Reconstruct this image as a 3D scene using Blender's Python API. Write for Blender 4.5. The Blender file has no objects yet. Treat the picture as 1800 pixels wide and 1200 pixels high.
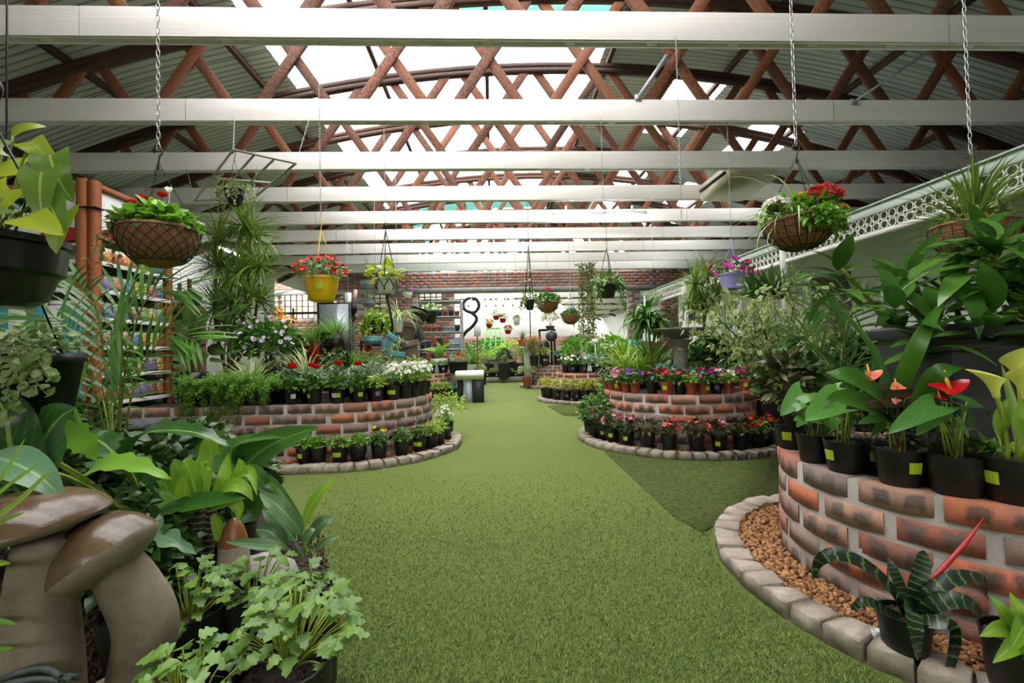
import bpy, math, random
import numpy as np
from mathutils import Matrix, Vector
sc = bpy.context.scene
COL = sc.collection
R_ = math.radians
# ------------------------------------------------------------------ camera, world, exposure
F, YH, ROLL, YAW, CH = 800.0, 618.0, .0217, .043, 1.0
PITCH = math.atan((YH - 600) / F)
FW = Vector((math.sin(YAW) * math.cos(PITCH), math.cos(YAW) * math.cos(PITCH), math.sin(PITCH)))
RT = Vector((math.cos(YAW), -math.sin(YAW), 0))
UP = RT.cross(FW)
XA = RT * math.cos(ROLL) - UP * math.sin(ROLL)
YA = RT * math.sin(ROLL) + UP * math.cos(ROLL)
cam = bpy.data.cameras.new('camera'); co = bpy.data.objects.new('camera', cam); COL.objects.link(co)
cam.sensor_width = 36; cam.lens = F / 1800 * 36; cam.clip_start = .05; cam.clip_end = 300
co.matrix_world = Matrix(((XA.x, YA.x, -FW.x, 0), (XA.y, YA.y, -FW.y, 0), (XA.z, YA.z, -FW.z, CH), (0, 0, 0, 1)))
sc.camera = co
sc.view_settings.view_transform = 'Standard'; sc.view_settings.look = 'None'; sc.view_settings.gamma = 1
sc.view_settings.use_curve_mapping = False; sc.view_settings.exposure = 2.02
w = bpy.data.worlds.new('overcast'); sc.world = w; w.use_nodes = True
bg = w.node_tree.nodes['Background']; bg.inputs[0].default_value = (1.0, .955, .925, 1); bg.inputs[1].default_value = 2.2
sc.cycles.max_bounces = 7; sc.cycles.diffuse_bounces = 4; sc.cycles.glossy_bounces = 2
sc.cycles.transmission_bounces = 4; sc.cycles.transparent_max_bounces = 10
sc.cycles.sample_clamp_indirect = 6; sc.cycles.caustics_reflective = False; sc.cycles.caustics_refractive = False
sc.cycles.use_denoising = True

# ------------------------------------------------------------------ pixel helpers: a pixel and a depth or a height give a place
def ray(px, py):
    return FW + XA * ((px - 900) / F) + YA * (-(py - 600) / F)
def G(px, py, z=0.0):
    d = ray(px, py); t = (z - CH) / d.z
    return Vector((d.x * t, d.y * t, z))
def W(px, py, y):
    d = ray(px, py); t = y / d.y
    return Vector((d.x * t, y, CH + d.z * t))
def WX(px, py, x):
    d = ray(px, py); t = x / d.x
    return Vector((x, d.y * t, CH + d.z * t))
def onring(px, c, r, py=700):
    d = ray(px, py); d = Vector((d.x, d.y)).normalized(); c = Vector(c)
    b = d.dot(c); q = b * b - c.length_squared + r * r
    if q < 0: q = 0
    t = b - math.sqrt(q)
    return d * t

# ------------------------------------------------------------------ materials
def lin(c):
    if isinstance(c, str):
        c = [int(c[i:i + 2], 16) / 255 for i in (0, 2, 4)]
    return tuple(((v / 12.92) if v <= .04045 else ((v + .055) / 1.055) ** 2.4) for v in c) + (1.0,)
class NT:
    def __init__(s, name):
        s.m = bpy.data.materials.new(name); s.m.use_nodes = True; s.t = s.m.node_tree
        s.t.nodes.clear(); s.out = s.t.nodes.new('ShaderNodeOutputMaterial')
    def n(s, typ, *ins, **kw):
        nd = s.t.nodes.new('ShaderNode' + typ)
        for k, v in kw.items():
            if k.startswith('i_'):
                s.put(nd.inputs[k[2:].replace('_', ' ')], v)
            else: setattr(nd, k, v)
        for i, v in enumerate(ins):
            if v is not None: s.put(nd.inputs[i], v)
        return nd
    def put(s, sock, v):
        if isinstance(v, bpy.types.NodeSocket): s.t.links.new(v, sock)
        elif isinstance(v, bpy.types.Node): s.t.links.new(v.outputs[0], sock)
        else: sock.default_value = v
    def mix(s, f, a, b, blend='MIX'):
        nd = s.t.nodes.new('ShaderNodeMix'); nd.data_type = 'RGBA'; nd.blend_type = blend
        s.put(nd.inputs[0], f); s.put(nd.inputs[6], a); s.put(nd.inputs[7], b)
        return nd.outputs[2]
    def math(s, op, a, b=0.0, c=None, clamp=False):
        nd = s.t.nodes.new('ShaderNodeMath'); nd.operation = op; nd.use_clamp = clamp
        s.put(nd.inputs[0], a); s.put(nd.inputs[1], b)
        if c is not None: s.put(nd.inputs[2], c)
        return nd.outputs[0]
    def ramp(s, f, *stops):
        nd = s.t.nodes.new('ShaderNodeValToRGB'); s.put(nd.inputs[0], f); e = nd.color_ramp.elements
        while len(e) < len(stops): e.new(.5)
        for el, (p, c) in zip(e, stops): el.position = p; el.color = c if len(c) == 4 else tuple(c) + (1,)
        return nd.outputs[0]
    def noise(s, scale, detail=3, vec=None, rough=.55):
        nd = s.t.nodes.new('ShaderNodeTexNoise'); nd.inputs['Scale'].default_value = scale; nd.inputs['Detail'].default_value = detail
        nd.inputs['Roughness'].default_value = rough
        if vec is not None: s.put(nd.inputs['Vector'], vec)
        return nd.outputs[0]
    def coord(s, which='Object'): return s.t.nodes.new('ShaderNodeTexCoord').outputs[which]
    def orand(s): return s.t.nodes.new('ShaderNodeObjectInfo').outputs['Random']
    def irand(s): return s.t.nodes.new('ShaderNodeNewGeometry').outputs['Random Per Island']
    def bump(s, h, dist=.002, strength=.6):
        nd = s.t.nodes.new('ShaderNodeBump'); nd.inputs['Strength'].default_value = strength; nd.inputs['Distance'].default_value = dist
        s.put(nd.inputs['Height'], h); return nd.outputs[0]
    def bsdf(s, col, rough=.6, normal=None, metal=0, **kw):
        nd = s.t.nodes.new('ShaderNodeBsdfPrincipled'); s.put(nd.inputs['Base Color'], col); s.put(nd.inputs['Roughness'], rough)
        nd.inputs['Metallic'].default_value = metal
        if normal is not None: s.put(nd.inputs['Normal'], normal)
        for k, v in kw.items(): s.put(nd.inputs[k.replace('_', ' ')], v)
        return nd.outputs[0]
    def done(s, sh): s.put(s.out.inputs[0], sh); return s.m
MATS = {}
def plain(name, col, rough=.55, metal=0, var=.12, scale=30, bump=0):
    if name in MATS: return MATS[name]
    t = NT(name); c = lin(col); n = t.noise(scale, 3, t.coord())
    dark = tuple(v * (1 - var * 2) for v in c[:3]) + (1,); lt = tuple(min(1, v * (1 + var)) for v in c[:3]) + (1,)
    colr = t.ramp(n, (.3, dark), (.7, lt))
    MATS[name] = t.done(t.bsdf(colr, rough, t.bump(n, bump) if bump else None, metal)); return MATS[name]
def leafm(name, c1, c2, rough=.38, trans=.22, rib=None, edge=None, edge_w=.55, vein=0, band=None, back=None):
    """leaf colours vary leaf by leaf; rib, vein, edge and band are the leaf's own markings along its UVs"""
    if name in MATS: return MATS[name]
    t = NT(name)
    r = t.math('FRACT', t.math('ADD', t.irand(), t.math('MULTIPLY', t.orand(), 7.31)))
    col = t.mix(r, lin(c1), lin(c2))
    uv = t.n('SeparateXYZ', t.n('UVMap')); u = t.math('ABSOLUTE', t.math('SUBTRACT', uv.outputs[0], .5)); v = uv.outputs[1]
    if vein:
        s = t.math('SINE', t.math('SUBTRACT', t.math('MULTIPLY', v, vein * 6.28), t.math('MULTIPLY', u, vein * 7.0)))
        col = t.mix(t.math('MULTIPLY', t.math('GREATER_THAN', s, .8), .08), col, lin('a9c46a'))
    if band:
        n = t.noise(5, 2, t.coord('UV'))
        s = t.math('SINE', t.math('ADD', t.math('MULTIPLY', v, 70.0), t.math('MULTIPLY', n, 3.0)))
        col = t.mix(t.math('MULTIPLY', t.math('GREATER_THAN', s, .8), .7), col, lin(band))
    if rib: col = t.mix(t.math('LESS_THAN', u, .035), col, lin(rib))
    if edge:
        n = t.noise(9, 2, t.coord('UV'))
        e = t.math('GREATER_THAN', t.math('ADD', t.math('MULTIPLY', u, 2.0), t.math('MULTIPLY', t.math('SUBTRACT', n, .5), .5)), edge_w)
        col = t.mix(e, col, lin(edge))
    if back:
        g = t.t.nodes.new('ShaderNodeNewGeometry'); col = t.mix(g.outputs['Backfacing'], col, lin(back))
    b = t.bsdf(col, rough, None, 0)
    tr = t.n('BsdfTranslucent', col)
    mx = t.n('MixShader', trans, b, tr)
    MATS[name] = t.done(mx.outputs[0]); return MATS[name]
def petal(name, c1, c2, center=None):
    if name in MATS: return MATS[name]
    t = NT(name); col = t.mix(t.irand(), lin(c1), lin(c2))
    if center:
        v = t.n('SeparateXYZ', t.n('UVMap')).outputs[1]; col = t.mix(t.math('LESS_THAN', v, .25), col, lin(center))
    mx = t.n('MixShader', .25, t.bsdf(col, .6), t.n('BsdfTranslucent', col)); MATS[name] = t.done(mx.outputs[0]); return MATS[name]

def m_turf(name, ca, cb, patch=.5):
    t = NT(name); o = t.coord('Object')
    fine = t.noise(230, 4, o, .8); mid = t.noise(40, 3, o); big = t.noise(.9, 2, o)
    mp = t.n('Mapping', o); mp.inputs['Scale'].default_value = (260, 90, 1); st = t.noise(1.0, 3, mp.outputs[0], .7)
    f = t.math('ADD', t.math('MULTIPLY', fine, .55), t.math('MULTIPLY', st, .45))
    col = t.ramp(f, (.36, lin(ca)), (.62, lin(cb)))
    col = t.mix(t.ramp(mid, (.35, (0, 0, 0)), (.7, (.35, .35, .35))), col, lin('979a54'))
    col = t.mix(t.math('MULTIPLY', big, patch), col, lin('85914e'))
    return t.done(t.bsdf(col, .85, t.bump(f, .012, .9), **{'Specular_IOR_Level': .25}))
def m_brick(name, mortar=False):
    t = NT(name); o = t.coord('Object'); r = t.orand()
    off = t.n('Mapping', o); 
    cmb = t.n('CombineXYZ', t.math('MULTIPLY', r, 37.0), t.math('MULTIPLY', r, 91.0), t.math('MULTIPLY', r, 13.0))
    t.put(off.inputs['Location'], cmb)
    n = t.noise(16, 3, off.outputs[0]); fine = t.noise(140, 3, off.outputs[0], .7)
    r2 = t.math('FRACT', t.math('MULTIPLY', r, 17.3)); r3 = t.math('FRACT', t.math('MULTIPLY', r, 53.7))
    base = t.ramp(r, (0, lin('bd6a48')), (.2, lin('cb7a54')), (.38, lin('ad6650')), (.52, lin('9a7262')), (.66, lin('8d7a72')), (.78, lin('a58270')), (.9, lin('c59a80')), (1, lin('7d7470')))
    base = t.mix(t.math('MULTIPLY', t.ramp(n, (.4, (0, 0, 0)), (.7, (1, 1, 1))), .55), base, lin('7a6d68'))
    sx = t.n('SeparateXYZ', o); x = sx.outputs[0]
    # the two dark kiln marks on a brick's face
    ax = t.math('ABSOLUTE', t.math('SUBTRACT', t.math('ABSOLUTE', t.math('ADD', x, t.math('MULTIPLY', t.math('SUBTRACT', r3, .5), .05))), .048))
    mk = t.n('MapRange', t.math('ADD', ax, t.math('MULTIPLY', t.math('SUBTRACT', n, .5), .07)), .034, .018, 0.0, 1.0).outputs[0]
    zz = t.n('MapRange', t.math('ABSOLUTE', t.math('ADD', sx.outputs[2], t.math('MULTIPLY', t.math('SUBTRACT', n, .5), .06))), .036, .02, 0.0, 1.0).outputs[0]
    on = t.math('MULTIPLY', t.math('MULTIPLY', mk, zz), t.math('LESS_THAN', r2, .68))
    base = t.mix(t.math('MULTIPLY', on, .82), base, t.mix(r3, lin('454343'), lin('6d6763')))
    base = t.mix(t.math('MULTIPLY', t.ramp(fine, (.55, (0, 0, 0)), (.8, (1, 1, 1))), .35), base, lin('c9b4a4'))
    return t.done(t.bsdf(base, .88, t.bump(fine, .004, .7)))
def m_brickwall(name):
    t = NT(name); r = t.irand(); o = t.coord()
    col = t.ramp(r, (0, lin('8f4a38')), (.3, lin('a86a55')), (.5, lin('7d5a52')), (.7, lin('9b7062')), (.88, lin('5e5051')), (1, lin('b3806a')))
    n = t.noise(9, 3, o); col = t.mix(t.math('MULTIPLY', n, .4), col, lin('a08e86'))
    return t.done(t.bsdf(col, .9, t.bump(t.noise(90, 3, o), .004)))
def m_paint(name, c, stain, amt=.5, wood=True, rough=.55):
    t = NT(name); o = t.coord('Object')
    mp = t.n('Mapping', o); mp.inputs['Scale'].default_value = (1.5, 8, 12); n1 = t.noise(2.2, 4, mp.outputs[0], .65)
    n2 = t.noise(1.1, 4, o); n3 = t.noise(34, 3, o)
    col = t.mix(t.math('MULTIPLY', t.ramp(t.math('MULTIPLY', n1, n2), (.2, (0, 0, 0)), (.5, (1, 1, 1))), amt), lin(c), lin(stain))
    col = t.mix(t.ramp(n3, (.66, (0, 0, 0)), (.74, (.35, .35, .35))), col, lin(stain))
    return t.done(t.bsdf(col, rough, t.bump(n1, .003, .4)))
def m_wood(name, cs, rough=.65, scale=(3, 3, .4), sc_=18):
    t = NT(name); o = t.coord('Object'); r = t.orand()
    mp = t.n('Mapping', o); mp.inputs['Scale'].default_value = scale
    t.put(mp.inputs['Location'], t.n('CombineXYZ', t.math('MULTIPLY', r, 19.0), t.math('MULTIPLY', r, 7.0), 0.0))
    n = t.noise(sc_, 4, mp.outputs[0], .6)
    f = t.math('ADD', t.math('MULTIPLY', n, .6), t.math('MULTIPLY', r, .4))
    col = t.ramp(f, *[(.2 + .6 * i / (len(cs) - 1), lin(c)) for i, c in enumerate(cs)])
    return t.done(t.bsdf(col, rough, t.bump(n, .002, .4)))
def m_stone(name, c1, c2, c3, scale=14, rough=.85, bump=.006, gloss=None):
    t = NT(name); o = t.coord('Object'); r = t.orand()
    mp = t.n('Mapping', o); t.put(mp.inputs['Location'], t.n('CombineXYZ', t.math('MULTIPLY', r, 9.0), t.math('MULTIPLY', r, 5.0), 0.0))
    n = t.noise(scale, 5, mp.outputs[0], .65); n2 = t.noise(scale * 9, 3, mp.outputs[0], .7)
    col = t.ramp(n, (.3, lin(c1)), (.52, lin(c2)), (.72, lin(c3)))
    col = t.mix(t.math('MULTIPLY', r, .35), col, lin(c1))
    col = t.mix(t.math('MULTIPLY', n2, .4), col, lin(c1), 'MULTIPLY')
    return t.done(t.bsdf(col, rough, t.bump(t.math('ADD', n, t.math('MULTIPLY', n2, .5)), bump, .7)))
def m_gravel(name, a, b, c):
    t = NT(name); col = t.ramp(t.irand(), (0, lin(a)), (.5, lin(b)), (1, lin(c)))
    return t.done(t.bsdf(col, .8))
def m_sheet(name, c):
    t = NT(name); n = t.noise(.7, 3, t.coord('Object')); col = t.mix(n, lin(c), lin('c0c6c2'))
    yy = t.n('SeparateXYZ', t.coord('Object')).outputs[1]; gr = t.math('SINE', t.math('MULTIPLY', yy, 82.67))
    col = t.mix(t.n('MapRange', gr, -.55, -.95, 0.0, .75).outputs[0], col, lin('5d6662'))  # dark line along each corrugation: fold shading painted into the sheet colour
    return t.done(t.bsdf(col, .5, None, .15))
def m_skysheet(name, c):
    t = NT(name); tr = t.n('BsdfTransparent', lin(c)); tl = t.n('BsdfTranslucent', lin(c))
    return t.done(t.n('MixShader', .35, tr, tl).outputs[0])
def m_emit(name, c, s):
    t = NT(name); return t.done(t.n('Emission', lin(c), s).outputs[0])
def m_tag(name, c, ink='3d4a1a'):
    if name in MATS: return MATS[name]
    t = NT(name); uv = t.n('SeparateXYZ', t.coord('UV')); v = uv.outputs[1]; u = uv.outputs[0]
    ln = t.math('GREATER_THAN', t.math('SINE', t.math('MULTIPLY', v, 44.0)), .55)
    msk = t.math('MULTIPLY', t.math('GREATER_THAN', t.math('SINE', t.math('MULTIPLY', u, 21.0)), -.3), t.math('LESS_THAN', t.noise(14, 2, t.coord('UV')), .56))
    col = t.mix(t.math('MULTIPLY', t.math('MULTIPLY', ln, msk), .45), lin(c), lin(ink))
    MATS[name] = t.done(t.bsdf(col, .45)); return MATS[name]
# ------------------------------------------------------------------ mesh builder
rng = np.random.default_rng(7); rnd = random.Random(11)
def nrm(a): return a / np.maximum(np.linalg.norm(a, axis=-1, keepdims=True), 1e-9)
class MB:
    def __init__(s): s.v = []; s.u = []; s.f = []; s.n = 0
    def add(s, v, faces, mat=0, uv=None):
        v = np.asarray(v, float).reshape(-1, 3)
        if uv is None: uv = np.full((len(v), 2), .5)
        s.v.append(v); s.u.append(np.asarray(uv, float).reshape(-1, 2))
        if isinstance(faces, np.ndarray): groups = [faces]
        else:
            d = {}
            for f in faces: d.setdefault(len(f), []).append(f)
            groups = [np.array(x) for x in d.values()]
        for g in groups: s.f.append((g + s.n, mat))
        s.n += len(v); return s
    def box(s, c, size, mat=0, rz=0, M=None):
        q = np.array([(x, y, z) for x in (-.5, .5) for y in (-.5, .5) for z in (-.5, .5)]) * np.array(size)
        if rz: q = q @ np.array(((math.cos(rz), math.sin(rz), 0), (-math.sin(rz), math.cos(rz), 0), (0, 0, 1)))
        if M is not None: q = q @ np.array(M)[:3, :3].T
        return s.add(q + np.array(c), np.array([(0, 1, 3, 2), (4, 6, 7, 5), (0, 4, 5, 1), (2, 3, 7, 6), (0, 2, 6, 4), (1, 5, 7, 3)]), mat)
    def lathe(s, prof, seg=20, mat=0, c=(0, 0, 0), lobes=None, sx=1, sy=1):
        a = np.linspace(0, 2 * math.pi, seg, endpoint=False); k = len(prof)
        r = np.array([p[0] for p in prof]); z = np.array([p[1] for p in prof])
        m = 1 if lobes is None else lobes(a)
        v = np.stack([np.outer(r, np.cos(a) * m * sx), np.outer(r, np.sin(a) * m * sy), np.repeat(z[:, None], seg, 1)], -1).reshape(-1, 3) + np.array(c)
        i, j = np.meshgrid(np.arange(k - 1), np.arange(seg), indexing='ij'); j2 = (j + 1) % seg
        f = np.stack([i * seg + j, i * seg + j2, (i + 1) * seg + j2, (i + 1) * seg + j], -1).reshape(-1, 4)
        uv = np.stack([np.tile(np.arange(seg) / seg, k), np.repeat(np.arange(k) / max(1, k - 1), seg)], -1)
        return s.add(v, f, mat, uv)
    def disc(s, r, z, seg=20, mat=0, c=(0, 0), h=0):
        a = np.linspace(0, 2 * math.pi, seg, endpoint=False)
        v = np.concatenate([np.stack([c[0] + r * np.cos(a), c[1] + r * np.sin(a), np.full(seg, z)], -1), [[c[0], c[1], z + h]]])
        return s.add(v, np.array([(i, (i + 1) % seg, seg) for i in range(seg)]), mat)
    def tube(s, pts, rad, seg=6, mat=0, cap=True):
        p = np.asarray(pts, float); n = len(p); rad = np.broadcast_to(np.asarray(rad, float), (n,))
        t = nrm(np.gradient(p, axis=0)); up = np.array((0, 0, 1.0))
        if abs(t[0] @ up) > .95: up = np.array((1.0, 0, 0))
        x = nrm(np.cross(t, up)); y = np.cross(x, t)
        a = np.linspace(0, 2 * math.pi, seg, endpoint=False)
        v = p[:, None] + rad[:, None, None] * (x[:, None] * np.cos(a)[None, :, None] + y[:, None] * np.sin(a)[None, :, None])
        i, j = np.meshgrid(np.arange(n - 1), np.arange(seg), indexing='ij'); j2 = (j + 1) % seg
        f = [tuple(q) for q in np.stack([i * seg + j, i * seg + j2, (i + 1) * seg + j2, (i + 1) * seg + j], -1).reshape(-1, 4)]
        if cap: f += [tuple(range(seg))[::-1], tuple((n - 1) * seg + np.arange(seg))]
        uv = np.stack([np.tile(np.arange(seg) / seg, n), np.repeat(np.linspace(0, 1, n), seg)], -1)
        return s.add(v.reshape(-1, 3), f, mat, uv)
    def scatter(s, T, P, D, U, S, mat=0):
        P = np.asarray(P, float).reshape(-1, 3); N = len(P)
        if not N: return s
        D = nrm(np.broadcast_to(np.asarray(D, float), (N, 3))); U = np.broadcast_to(np.asarray(U, float), (N, 3))
        Z = U - (U * D).sum(-1, keepdims=True) * D
        bad = np.linalg.norm(Z, axis=-1) < 1e-3; Z = np.where(bad[:, None], np.array((1.0, .2, .1)), Z); Z = nrm(Z - (Z * D).sum(-1, keepdims=True) * D)
        X = np.cross(D, Z); S = np.asarray(S, float)
        S = np.broadcast_to(S.reshape(-1, 1) if S.ndim == 1 else S, (N, 3))
        tv, tf, tu = T
        v = P[:, None] + (tv[None, :, 0:1] * S[:, None, 0:1]) * X[:, None] + (tv[None, :, 1:2] * S[:, None, 1:2]) * D[:, None] + (tv[None, :, 2:3] * S[:, None, 2:3]) * Z[:, None]
        k = len(tv)
        for g in tf: s.f.append(((g[None] + (np.arange(N) * k)[:, None, None]).reshape(-1, g.shape[1]) + s.n, mat))
        s.v.append(v.reshape(-1, 3)); s.u.append(np.tile(tu, (N, 1))); s.n += N * k
        return s
    def blades(s, n, L, Wd, el=1.1, elsd=.25, bend=1.2, seg=6, base=.01, mat=0, o=(0, 0, 0), az=None, taper=2.5, fold=0, Lsd=.18, g=rng):
        az = g.uniform(0, 2 * math.pi, n) if az is None else np.asarray(az)
        n = len(az); e0 = el + g.normal(0, elsd, n); b = bend * g.uniform(.55, 1.3, n); L = L * (1 + g.normal(0, Lsd, n))
        t = np.linspace(0, 1, seg + 1); e = e0[:, None] - b[:, None] * t[None] ** 1.25
        em = (e[:, 1:] + e[:, :-1]) / 2; st = (L / seg)[:, None]
        rr = np.concatenate([np.zeros((n, 1)), np.cumsum(np.cos(em) * st, 1)], 1) + base; zz = np.concatenate([np.zeros((n, 1)), np.cumsum(np.sin(em) * st, 1)], 1)
        ca, sa = np.cos(az)[:, None], np.sin(az)[:, None]
        c = np.stack([rr * ca, rr * sa, zz], -1) + np.array(o)
        wd = Wd * np.minimum(1, .55 + t * 3) * (1 - t ** taper) + .0012
        side = np.stack([-np.sin(az), np.cos(az), np.zeros(n)], -1)[:, None] * wd[None, :, None] / 2
        nv = np.stack([-np.sin(e) * ca, -np.sin(e) * sa, np.cos(e)], -1) * wd[None, :, None] * fold
        v = np.stack([c - side + nv, c, c + side + nv], 2).reshape(-1, 3)
        S = seg + 1; k = 3 * S; i = np.arange(seg)
        q = np.concatenate([np.stack([i * 3 + a, i * 3 + a + 1, i * 3 + a + 4, i * 3 + a + 3], -1) for a in (0, 1)])
        f = (q[None] + (np.arange(n) * k)[:, None, None]).reshape(-1, 4)
        uv = np.stack([np.tile([0, .5, 1], S), np.repeat(t, 3)], -1)
        return s.add(v, f, mat, np.tile(uv, (n, 1)))
    def mesh(s, name, mats, smooth=True, auto=None):
        me = bpy.data.meshes.new(name)
        v = np.concatenate(s.v); u = np.concatenate(s.u)
        li = np.concatenate([g.reshape(-1) for g, _ in s.f]).astype(np.int32)
        lt = np.concatenate([np.full(len(g), g.shape[1]) for g, _ in s.f]); ls = np.concatenate([[0], np.cumsum(lt)[:-1]]).astype(np.int32)
        mi = np.concatenate([np.full(len(g), m) for g, m in s.f]).astype(np.int32)
        me.vertices.add(len(v)); me.vertices.foreach_set('co', v.astype(np.float32).ravel())
        me.loops.add(len(li)); me.loops.foreach_set('vertex_index', li)
        me.polygons.add(len(lt)); me.polygons.foreach_set('loop_start', ls)
        me.polygons.foreach_set('material_index', mi)
        uvl = me.uv_layers.new(name='UVMap'); uvl.data.foreach_set('uv', u[li].astype(np.float32).ravel())
        for m in (mats if isinstance(mats, (list, tuple)) else [mats]): me.materials.append(m)
        me.update(calc_edges=True)
        if smooth: me.shade_smooth()
        if smooth and auto: me.set_sharp_from_angle(angle=auto)
        return me
# ------------------------------------------------------------------ scene objects
def link(o, parent=None, loc=None, rz=None, M=None, kind=None, label=None):
    COL.objects.link(o)
    if parent is not None: o.parent = parent
    if M is not None: o.matrix_local = M
    else:
        if loc is not None: o.location = loc
        if rz: o.rotation_euler = (0, 0, rz)
    if kind: o['kind'] = kind
    if label: o['label'] = label
    return o
def part(name, me, parent, loc=None, rz=None, M=None, kind=None, label=None, scale=None):
    o = link(bpy.data.objects.new(name, me), parent, loc, rz, M, kind, label)
    if scale is not None: o.scale = (scale,) * 3 if not hasattr(scale, '__len__') else scale
    return o
def thing(name, label, cat, loc=(0, 0, 0), rz=0, group=None, me=None, kind=None):
    o = bpy.data.objects.new(name, me)
    if me is None: o.empty_display_size = .1
    link(o, None, loc, rz)
    o['label'] = label; o['category'] = cat
    if group: o['group'] = group
    if kind: o['kind'] = kind
    return o
def struct(name, me, loc=(0, 0, 0), rz=0):
    return link(bpy.data.objects.new(name, me), None, loc, rz, kind='structure')
def aim(p, d, up=(0, 0, 1), s=1.0):
    d = Vector(d).normalized(); u = Vector(up); z = u - d * u.dot(d)
    if z.length < 1e-3: z = Vector((1, .1, 0)) - d * d.x
    z.normalize(); x = d.cross(z); sx = s if hasattr(s, '__len__') else (s, s, s)
    return Matrix(((x.x * sx[0], d.x * sx[1], z.x * sx[2], p[0]), (x.y * sx[0], d.y * sx[1], z.y * sx[2], p[1]), (x.z * sx[0], d.z * sx[1], z.z * sx[2], p[2]), (0, 0, 0, 1)))
def unit_box(mat):
    return MB().box((0, 0, 0), (1, 1, 1)).mesh('block', mat, False)
# ------------------------------------------------------------------ leaf templates: (verts, [face groups], uv); base at origin, +Y to the tip, +Z up
def leaf(L=1.0, Wd=.4, shape='lance', nv=6, nu=2, droop=.3, fold=.15, wave=0, sweep=0, lobes=0, lobed=.45, base=0.0):
    t = np.linspace(0, 1, nv + 1); u = np.linspace(-1, 1, nu + 1)
    if shape == 'lance': w = np.sin(math.pi * t ** .75) ** .9
    elif shape == 'ovate': w = np.sin(math.pi * t ** .6) ** .8
    elif shape == 'obov': w = np.sin(math.pi * t ** 1.35) ** .8
    elif shape == 'heart': w = np.clip(1 - t, 0, 1) ** .62 * np.minimum(1, .72 + t * 1.6)
    elif shape == 'round': w = np.sqrt(np.clip(1 - (2 * t - 1) ** 2, 0, 1))
    elif shape == 'strap': w = np.minimum(1, .5 + 4 * t) * (1 - t ** 4)
    w = np.maximum(w, .02)
    if lobes: w = w * (1 - lobed * (.5 + .5 * np.cos(2 * math.pi * lobes * t)))
    w = w * Wd / 2
    x = u[None] * w[:, None]; y = np.repeat(t[:, None], nu + 1, 1) - sweep * np.abs(u[None]) ** 1.6 * (1 - t[:, None]) ** 1.5
    z = fold * np.abs(x) + wave * np.abs(u[None]) * np.sin(t[:, None] * 19 + 2 * np.sign(u[None])) * Wd
    if droop:
        yb = np.sin(droop * y) / droop - z * np.sin(droop * y); zb = -(1 - np.cos(droop * y)) / droop + z * np.cos(droop * y)
    else: yb, zb = y, z
    v = np.stack([x, yb + base, zb], -1).reshape(-1, 3) * L
    i, j = np.meshgrid(np.arange(nv), np.arange(nu), indexing='ij'); k = nu + 1
    f = np.stack([i * k + j, i * k + j + 1, (i + 1) * k + j + 1, (i + 1) * k + j], -1).reshape(-1, 4)
    uv = np.stack([np.tile((u + 1) / 2, nv + 1), np.repeat(t, nu + 1)], -1)
    return v, [f], uv
def flower(n=5, r=1.0, cup=.3, wd=.9, nv=2):
    V, Fc, Uv, k = [], [], [], 0
    pv, pf, pu = leaf(1, wd, 'obov', nv, 2, -.3, .1)
    for i in range(n):
        a = 2 * math.pi * i / n; c, s_ = math.cos(a), math.sin(a)
        q = pv.copy(); y = q[:, 1] * math.cos(cup) - q[:, 2] * math.sin(cup); z = q[:, 1] * math.sin(cup) + q[:, 2] * math.cos(cup) + .01 * i
        V.append(np.stack([q[:, 0] * c - y * s_, q[:, 0] * s_ + y * c, z], -1) * r); Fc.append(pf[0] + k); Uv.append(pu); k += len(q)
    v = np.concatenate(V)
    return np.stack([v[:, 0], v[:, 2], -v[:, 1]], -1), [np.concatenate(Fc)], np.concatenate(Uv)   # faces along +Y
def ball_template(sub=1):
    phi = (1 + 5 ** .5) / 2
    v = nrm(np.array([(-1, phi, 0), (1, phi, 0), (-1, -phi, 0), (1, -phi, 0), (0, -1, phi), (0, 1, phi), (0, -1, -phi), (0, 1, -phi), (phi, 0, -1), (phi, 0, 1), (-phi, 0, -1), (-phi, 0, 1)], float))
    f = [(0, 11, 5), (0, 5, 1), (0, 1, 7), (0, 7, 10), (0, 10, 11), (1, 5, 9), (5, 11, 4), (11, 10, 2), (10, 7, 6), (7, 1, 8), (3, 9, 4), (3, 4, 2), (3, 2, 6), (3, 6, 8), (3, 8, 9), (4, 9, 5), (2, 4, 11), (6, 2, 10), (8, 6, 7), (9, 8, 1)]
    return v, [np.array(f)], np.full((12, 2), .5)
BALL = ball_template()
def ups(n, g, tilt=.6):
    a = g.normal(0, tilt, (n, 3)); a[:, 2] = 1; return nrm(a)
def dome(mb, T, n, c, rad, size, mat=0, g=rng, low=-.1, out=.9, inner=.55, szsd=.2):
    """leaves spread through the outer part of a dome, looking outward and up"""
    d = g.normal(0, 1, (n * 3, 3)); d = nrm(d); d = d[d[:, 2] > low][:n]; n = len(d)
    P = np.array(c) + d * np.array(rad) * (inner + (1 - inner) * g.uniform(0, 1, (n, 1)) ** .6)
    D = d * np.array((1, 1, .6)) * out + g.normal(0, .45, (n, 3)) + np.array((0, 0, .15))
    mb.scatter(T, P, D, ups(n, g), size * (1 + g.normal(0, szsd, n).clip(-.5, .6)), mat); return P
def fan_stems(mb, P, base_r, r, mat, k=5, z0=0.0, seg=3):
    for p in P:
        b = np.array((p[0] * base_r, p[1] * base_r, z0)); t = np.linspace(0, 1, k)[:, None]
        mid = b + (p - b) * t + np.array((0, 0, 1)) * (np.sin(t * math.pi) * .12 * np.linalg.norm(p - b))
        mb.tube(mid, r * (1 - .5 * t[:, 0]), seg, mat, False)
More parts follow.
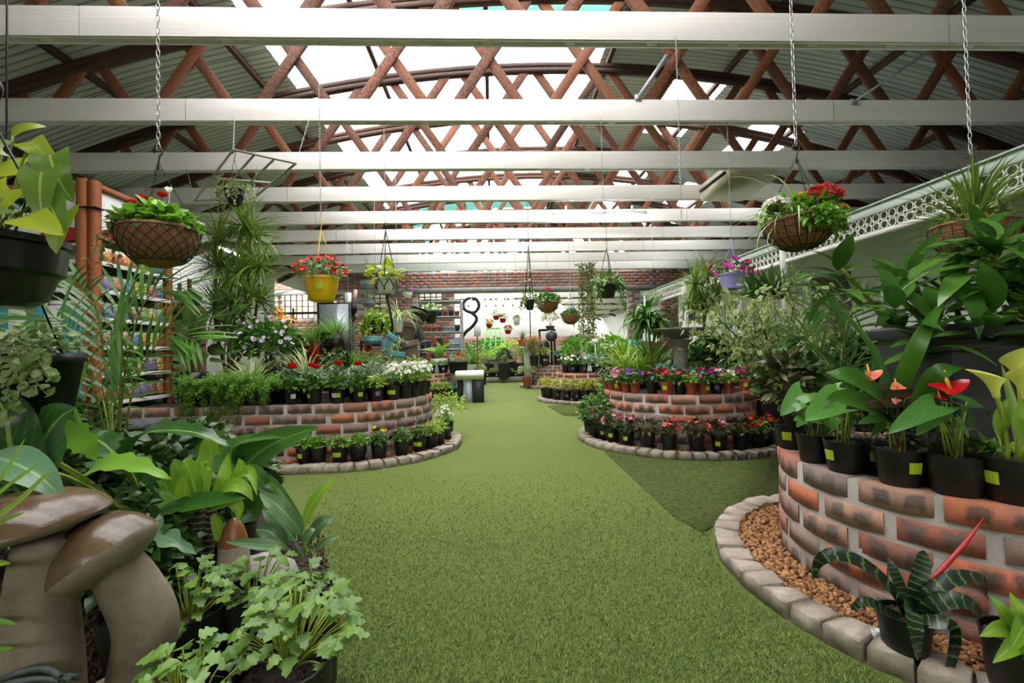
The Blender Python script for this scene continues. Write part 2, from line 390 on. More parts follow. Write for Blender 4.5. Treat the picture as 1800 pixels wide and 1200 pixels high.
# ------------------------------------------------------------------ shared materials
TURF = m_turf('turf', '2e4517', '70893e'); TURF_D = m_turf('turf_other_nap', '1e2e0d', '4a5f22', .08)
BRICK = m_brick('planter_brick'); MORTAR = m_stone('mortar', '9a958e', 'aea8a1', 'bfb9b2', 6, .95, .004)
WALLBRICK = m_brickwall('wall_brick'); CONC = m_stone('concrete', '8b8a88', '9c9b98', 'aaa9a6', 5, .9)
KERB = m_stone('kerb_stone', '958a7c', 'b0a598', 'c9bfb2', 11, .9, .008)
GRAVEL = m_gravel('gravel', '4c2f1a', '8a5c32', 'b68c5c'); SOIL = m_gravel('soil', '1d1511', '2c211a', '3d2e24')
SOILB = plain('soil_bed', '2a1f18', .95, 0, .3, 40, .01)
WHITE = m_paint('white_paint', 'f3f1ee', 'c9c4b2', .5); WALLW = m_paint('white_wall', 'e6e9e6', 'd3d8d2', .3)
MINT = m_paint('pale_green_paint', 'd3e2da', 'b8c9bd', .3)
TIMBER = m_wood('truss_timber', ['2e1b14', '5c3322', '84502f', '3a241c', '74452b', '4a2c20'], .7)
TIMBER_D = m_wood('dark_timber', ['2e1d16', '40281d', '523426', '392820'], .75)
POSTW = m_wood('post_timber', ['7a3f1f', '97542b', 'a9652f'], .6, (26, 26, .9), 5)
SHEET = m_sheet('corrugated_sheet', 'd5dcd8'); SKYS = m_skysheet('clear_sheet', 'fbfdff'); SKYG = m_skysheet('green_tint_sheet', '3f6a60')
BLACK = plain('black_plastic', '191a1c', .42, 0, .1, 20); BLACKG = plain('black_gloss_plastic', '151516', .25, 0, .1, 8)
GREYP = plain('charcoal_plastic', '33353b', .5, 0, .08, 8); WHITEP = plain('white_plastic', 'dfe0da', .4); PALEG = plain('pale_grey_plastic', 'c3c8c2', .45)
TERRA = plain('terracotta_plastic', '8e3f24', .55, 0, .1, 14); TERRAL = plain('terracotta_clay', 'b9694a', .8, 0, .15, 14)
STEEL = plain('galvanised_steel', 'b4b8ba', .35, .8, .1, 30); STEELG = plain('grey_shelf_steel', 'a9adb5', .45, .2)
DARKM = plain('dark_metal', '1f2022', .4, .6); DKGREEN = plain('dark_green_wire', '1c2a20', .5, .3)
COIR = NT('coir'); _o = COIR.coord(); _mp = COIR.n('Mapping', _o); _mp.inputs['Scale'].default_value = (1, 1, 2.2); _n = COIR.noise(90, 4, _mp.outputs[0], .75)
COIR = COIR.done(COIR.bsdf(COIR.ramp(_n, (.3, lin('6b4426')), (.5, lin('a8714a')), (.72, lin('d0a374'))), .95, COIR.bump(_n, .01, 1)))
LIME = m_tag('lime_tag', 'b7d334'); LABELW = m_tag('white_tag', 'dfe2e6', '777777'); PURP = m_tag('purple_tag', '8f6fb4', '3a2a55')
TAGS = {'l': LIME, 'w': LABELW, 'p': PURP}
STEMG = plain('green_stem', '5f7d2e', .5, 0, .2, 12); STEMB = plain('woody_stem', '6b543c', .8, 0, .2, 20); STEMY = plain('cane_stem', '93a53a', .45, 0, .2, 9)

# ------------------------------------------------------------------ the setting
fl = MB(); gx = np.linspace(-14, 16, 2); fl.box((1, 13, -.05), (40, 62, .1)); struct('floor', fl.mesh('floor', TURF, False))
def poly(pts, z, th, mat, name):
    n = len(pts); v = [(x, y, z) for x, y in pts] + [(x, y, z - th) for x, y in pts]
    f = [tuple(range(n)), tuple(range(2 * n - 1, n - 1, -1))] + [(i, n + i, n + (i + 1) % n, (i + 1) % n) for i in range(n)]
    return MB().add(v, f).mesh(name, mat, False)
def turf_piece(pix, name='turf_offcut'):
    p = [G(*q)[:2] for q in pix]; return poly(p, .007, .012, TURF_D, name)
FLO = bpy.data.objects['floor']
part('turf_strip', turf_piece([(1063, 795), (1188, 912), (1236, 937), (1330, 880), (1420, 860), (1420, 700), (1380, 690)]), FLO, label='darker strip of turf laid with its nap the other way')
part('turf_strip', turf_piece([(962, 714), (992, 731), (1012, 731), (1150, 731), (1150, 700)]), FLO, label='darker turf patch beside the far right planter')

CX, ZC, RR = 1.0, 4.62 - 16.0, 16.0        # barrel roof: axis x, centre height, radius
def roof_z(x, r=RR): return ZC + math.sqrt(r * r - (x - CX) ** 2)
def sheet(x0, x1, mat, y=.84):
    nx = max(3, int((x1 - x0) / .33)); ny = 67
    a0, a1 = math.asin((x0 - CX) / RR), math.asin((x1 - CX) / RR); a = np.linspace(a0, a1, nx + 1); yy = np.linspace(-y / 2, y / 2, ny + 1)
    r = RR + .013 * np.sin(yy / .076 * 2 * math.pi)
    v = np.stack([CX + r[:, None] * np.sin(a)[None], np.repeat(yy[:, None], nx + 1, 1), ZC + r[:, None] * np.cos(a)[None]], -1).reshape(-1, 3)
    i, j = np.meshgrid(np.arange(ny), np.arange(nx), indexing='ij'); k = nx + 1
    return MB().add(v, np.stack([i * k + j, i * k + j + 1, (i + 1) * k + j + 1, (i + 1) * k + j], -1).reshape(-1, 4)).mesh('roof_sheet', mat)
cl = bpy.data.objects.new('ceiling', None); link(cl, kind='structure')
XB = [-5.9, -4.1, -2.35, -.6, 1.45, 2.45, 3.2, 3.95, 4.75, 7.8]
SH = {}
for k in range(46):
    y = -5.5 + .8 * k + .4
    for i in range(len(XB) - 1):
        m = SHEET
        if i in (2, 3) and y > .4: m = SKYG if (k == 12 and i == 3) or (10.2 < y < 13.6 and (k + i) % 3) else SKYS  # unseen sheets over and behind the camera kept opaque to dim the foreground
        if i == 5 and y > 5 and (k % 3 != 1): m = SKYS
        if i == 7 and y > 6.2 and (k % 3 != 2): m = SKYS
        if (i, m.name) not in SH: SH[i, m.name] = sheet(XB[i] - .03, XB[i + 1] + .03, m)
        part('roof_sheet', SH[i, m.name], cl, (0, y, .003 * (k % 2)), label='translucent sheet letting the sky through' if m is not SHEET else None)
pur = MB()
for x in (-5.2, -3.9, -2.6, -1.3, 0, 1.5, 3.0, 4.5, 6.0, 7.2):
    p = unit_box(TIMBER_D) if x == -5.2 else p
    part('purlin', p, cl, M=Matrix.Translation((x, 13, roof_z(x) - .055)) @ Matrix.Rotation(math.asin((x - CX) / RR), 4, 'Y') @ Matrix.Diagonal((.045, 37, .07, 1)))
# trusses: white boarded bottom chord, lattice of crossing diagonals, laminated curved top chord
UBW, UBT, UBD = unit_box(WHITE), unit_box(TIMBER), unit_box(TIMBER_D)
def arch(mat):
    m = MB()
    for r0, dz in ((RR - .14, 0), (RR - .2, 0)):
        a = np.linspace(math.asin((-5.7 - CX) / RR), math.asin((7.6 - CX) / RR), 40)
        ring = [(r0 - .025, -.035), (r0 + .025, -.035), (r0 + .025, .035), (r0 - .025, .035)]
        v = np.array([[(CX + r * math.sin(t), y, ZC + r * math.cos(t)) for r, y in ring] for t in a]).reshape(-1, 3)
        f = [(i * 4 + j, i * 4 + (j + 1) % 4, i * 4 + 4 + (j + 1) % 4, i * 4 + 4 + j) for i in range(39) for j in range(4)]
        m.add(v, f)
    return m.mesh('top_chord', mat, False)
ARCH = arch(TIMBER_D)
ZB, HB = 3.2, .205
ORD = ['nearest overhead', 'second from the camera', 'third from the camera', 'fourth from the camera', 'fifth from the camera', 'sixth from the camera', 'seventh from the camera', 'eighth from the camera', 'ninth from the camera, just before the brick wall']
def truss(y, label, lattice=True, joint=-2.75, group='roof trusses', shift=0.0, full=True):
    t = thing('roof_truss', label, 'truss', (0, y, 0), 0, group)
    for a, b in ((-5.68, joint), (joint, 3.4), (3.4, 7.55)):
        for s in (-1, 1):
            part('chord_board', UBW, t, M=Matrix.Translation(((a + b) / 2, s * .03, ZB + HB / 2)) @ Matrix.Diagonal((b - a - .008, .03, HB, 1)))
    if full:
        for i in range(22):
            x = -5.4 + .6 * i
            part('spacer_block', UBW, t, M=Matrix.Translation((x, 0, ZB + .016)) @ Matrix.Diagonal((.07, .03, .03, 1)))
    if lattice:
        th = R_(55.6); dz = math.sin(th); dx = math.cos(th)
        for k in range(-10, 24):
            for s, off in ((1, 0.0), (-1, .70)):
                x0 = -3.15 + shift + .92 * (k - 4) + off; L = 0
                z0 = ZB + .13
                while True:
                    x = x0 + s * dx * (L + .05); z = z0 + dz * (L + .05)
                    if not -5.6 < x < 7.5 or z > roof_z(x) - .13: break
                    L += .05
                if L < .15 or not -5.6 < x0 < 7.5: continue
                c = (x0 + s * dx * L / 2, .0 if s > 0 else .03, z0 + dz * L / 2)
                M = Matrix.Translation(c) @ Matrix.Rotation(-s * th, 4, 'Y') @ Matrix.Diagonal((L, .036, .092, 1))
                part('lattice_member', UBT, t, M=M)
    part('top_chord', ARCH, t); return t
for k in range(9):
    truss(3.195 + 1.13 * k, f'white boarded roof truss with brown lattice, {ORD[k]}', joint=-2.75 - .04 * k, shift=(.06 * k) % .3)
truss(3.195 - 1.13, 'white boarded roof truss just outside the top of the view', True)
for y, od in ((.9, 'just overhead of the viewer'), (-.3, 'next one behind the viewer'), (-1.5, 'third one back'), (-2.7, 'fourth one back'), (-3.9, 'last one before the added rear wall')): truss(y, f'white boarded roof truss over the entrance end, {od}', True, group='roof trusses behind the camera', full=False)
FO = ['first', 'second', 'third', 'fourth', 'fifth', 'sixth']
for k, y in enumerate((16.2, 18.6, 21.2, 24.2, 27.4, 31)):
    truss(y, f'white beam truss in the hall beyond the brick wall, {FO[k]} behind the opening', k < 4, group='trusses in the further hall', full=False)
# side walls
def wallbox(name, c, s, mat): return struct(name, MB().box(c, s).mesh(name, mat, False))
wl = struct('wall_left', MB().box((-5.8, 3.2, 1.6), (.2, 18, 3.2)).box((-6.35, 12.2, 1.6), (1.1, .16, 3.2)).box((-6.95, 22.5, 1.6), (.2, 20.6, 3.2)).mesh('wall_left', WALLW, False))
for k in range(7): part('cover_strip', UBW, wl, M=Matrix.Translation((-5.695, 2.2 + 1.6 * k, 1.6)) @ Matrix.Diagonal((.02, .05, 3.1, 1)))
struct('wall_rear_blocker', MB().box((1, -5.7, 1.6), (13.6, .2, 3.2)).mesh('wall_rear_blocker', WALLW, False))  # unseen wall, added to block daylight from behind and dim the foreground
wallbox('wall_right', (7.75, 13, 1.6), (.2, 38, 3.2), WALLW)
# brick back wall with the wide opening and small windows; every brick is real relief
YB = 14.6
OPEN = [(-1.2, 4.45, 0, 2.92), (-2.32, -1.58, 2.36, 2.95), (-3.95, -3.35, 2.3, 2.95), (-5.05, -4.28, 2.3, 2.95), (-6.7, -5.62, 2.2, 2.95), (4.85, 5.5, .0, 2.92), (6.1, 7.6, 0, 2.92)]
wb = MB(); xs = sorted({-6.85, 7.7} | {o[0] for o in OPEN} | {o[1] for o in OPEN})
for a, b in zip(xs[:-1], xs[1:]):
    zs = [0, 3.6]
    for o in OPEN:
        if o[0] <= a and b <= o[1]: zs += [o[2], o[3]]
    zs = sorted(set(zs))
    for z0, z1 in zip(zs[:-1], zs[1:]):
        if any(o[0] <= a and b <= o[1] and o[2] <= z0 and z1 <= o[3] for o in OPEN): continue
        wb.box(((a + b) / 2, YB + .12, (z0 + z1) / 2), (b - a, .22, z1 - z0))
wback = struct('wall_back', wb.mesh('wall_back', MORTAR, False))
br = MB(); P = []
for c in range(37):
    z = .05 + c * .0965
    for i in range(68):
        x = -6.8 + i * .232 + (c % 2) * .116
        if any(o[0] - .11 < x < o[1] + .11 and o[2] - .04 < z < o[3] + .04 for o in OPEN) or x > 7.65: continue
        if 2.93 < z < 3.1: continue
        P.append((x, YB + .026, z))
P = np.array(P); BX = (np.array([(x, y, z) for x in (-.5, .5) for y in (-.5, .5) for z in (-.5, .5)]) * np.array((.216, .05, .082)), [np.array([(0, 1, 3, 2), (4, 6, 7, 5), (0, 4, 5, 1), (2, 3, 7, 6), (0, 2, 6, 4), (1, 5, 7, 3)])], np.full((8, 2), .5))
br.scatter(BX, P + np.stack([rng.normal(0, .002, len(P)), rng.normal(0, .003, len(P)), rng.normal(0, .001, len(P))], -1), (0, 1, 0), (0, 0, 1), 1.0)
part('brick', br.mesh('brick', WALLBRICK, False), wback, kind='stuff')
part('lintel', MB().box((.42, YB - .015, 3.01), (14.4, .08, .15)).mesh('lintel', CONC, False), wback, label='grey concrete lintel band')
for o in OPEN[1:5]:
    nx = max(3, int((o[1] - o[0]) / .16)); nz = 4
    for i in range(nx + 1): part('glazing_bar', UBT, wback, M=Matrix.Translation((o[0] + (o[1] - o[0]) * i / nx, YB + .03, (o[2] + o[3]) / 2)) @ Matrix.Diagonal((.03, .04, o[3] - o[2], 1)))
    for j in range(nz + 1): part('glazing_bar', UBT, wback, M=Matrix.Translation(((o[0] + o[1]) / 2, YB + .03, o[2] + (o[3] - o[2]) * j / nz)) @ Matrix.Diagonal((o[1] - o[0], .035, .03, 1)))
# the further hall's end wall
we = MB()
we.box((1, 33, 1.9), (16, .3, 3.8))
wend = struct('wall_end', we.mesh('wall_end', CONC, False))
br = MB(); P = []
for c in range(20):
    for i in range(62):
        x = -6 + i * .25 + (c % 2) * .12
        if 1.0 < (x % 3.1) < 2.6: P.append((x, 32.85, .1 + c * .1))
br.scatter(BX, P, (0, 1, 0), (0, 0, 1), 1.05); part('brick', br.mesh('brick', WALLBRICK, False), wend, kind='stuff')
# ------------------------------------------------------------------ raised brick planters
def path_circle(c, r):
    L = 2 * math.pi * r
    def f(s): a = -math.pi / 2 + s / r; return c[0] + r * math.cos(a), c[1] + r * math.sin(a), a, 1 / r
    return f, L
def path_capsule(x0, x1, cy, r):
    d = x1 - x0; h = math.pi * r; L = 2 * d + 2 * h
    def f(s):
        s = s % L
        if s < d: return x0 + s, cy - r, -math.pi / 2, 0
        s -= d
        if s < h: a = -math.pi / 2 + s / r; return x1 + r * math.cos(a), cy + r * math.sin(a), a, 1 / r
        s -= h
        if s < d: return x1 - s, cy + r, math.pi / 2, 0
        s -= d; a = math.pi / 2 + s / r; return x0 + r * math.cos(a), cy + r * math.sin(a), a, 1 / r
    return f, L
def brick_mesh(kap, g, L=.219, H=.076, D=.1):
    n = 4; x = np.linspace(-L / 2, L / 2, n + 1); V = []
    for i, t in enumerate(x):
        for y0, z0 in ((0, -H / 2), (0, H / 2), (D, H / 2), (D, -H / 2)):
            rr = 1 / kap - y0 if kap else 0
            e = .0035 if i in (0, n) else 0
            X, Y = (rr * math.sin(t * kap), 1 / kap - rr * math.cos(t * kap)) if kap else (t, y0)
            V.append((X, Y + (e if y0 == 0 else 0) + g.normal(0, .0013), z0 + g.normal(0, .0012)))
    f = [(i * 4 + j, i * 4 + 4 + j, i * 4 + 4 + (j + 1) % 4, i * 4 + (j + 1) % 4) for i in range(n) for j in range(4)] + [(3, 2, 1, 0), (n * 4, n * 4 + 1, n * 4 + 2, n * 4 + 3)]
    return MB().add(V, [tuple(q) for q in f]).mesh('brick', BRICK, False)
def ring_prism(f, L, fi, Li, z0, z1, mat, name, n=72):
    V = []
    for i in range(n):
        a = f(L * i / n); b = fi(Li * i / n)
        V += [(a[0], a[1], z0), (a[0], a[1], z1), (b[0], b[1], z1), (b[0], b[1], z0)]
    F_ = [(i * 4 + j, ((i + 1) % n) * 4 + j, ((i + 1) % n) * 4 + j + 1, i * 4 + j + 1) for i in range(n) for j in range(3)]
    return MB().add(V, F_).mesh(name, mat, False)
def fill(f, L, z, mat, name, n=60):
    V = [f(L * i / n)[:2] + (z,) for i in range(n)]
    cx = sum(v[0] for v in V) / n; cy = sum(v[1] for v in V) / n
    return MB().add(V + [(cx, cy, z)], [(i, (i + 1) % n, n) for i in range(n)]).mesh(name, mat, False)
KST = []
for q in range(5):
    g = np.random.default_rng(50 + q); m = MB(); n = 3
    V = []
    for i in range(n + 1):
        x = (-.5 + i / n) * .146
        for y, z in ((-.055, -.04), (-.058, .03), (-.05, .036), (.05, .036), (.055, .03), (.055, -.04)):
            V.append((x * (1 + .03 * g.normal()) + (.006 if i in (0,) else -.006 if i == n else 0) * (z > .02), y + g.normal(0, .004), z + g.normal(0, .004) * (z > 0) - (.003 if i in (0, n) and z > .02 else 0)))
    f = [(i * 6 + j, i * 6 + (j + 1) % 6, i * 6 + 6 + (j + 1) % 6, i * 6 + 6 + j) for i in range(n) for j in range(6)] + [(0, 5, 4, 3, 2, 1)[::-1], tuple(n * 6 + j for j in range(6))]
    KST.append(m.add(V, f).mesh('kerb_stone', KERB, False))
def planter(label, mk, rw, rk, ztop, ngrav, gs, courses, seed, slen=.118):
    g = np.random.default_rng(seed); t = thing('raised_planter', label, 'planter', (0, 0, 0), 0, 'raised brick planters')
    f, L = mk(rw); fi, Li = mk(rw - .12)
    fm, Lm = mk(rw - .007)
    part('mortar_core', ring_prism(fm, Lm, fi, Li, -.02, ztop - .003, MORTAR, 'mortar_core'), t)
    fs, Ls = mk(rw - .115); part('planter_soil', fill(fs, Ls, ztop - .012, SOILB, 'planter_soil'), t)
    n = int(L / .247); vs = {}
    for c in range(courses):
        for i in range(n):
            s = L * (i + (c % 2) * .5 + g.normal(0, .012)) / n; x, y, a, kap = f(s); kap = 0 if kap == 0 else 1 / rw
            if kap not in vs: vs[kap] = [brick_mesh(kap, g) for _ in range(3)]
            z = ztop - .0385 - c * .0965; o = -g.normal(0, .0018)
            part('brick', vs[kap][int(g.integers(3))], t, (x + o * math.cos(a), y + o * math.sin(a), z + g.normal(0, .0012)), a + math.pi / 2 + g.normal(0, .006))
    fk, Lk = mk(rk - .06); n = int(Lk / slen)
    for i in range(n):
        x, y, a, kap = fk(Lk * (i + g.normal(0, .03)) / n)
        part('kerb_stone', KST[int(g.integers(5))], t, (x, y, .03 + g.normal(0, .003)), a + math.pi / 2 + g.normal(0, .03), scale=(Lk / n / .152, 1 + g.normal(0, .05), 1))
    fo, Lo = mk(rk - .1); part('gravel_bed', ring_prism(fo, Lo, fm, Lm, -.01, .034, GRAVEL, 'gravel_bed'), t)
    m = MB(); s = g.uniform(0, 1, ngrav); q = np.sqrt(g.uniform((rw) ** 2, (rk - .11) ** 2, ngrav)); P = np.zeros((ngrav, 3))
    for i in range(ngrav):
        x, y, a, _ = f(s[i] * L); P[i] = x + (q[i] - rw) * math.cos(a), y + (q[i] - rw) * math.sin(a), .036 + g.uniform(0, .008)
    m.scatter(BALL, P, g.normal(0, 1, (ngrav, 3)), g.normal(0, 1, (ngrav, 3)), gs * g.uniform(.5, 1.25, (ngrav, 1)) * np.array((1, .7, .55)))
    part('gravel', m.mesh('gravel', GRAVEL, True), t, kind='stuff'); return t
CA, CB, CD, CE, CF = (2.02, 1.88), (2.05, 5.02), (1.92, 9.2), (1.75, 13.0), (-1.63, 10.45)
CX0, CX1, CCY = -3.3, -1.46, 5.05
ZA, ZBP, ZCP, ZD, ZE, ZF = .49, .55, .555, .56, .6, .56
planter('near right brick planter with anthuriums and a big charcoal trough on top', lambda r: path_circle(CA, r), .70, 1.0, ZA, 9000, .013, 6, 1)
planter('brick planter holding the stone birdbath and terracotta pots of busy lizzies', lambda r: path_circle(CB, r), .80, 1.10, ZBP, 2600, .014, 6, 2)
planter('long rounded brick planter with red ranunculus and ferns, left of the aisle', lambda r: path_capsule(CX0, CX1, CCY, r), .78, 1.10, ZCP, 3600, .014, 6, 3)
planter('brick planter with yellow-green shrubs in purple-tagged pots around its foot', lambda r: path_circle(CD, r), .66, 1.03, ZD, 1200, .016, 6, 4)
planter('far right brick planter with the orange-tipped bush, by the wall opening', lambda r: path_circle(CE, r), .64, 1.0, ZE, 900, .018, 6, 5)
planter('far left brick planter beside the white and charcoal box pots', lambda r: path_circle(CF, r), .71, 1.07, ZF, 900, .018, 6, 6)

# ------------------------------------------------------------------ pots, tags, soil
PC = {}
def potmesh(r, h, mat, style='n', seg=22):
    k = (round(r, 3), round(h, 3), mat.name, style)
    if k in PC: return PC[k]
    if style == 'n': pr = [(.001, .004), (r * .74, 0), (r * .78, .004), (r * .94, h * .8), (r * .955, h * .8), (r * .97, h * .96), (r, h * .965), (r, h), (r * .95, h), (r * .9, h * .8), (r * .8, h * .6)]
    elif style == 't': pr = [(.001, .0), (r * .68, 0), (r * .86, h * .74), (r * .98, h * .75), (r, h * .98), (r * .97, h), (r * .9, h), (r * .87, h * .8), (r * .7, h * .6)]
    elif style == 'b': pr = [(.001, .0), (r * .5, 0), (r * .68, h * .1), (r * .82, h * .45), (r * .86, h * .47), (r * .9, h * .5), (r * .95, h * .88), (r * 1.02, h * .9), (r * 1.03, h), (r * .94, h), (r * .9, h * .7), (r * .7, h * .5)]
    elif style == 'r': pr = [(.001, .0), (r * .6, 0), (r * .72, h * .06), (r * .88, h * .5), (r * .9, h * .54), (r * .96, h * .88), (r * 1.03, h * .89), (r * 1.03, h), (r * .94, h), (r * .85, h * .7), (r * .6, h * .5)]
    PC[k] = MB().lathe(pr, seg).mesh('pot', mat, True, .7); return PC[k]
def squarepot(w, h, mat, tp=.8):
    k = ('sq', w, h, mat.name)
    if k in PC: return PC[k]
    m = MB(); prof = [(w * .5 * tp, 0), (w * .5 * .97, h * .82), (w * .53, h * .83), (w * .53, h), (w * .47, h), (w * .42, h * .5)]
    V = []; 
    for r, z in prof: V += [(-r, -r, z), (r, -r, z), (r, r, z), (-r, r, z)]
    Fc = [(i * 4 + j, i * 4 + (j + 1) % 4, i * 4 + 4 + (j + 1) % 4, i * 4 + 4 + j) for i in range(len(prof) - 1) for j in range(4)] + [(3, 2, 1, 0), tuple(20 + j for j in range(4))]
    PC[k] = m.add(V, Fc).mesh('pot', mat, False); return PC[k]
def tagmesh(r, h, col, w=.045, hh=.04, zf=.55):
    k = ('tag', round(r, 3), round(h, 3), col, w, hh, zf)
    if k in PC: return PC[k]
    wa = w / r; a = np.linspace(-wa / 2, wa / 2, 5); V = []; U = []
    for z in (h * zf - hh / 2, h * zf + hh / 2):
        rr = r * (.78 + .165 * z / (h * .8)) + .0035 if z < h * .8 else r * .97 + .003
        for i, t in enumerate(a): V.append((rr * math.sin(t), -rr * math.cos(t), z)); U.append((i / 4, 0 if z < h * zf else 1))
    PC[k] = MB().add(V, [(i, i + 1, i + 6, i + 5) for i in range(4)], 0, U).mesh('tag', TAGS[col], True); return PC[k]
def soilmesh(r):
    k = ('soil', round(r, 3))
    if k in PC: return PC[k]
    g = np.random.default_rng(int(r * 1e4)); m = MB().disc(r, 0, 16, 0, (0, 0), .006); n = int(60 + 4000 * r * r * 3)
    a = g.uniform(0, 6.28, n); q = np.sqrt(g.uniform(0, 1, n)) * r * .96
    m.scatter(BALL, np.stack([q * np.cos(a), q * np.sin(a), g.uniform(-.001, .006, n)], -1), g.normal(0, 1, (n, 3)), g.normal(0, 1, (n, 3)), g.uniform(.002, .007, (n, 1)))
    PC[k] = m.mesh('soil', SOIL, True); return PC[k]
def potted(name, label, cat, loc, r=.07, h=.13, mat=None, style='n', plant=(), tag=None, tagang=0., group=None, rz=None, s=1.0, plab=None, square=False):
    """a potted plant: an Empty at the pot's foot with pot, soil, tags and the plant's own parts"""
    mat = mat or BLACK; t = thing(name, label, cat, loc, 0, group)
    if square: part('pot', squarepot(r * 2, h, mat), t, label=plab)
    else: part('pot', potmesh(r, h, mat, style), t, label=plab)
    part('soil', soilmesh(r * .88), t, (0, 0, h * .88))
    if tag:
        a0 = tagang - .5 * .55 * (len(tag) - 1)
        for i, c in enumerate(tag): part('tag', tagmesh(r, h, c), t, (0, 0, 0), a0 + .62 * i, label={'l': 'lime green plant tag', 'w': 'white price label', 'p': 'purple price label'}[c])
    rz = rnd.uniform(0, 6.28) if rz is None else rz
    for e in plant:
        nm, me, kd = e[:3]
        part(nm, me, t, (0, 0, h * .88), rz, kind=kd, label=e[3] if len(e) > 3 else None, scale=s)
    return t
# ------------------------------------------------------------------ leaf colours
L_mid = leafm('leaf_mid_green', '3f6f25', '5f8f33'); L_dark = leafm('leaf_dark_green', '2a481b', '426526', .34, .15)
L_lime = leafm('leaf_lime', '86ad33', 'a5c545', .4, .3); L_bright = leafm('leaf_bright_green', '5f9a2c', '86b83c', .42, .3)
L_grey = leafm('leaf_grey_green', '6f8b6c', '93a988', .6, .15); L_fern = leafm('leaf_fern', '4f8127', '77a537', .6, .3)
L_yel = leafm('leaf_yellow_green', 'a3b23a', 'c6cb57', .45, .3); L_blue = leafm('leaf_blue_green', '5b8a80', '84ada0', .5, .15)
L_bronze = leafm('leaf_bronze', '3b3a22', '55592c', .35, .12); L_olive = leafm('leaf_olive', '6e7d3a', '8c9650', .45, .25)
L_var = leafm('leaf_cream_edged', '5f7f3a', '7c994e', .42, .25, None, 'd9dcae', .62); L_spider = leafm('leaf_spider_stripe', 'dfe3b5', 'e6e7c3', .45, .3, None, '7c9f4a', .45)
L_vblade = leafm('leaf_striped_blade', '5f8a45', '76a052', .42, .25, None, 'd6d9a2', .5)
L_drac = leafm('leaf_dragon_tree', '5a8230', '93ad4c', .38, .25); L_orange = leafm('leaf_orange_tip', 'c8612c', 'd98a3c', .5, .3)
L_pine = leafm('leaf_soft_feather', '63942f', '86b548', .6, .35)
P_red = petal('petal_red', 'b80f18', 'dc2026'); P_white = petal('petal_white', 'efeae8', 'fffdf8', 'd9d59a'); P_pink = petal('petal_pink', 'e783a4', 'f3a7bd', 'c65078')
P_mag = petal('petal_magenta', 'b5229a', 'd23fbf', '7d1470'); P_sal = petal('petal_salmon', 'e2574f', 'f07d72', 'c83a40'); P_vio = petal('petal_violet', '9c63c4', 'b88ad8', '6d3a9c')
P_yel = petal('petal_yellow', 'e0b51c', 'f2d343'); P_coral = petal('petal_scarlet', 'd0271e', 'e8492f'); P_lav = petal('petal_lavender', 'cdb7e0', 'e4d8f0', '8d6bb0')
P_org = petal('petal_orange', 'e8951c', 'f4b52f'); P_dk = petal('petal_maroon_star', '5f1020', '8d1a2c', 'e9c659'); P_cerise = petal('petal_cerise', 'c41864', 'e0368a', '8f0f4a')
# ------------------------------------------------------------------ plant libraries
SL = {k: leaf(1, w_, s_, 3, 2, d_, .2) for k, (w_, s_, d_) in {'lance': (.34, 'lance', .7), 'ovate': (.6, 'ovate', .6), 'obov': (.5, 'obov', .5), 'round': (.95, 'round', .4)}.items()}
SL['lobe'] = leaf(1, .95, 'ovate', 8, 2, .5, .15, 0, .1, 3, .4); SL['need'] = leaf(1, .13, 'lance', 2, 2, 0, 0)
def bushes(k, mats, n, rad, size, shape='ovate', zc=None, low=-.15, out=.9, inner=.5, stems=0, stemmat=1, seed=0, zmul=1):
    out_ = []
    for i in range(k):
        g = np.random.default_rng(seed * 31 + i); m = MB(); z = rad[2] * .55 if zc is None else zc
        P = dome(m, SL[shape], n, (0, 0, z), rad, size, 0, g, low, out, inner)
        if stems: fan_stems(m, P[:stems], .15, .0016, 1)
        out_.append(m)
    return [m.mesh('foliage', mats) for m in out_]
def blooms(k, mat, n, rad, size, zc, T=None, seed=0, low=.25, stem=False, extra=None):
    res = []
    for i in range(k):
        g = np.random.default_rng(900 + seed * 17 + i); m = MB(); d = nrm(g.normal(0, 1, (n * 6, 3))); d = d[d[:, 2] > low][:n]
        P = np.array((0, 0, zc)) + d * np.array(rad) * g.uniform(.92, 1.15, (len(d), 1))
        m.scatter(T or FL5, P, d + g.normal(0, .3, d.shape) + np.array((0, 0, .2)), (0.1, .2, 1), size * g.uniform(.75, 1.2, len(d)))
        if stem:
            for p in P: m.tube([p * np.array((.3, .3, .2)), p * np.array((.85, .85, .7)), p], .0013, 3, 1, False)
        res.append(m.mesh('flower_head', [mat, STEMG]))
    return res
FL5 = flower(5, 1, .25, .95, 2); FL6 = flower(6, 1, .7, .6, 2); STAR = flower(5, 1, .15, .55, 2)
def ranunculus(seed, mat, n=1, z=.17, r=.028):
    g = np.random.default_rng(seed); m = MB(); pt = leaf(1, 1.05, 'obov', 3, 2, -1.3, .12)
    for q in range(n):
        c = np.array((g.normal(0, .025), g.normal(0, .025), z * g.uniform(.9, 1.1))); m.tube([c * np.array((.2, .2, 0)), c * np.array((.7, .7, .6)), c], .002, 5, 1, False)
        for L_, (cnt, el, s_) in enumerate(((6, .1, 1.0), (6, .55, .95), (6, .95, .8), (5, 1.25, .6), (4, 1.45, .4))):
            for i in range(cnt):
                a = 6.283 * i / cnt + L_ * .5; d = (math.cos(a) * math.cos(el), math.sin(a) * math.cos(el), math.sin(el))
                m.scatter(pt, [c], [d], [(-math.cos(a) * math.sin(el) , -math.sin(a) * math.sin(el), math.cos(el))], r * s_)
    return m.mesh('flower_head', [mat, STEMG])
NB = lambda n: ['first', 'second', 'third', 'fourth', 'fifth', 'sixth', 'seventh', 'eighth', 'ninth', 'tenth', 'eleventh', 'twelfth', 'thirteenth', 'fourteenth', 'fifteenth', 'sixteenth', 'seventeenth', 'eighteenth'][n]
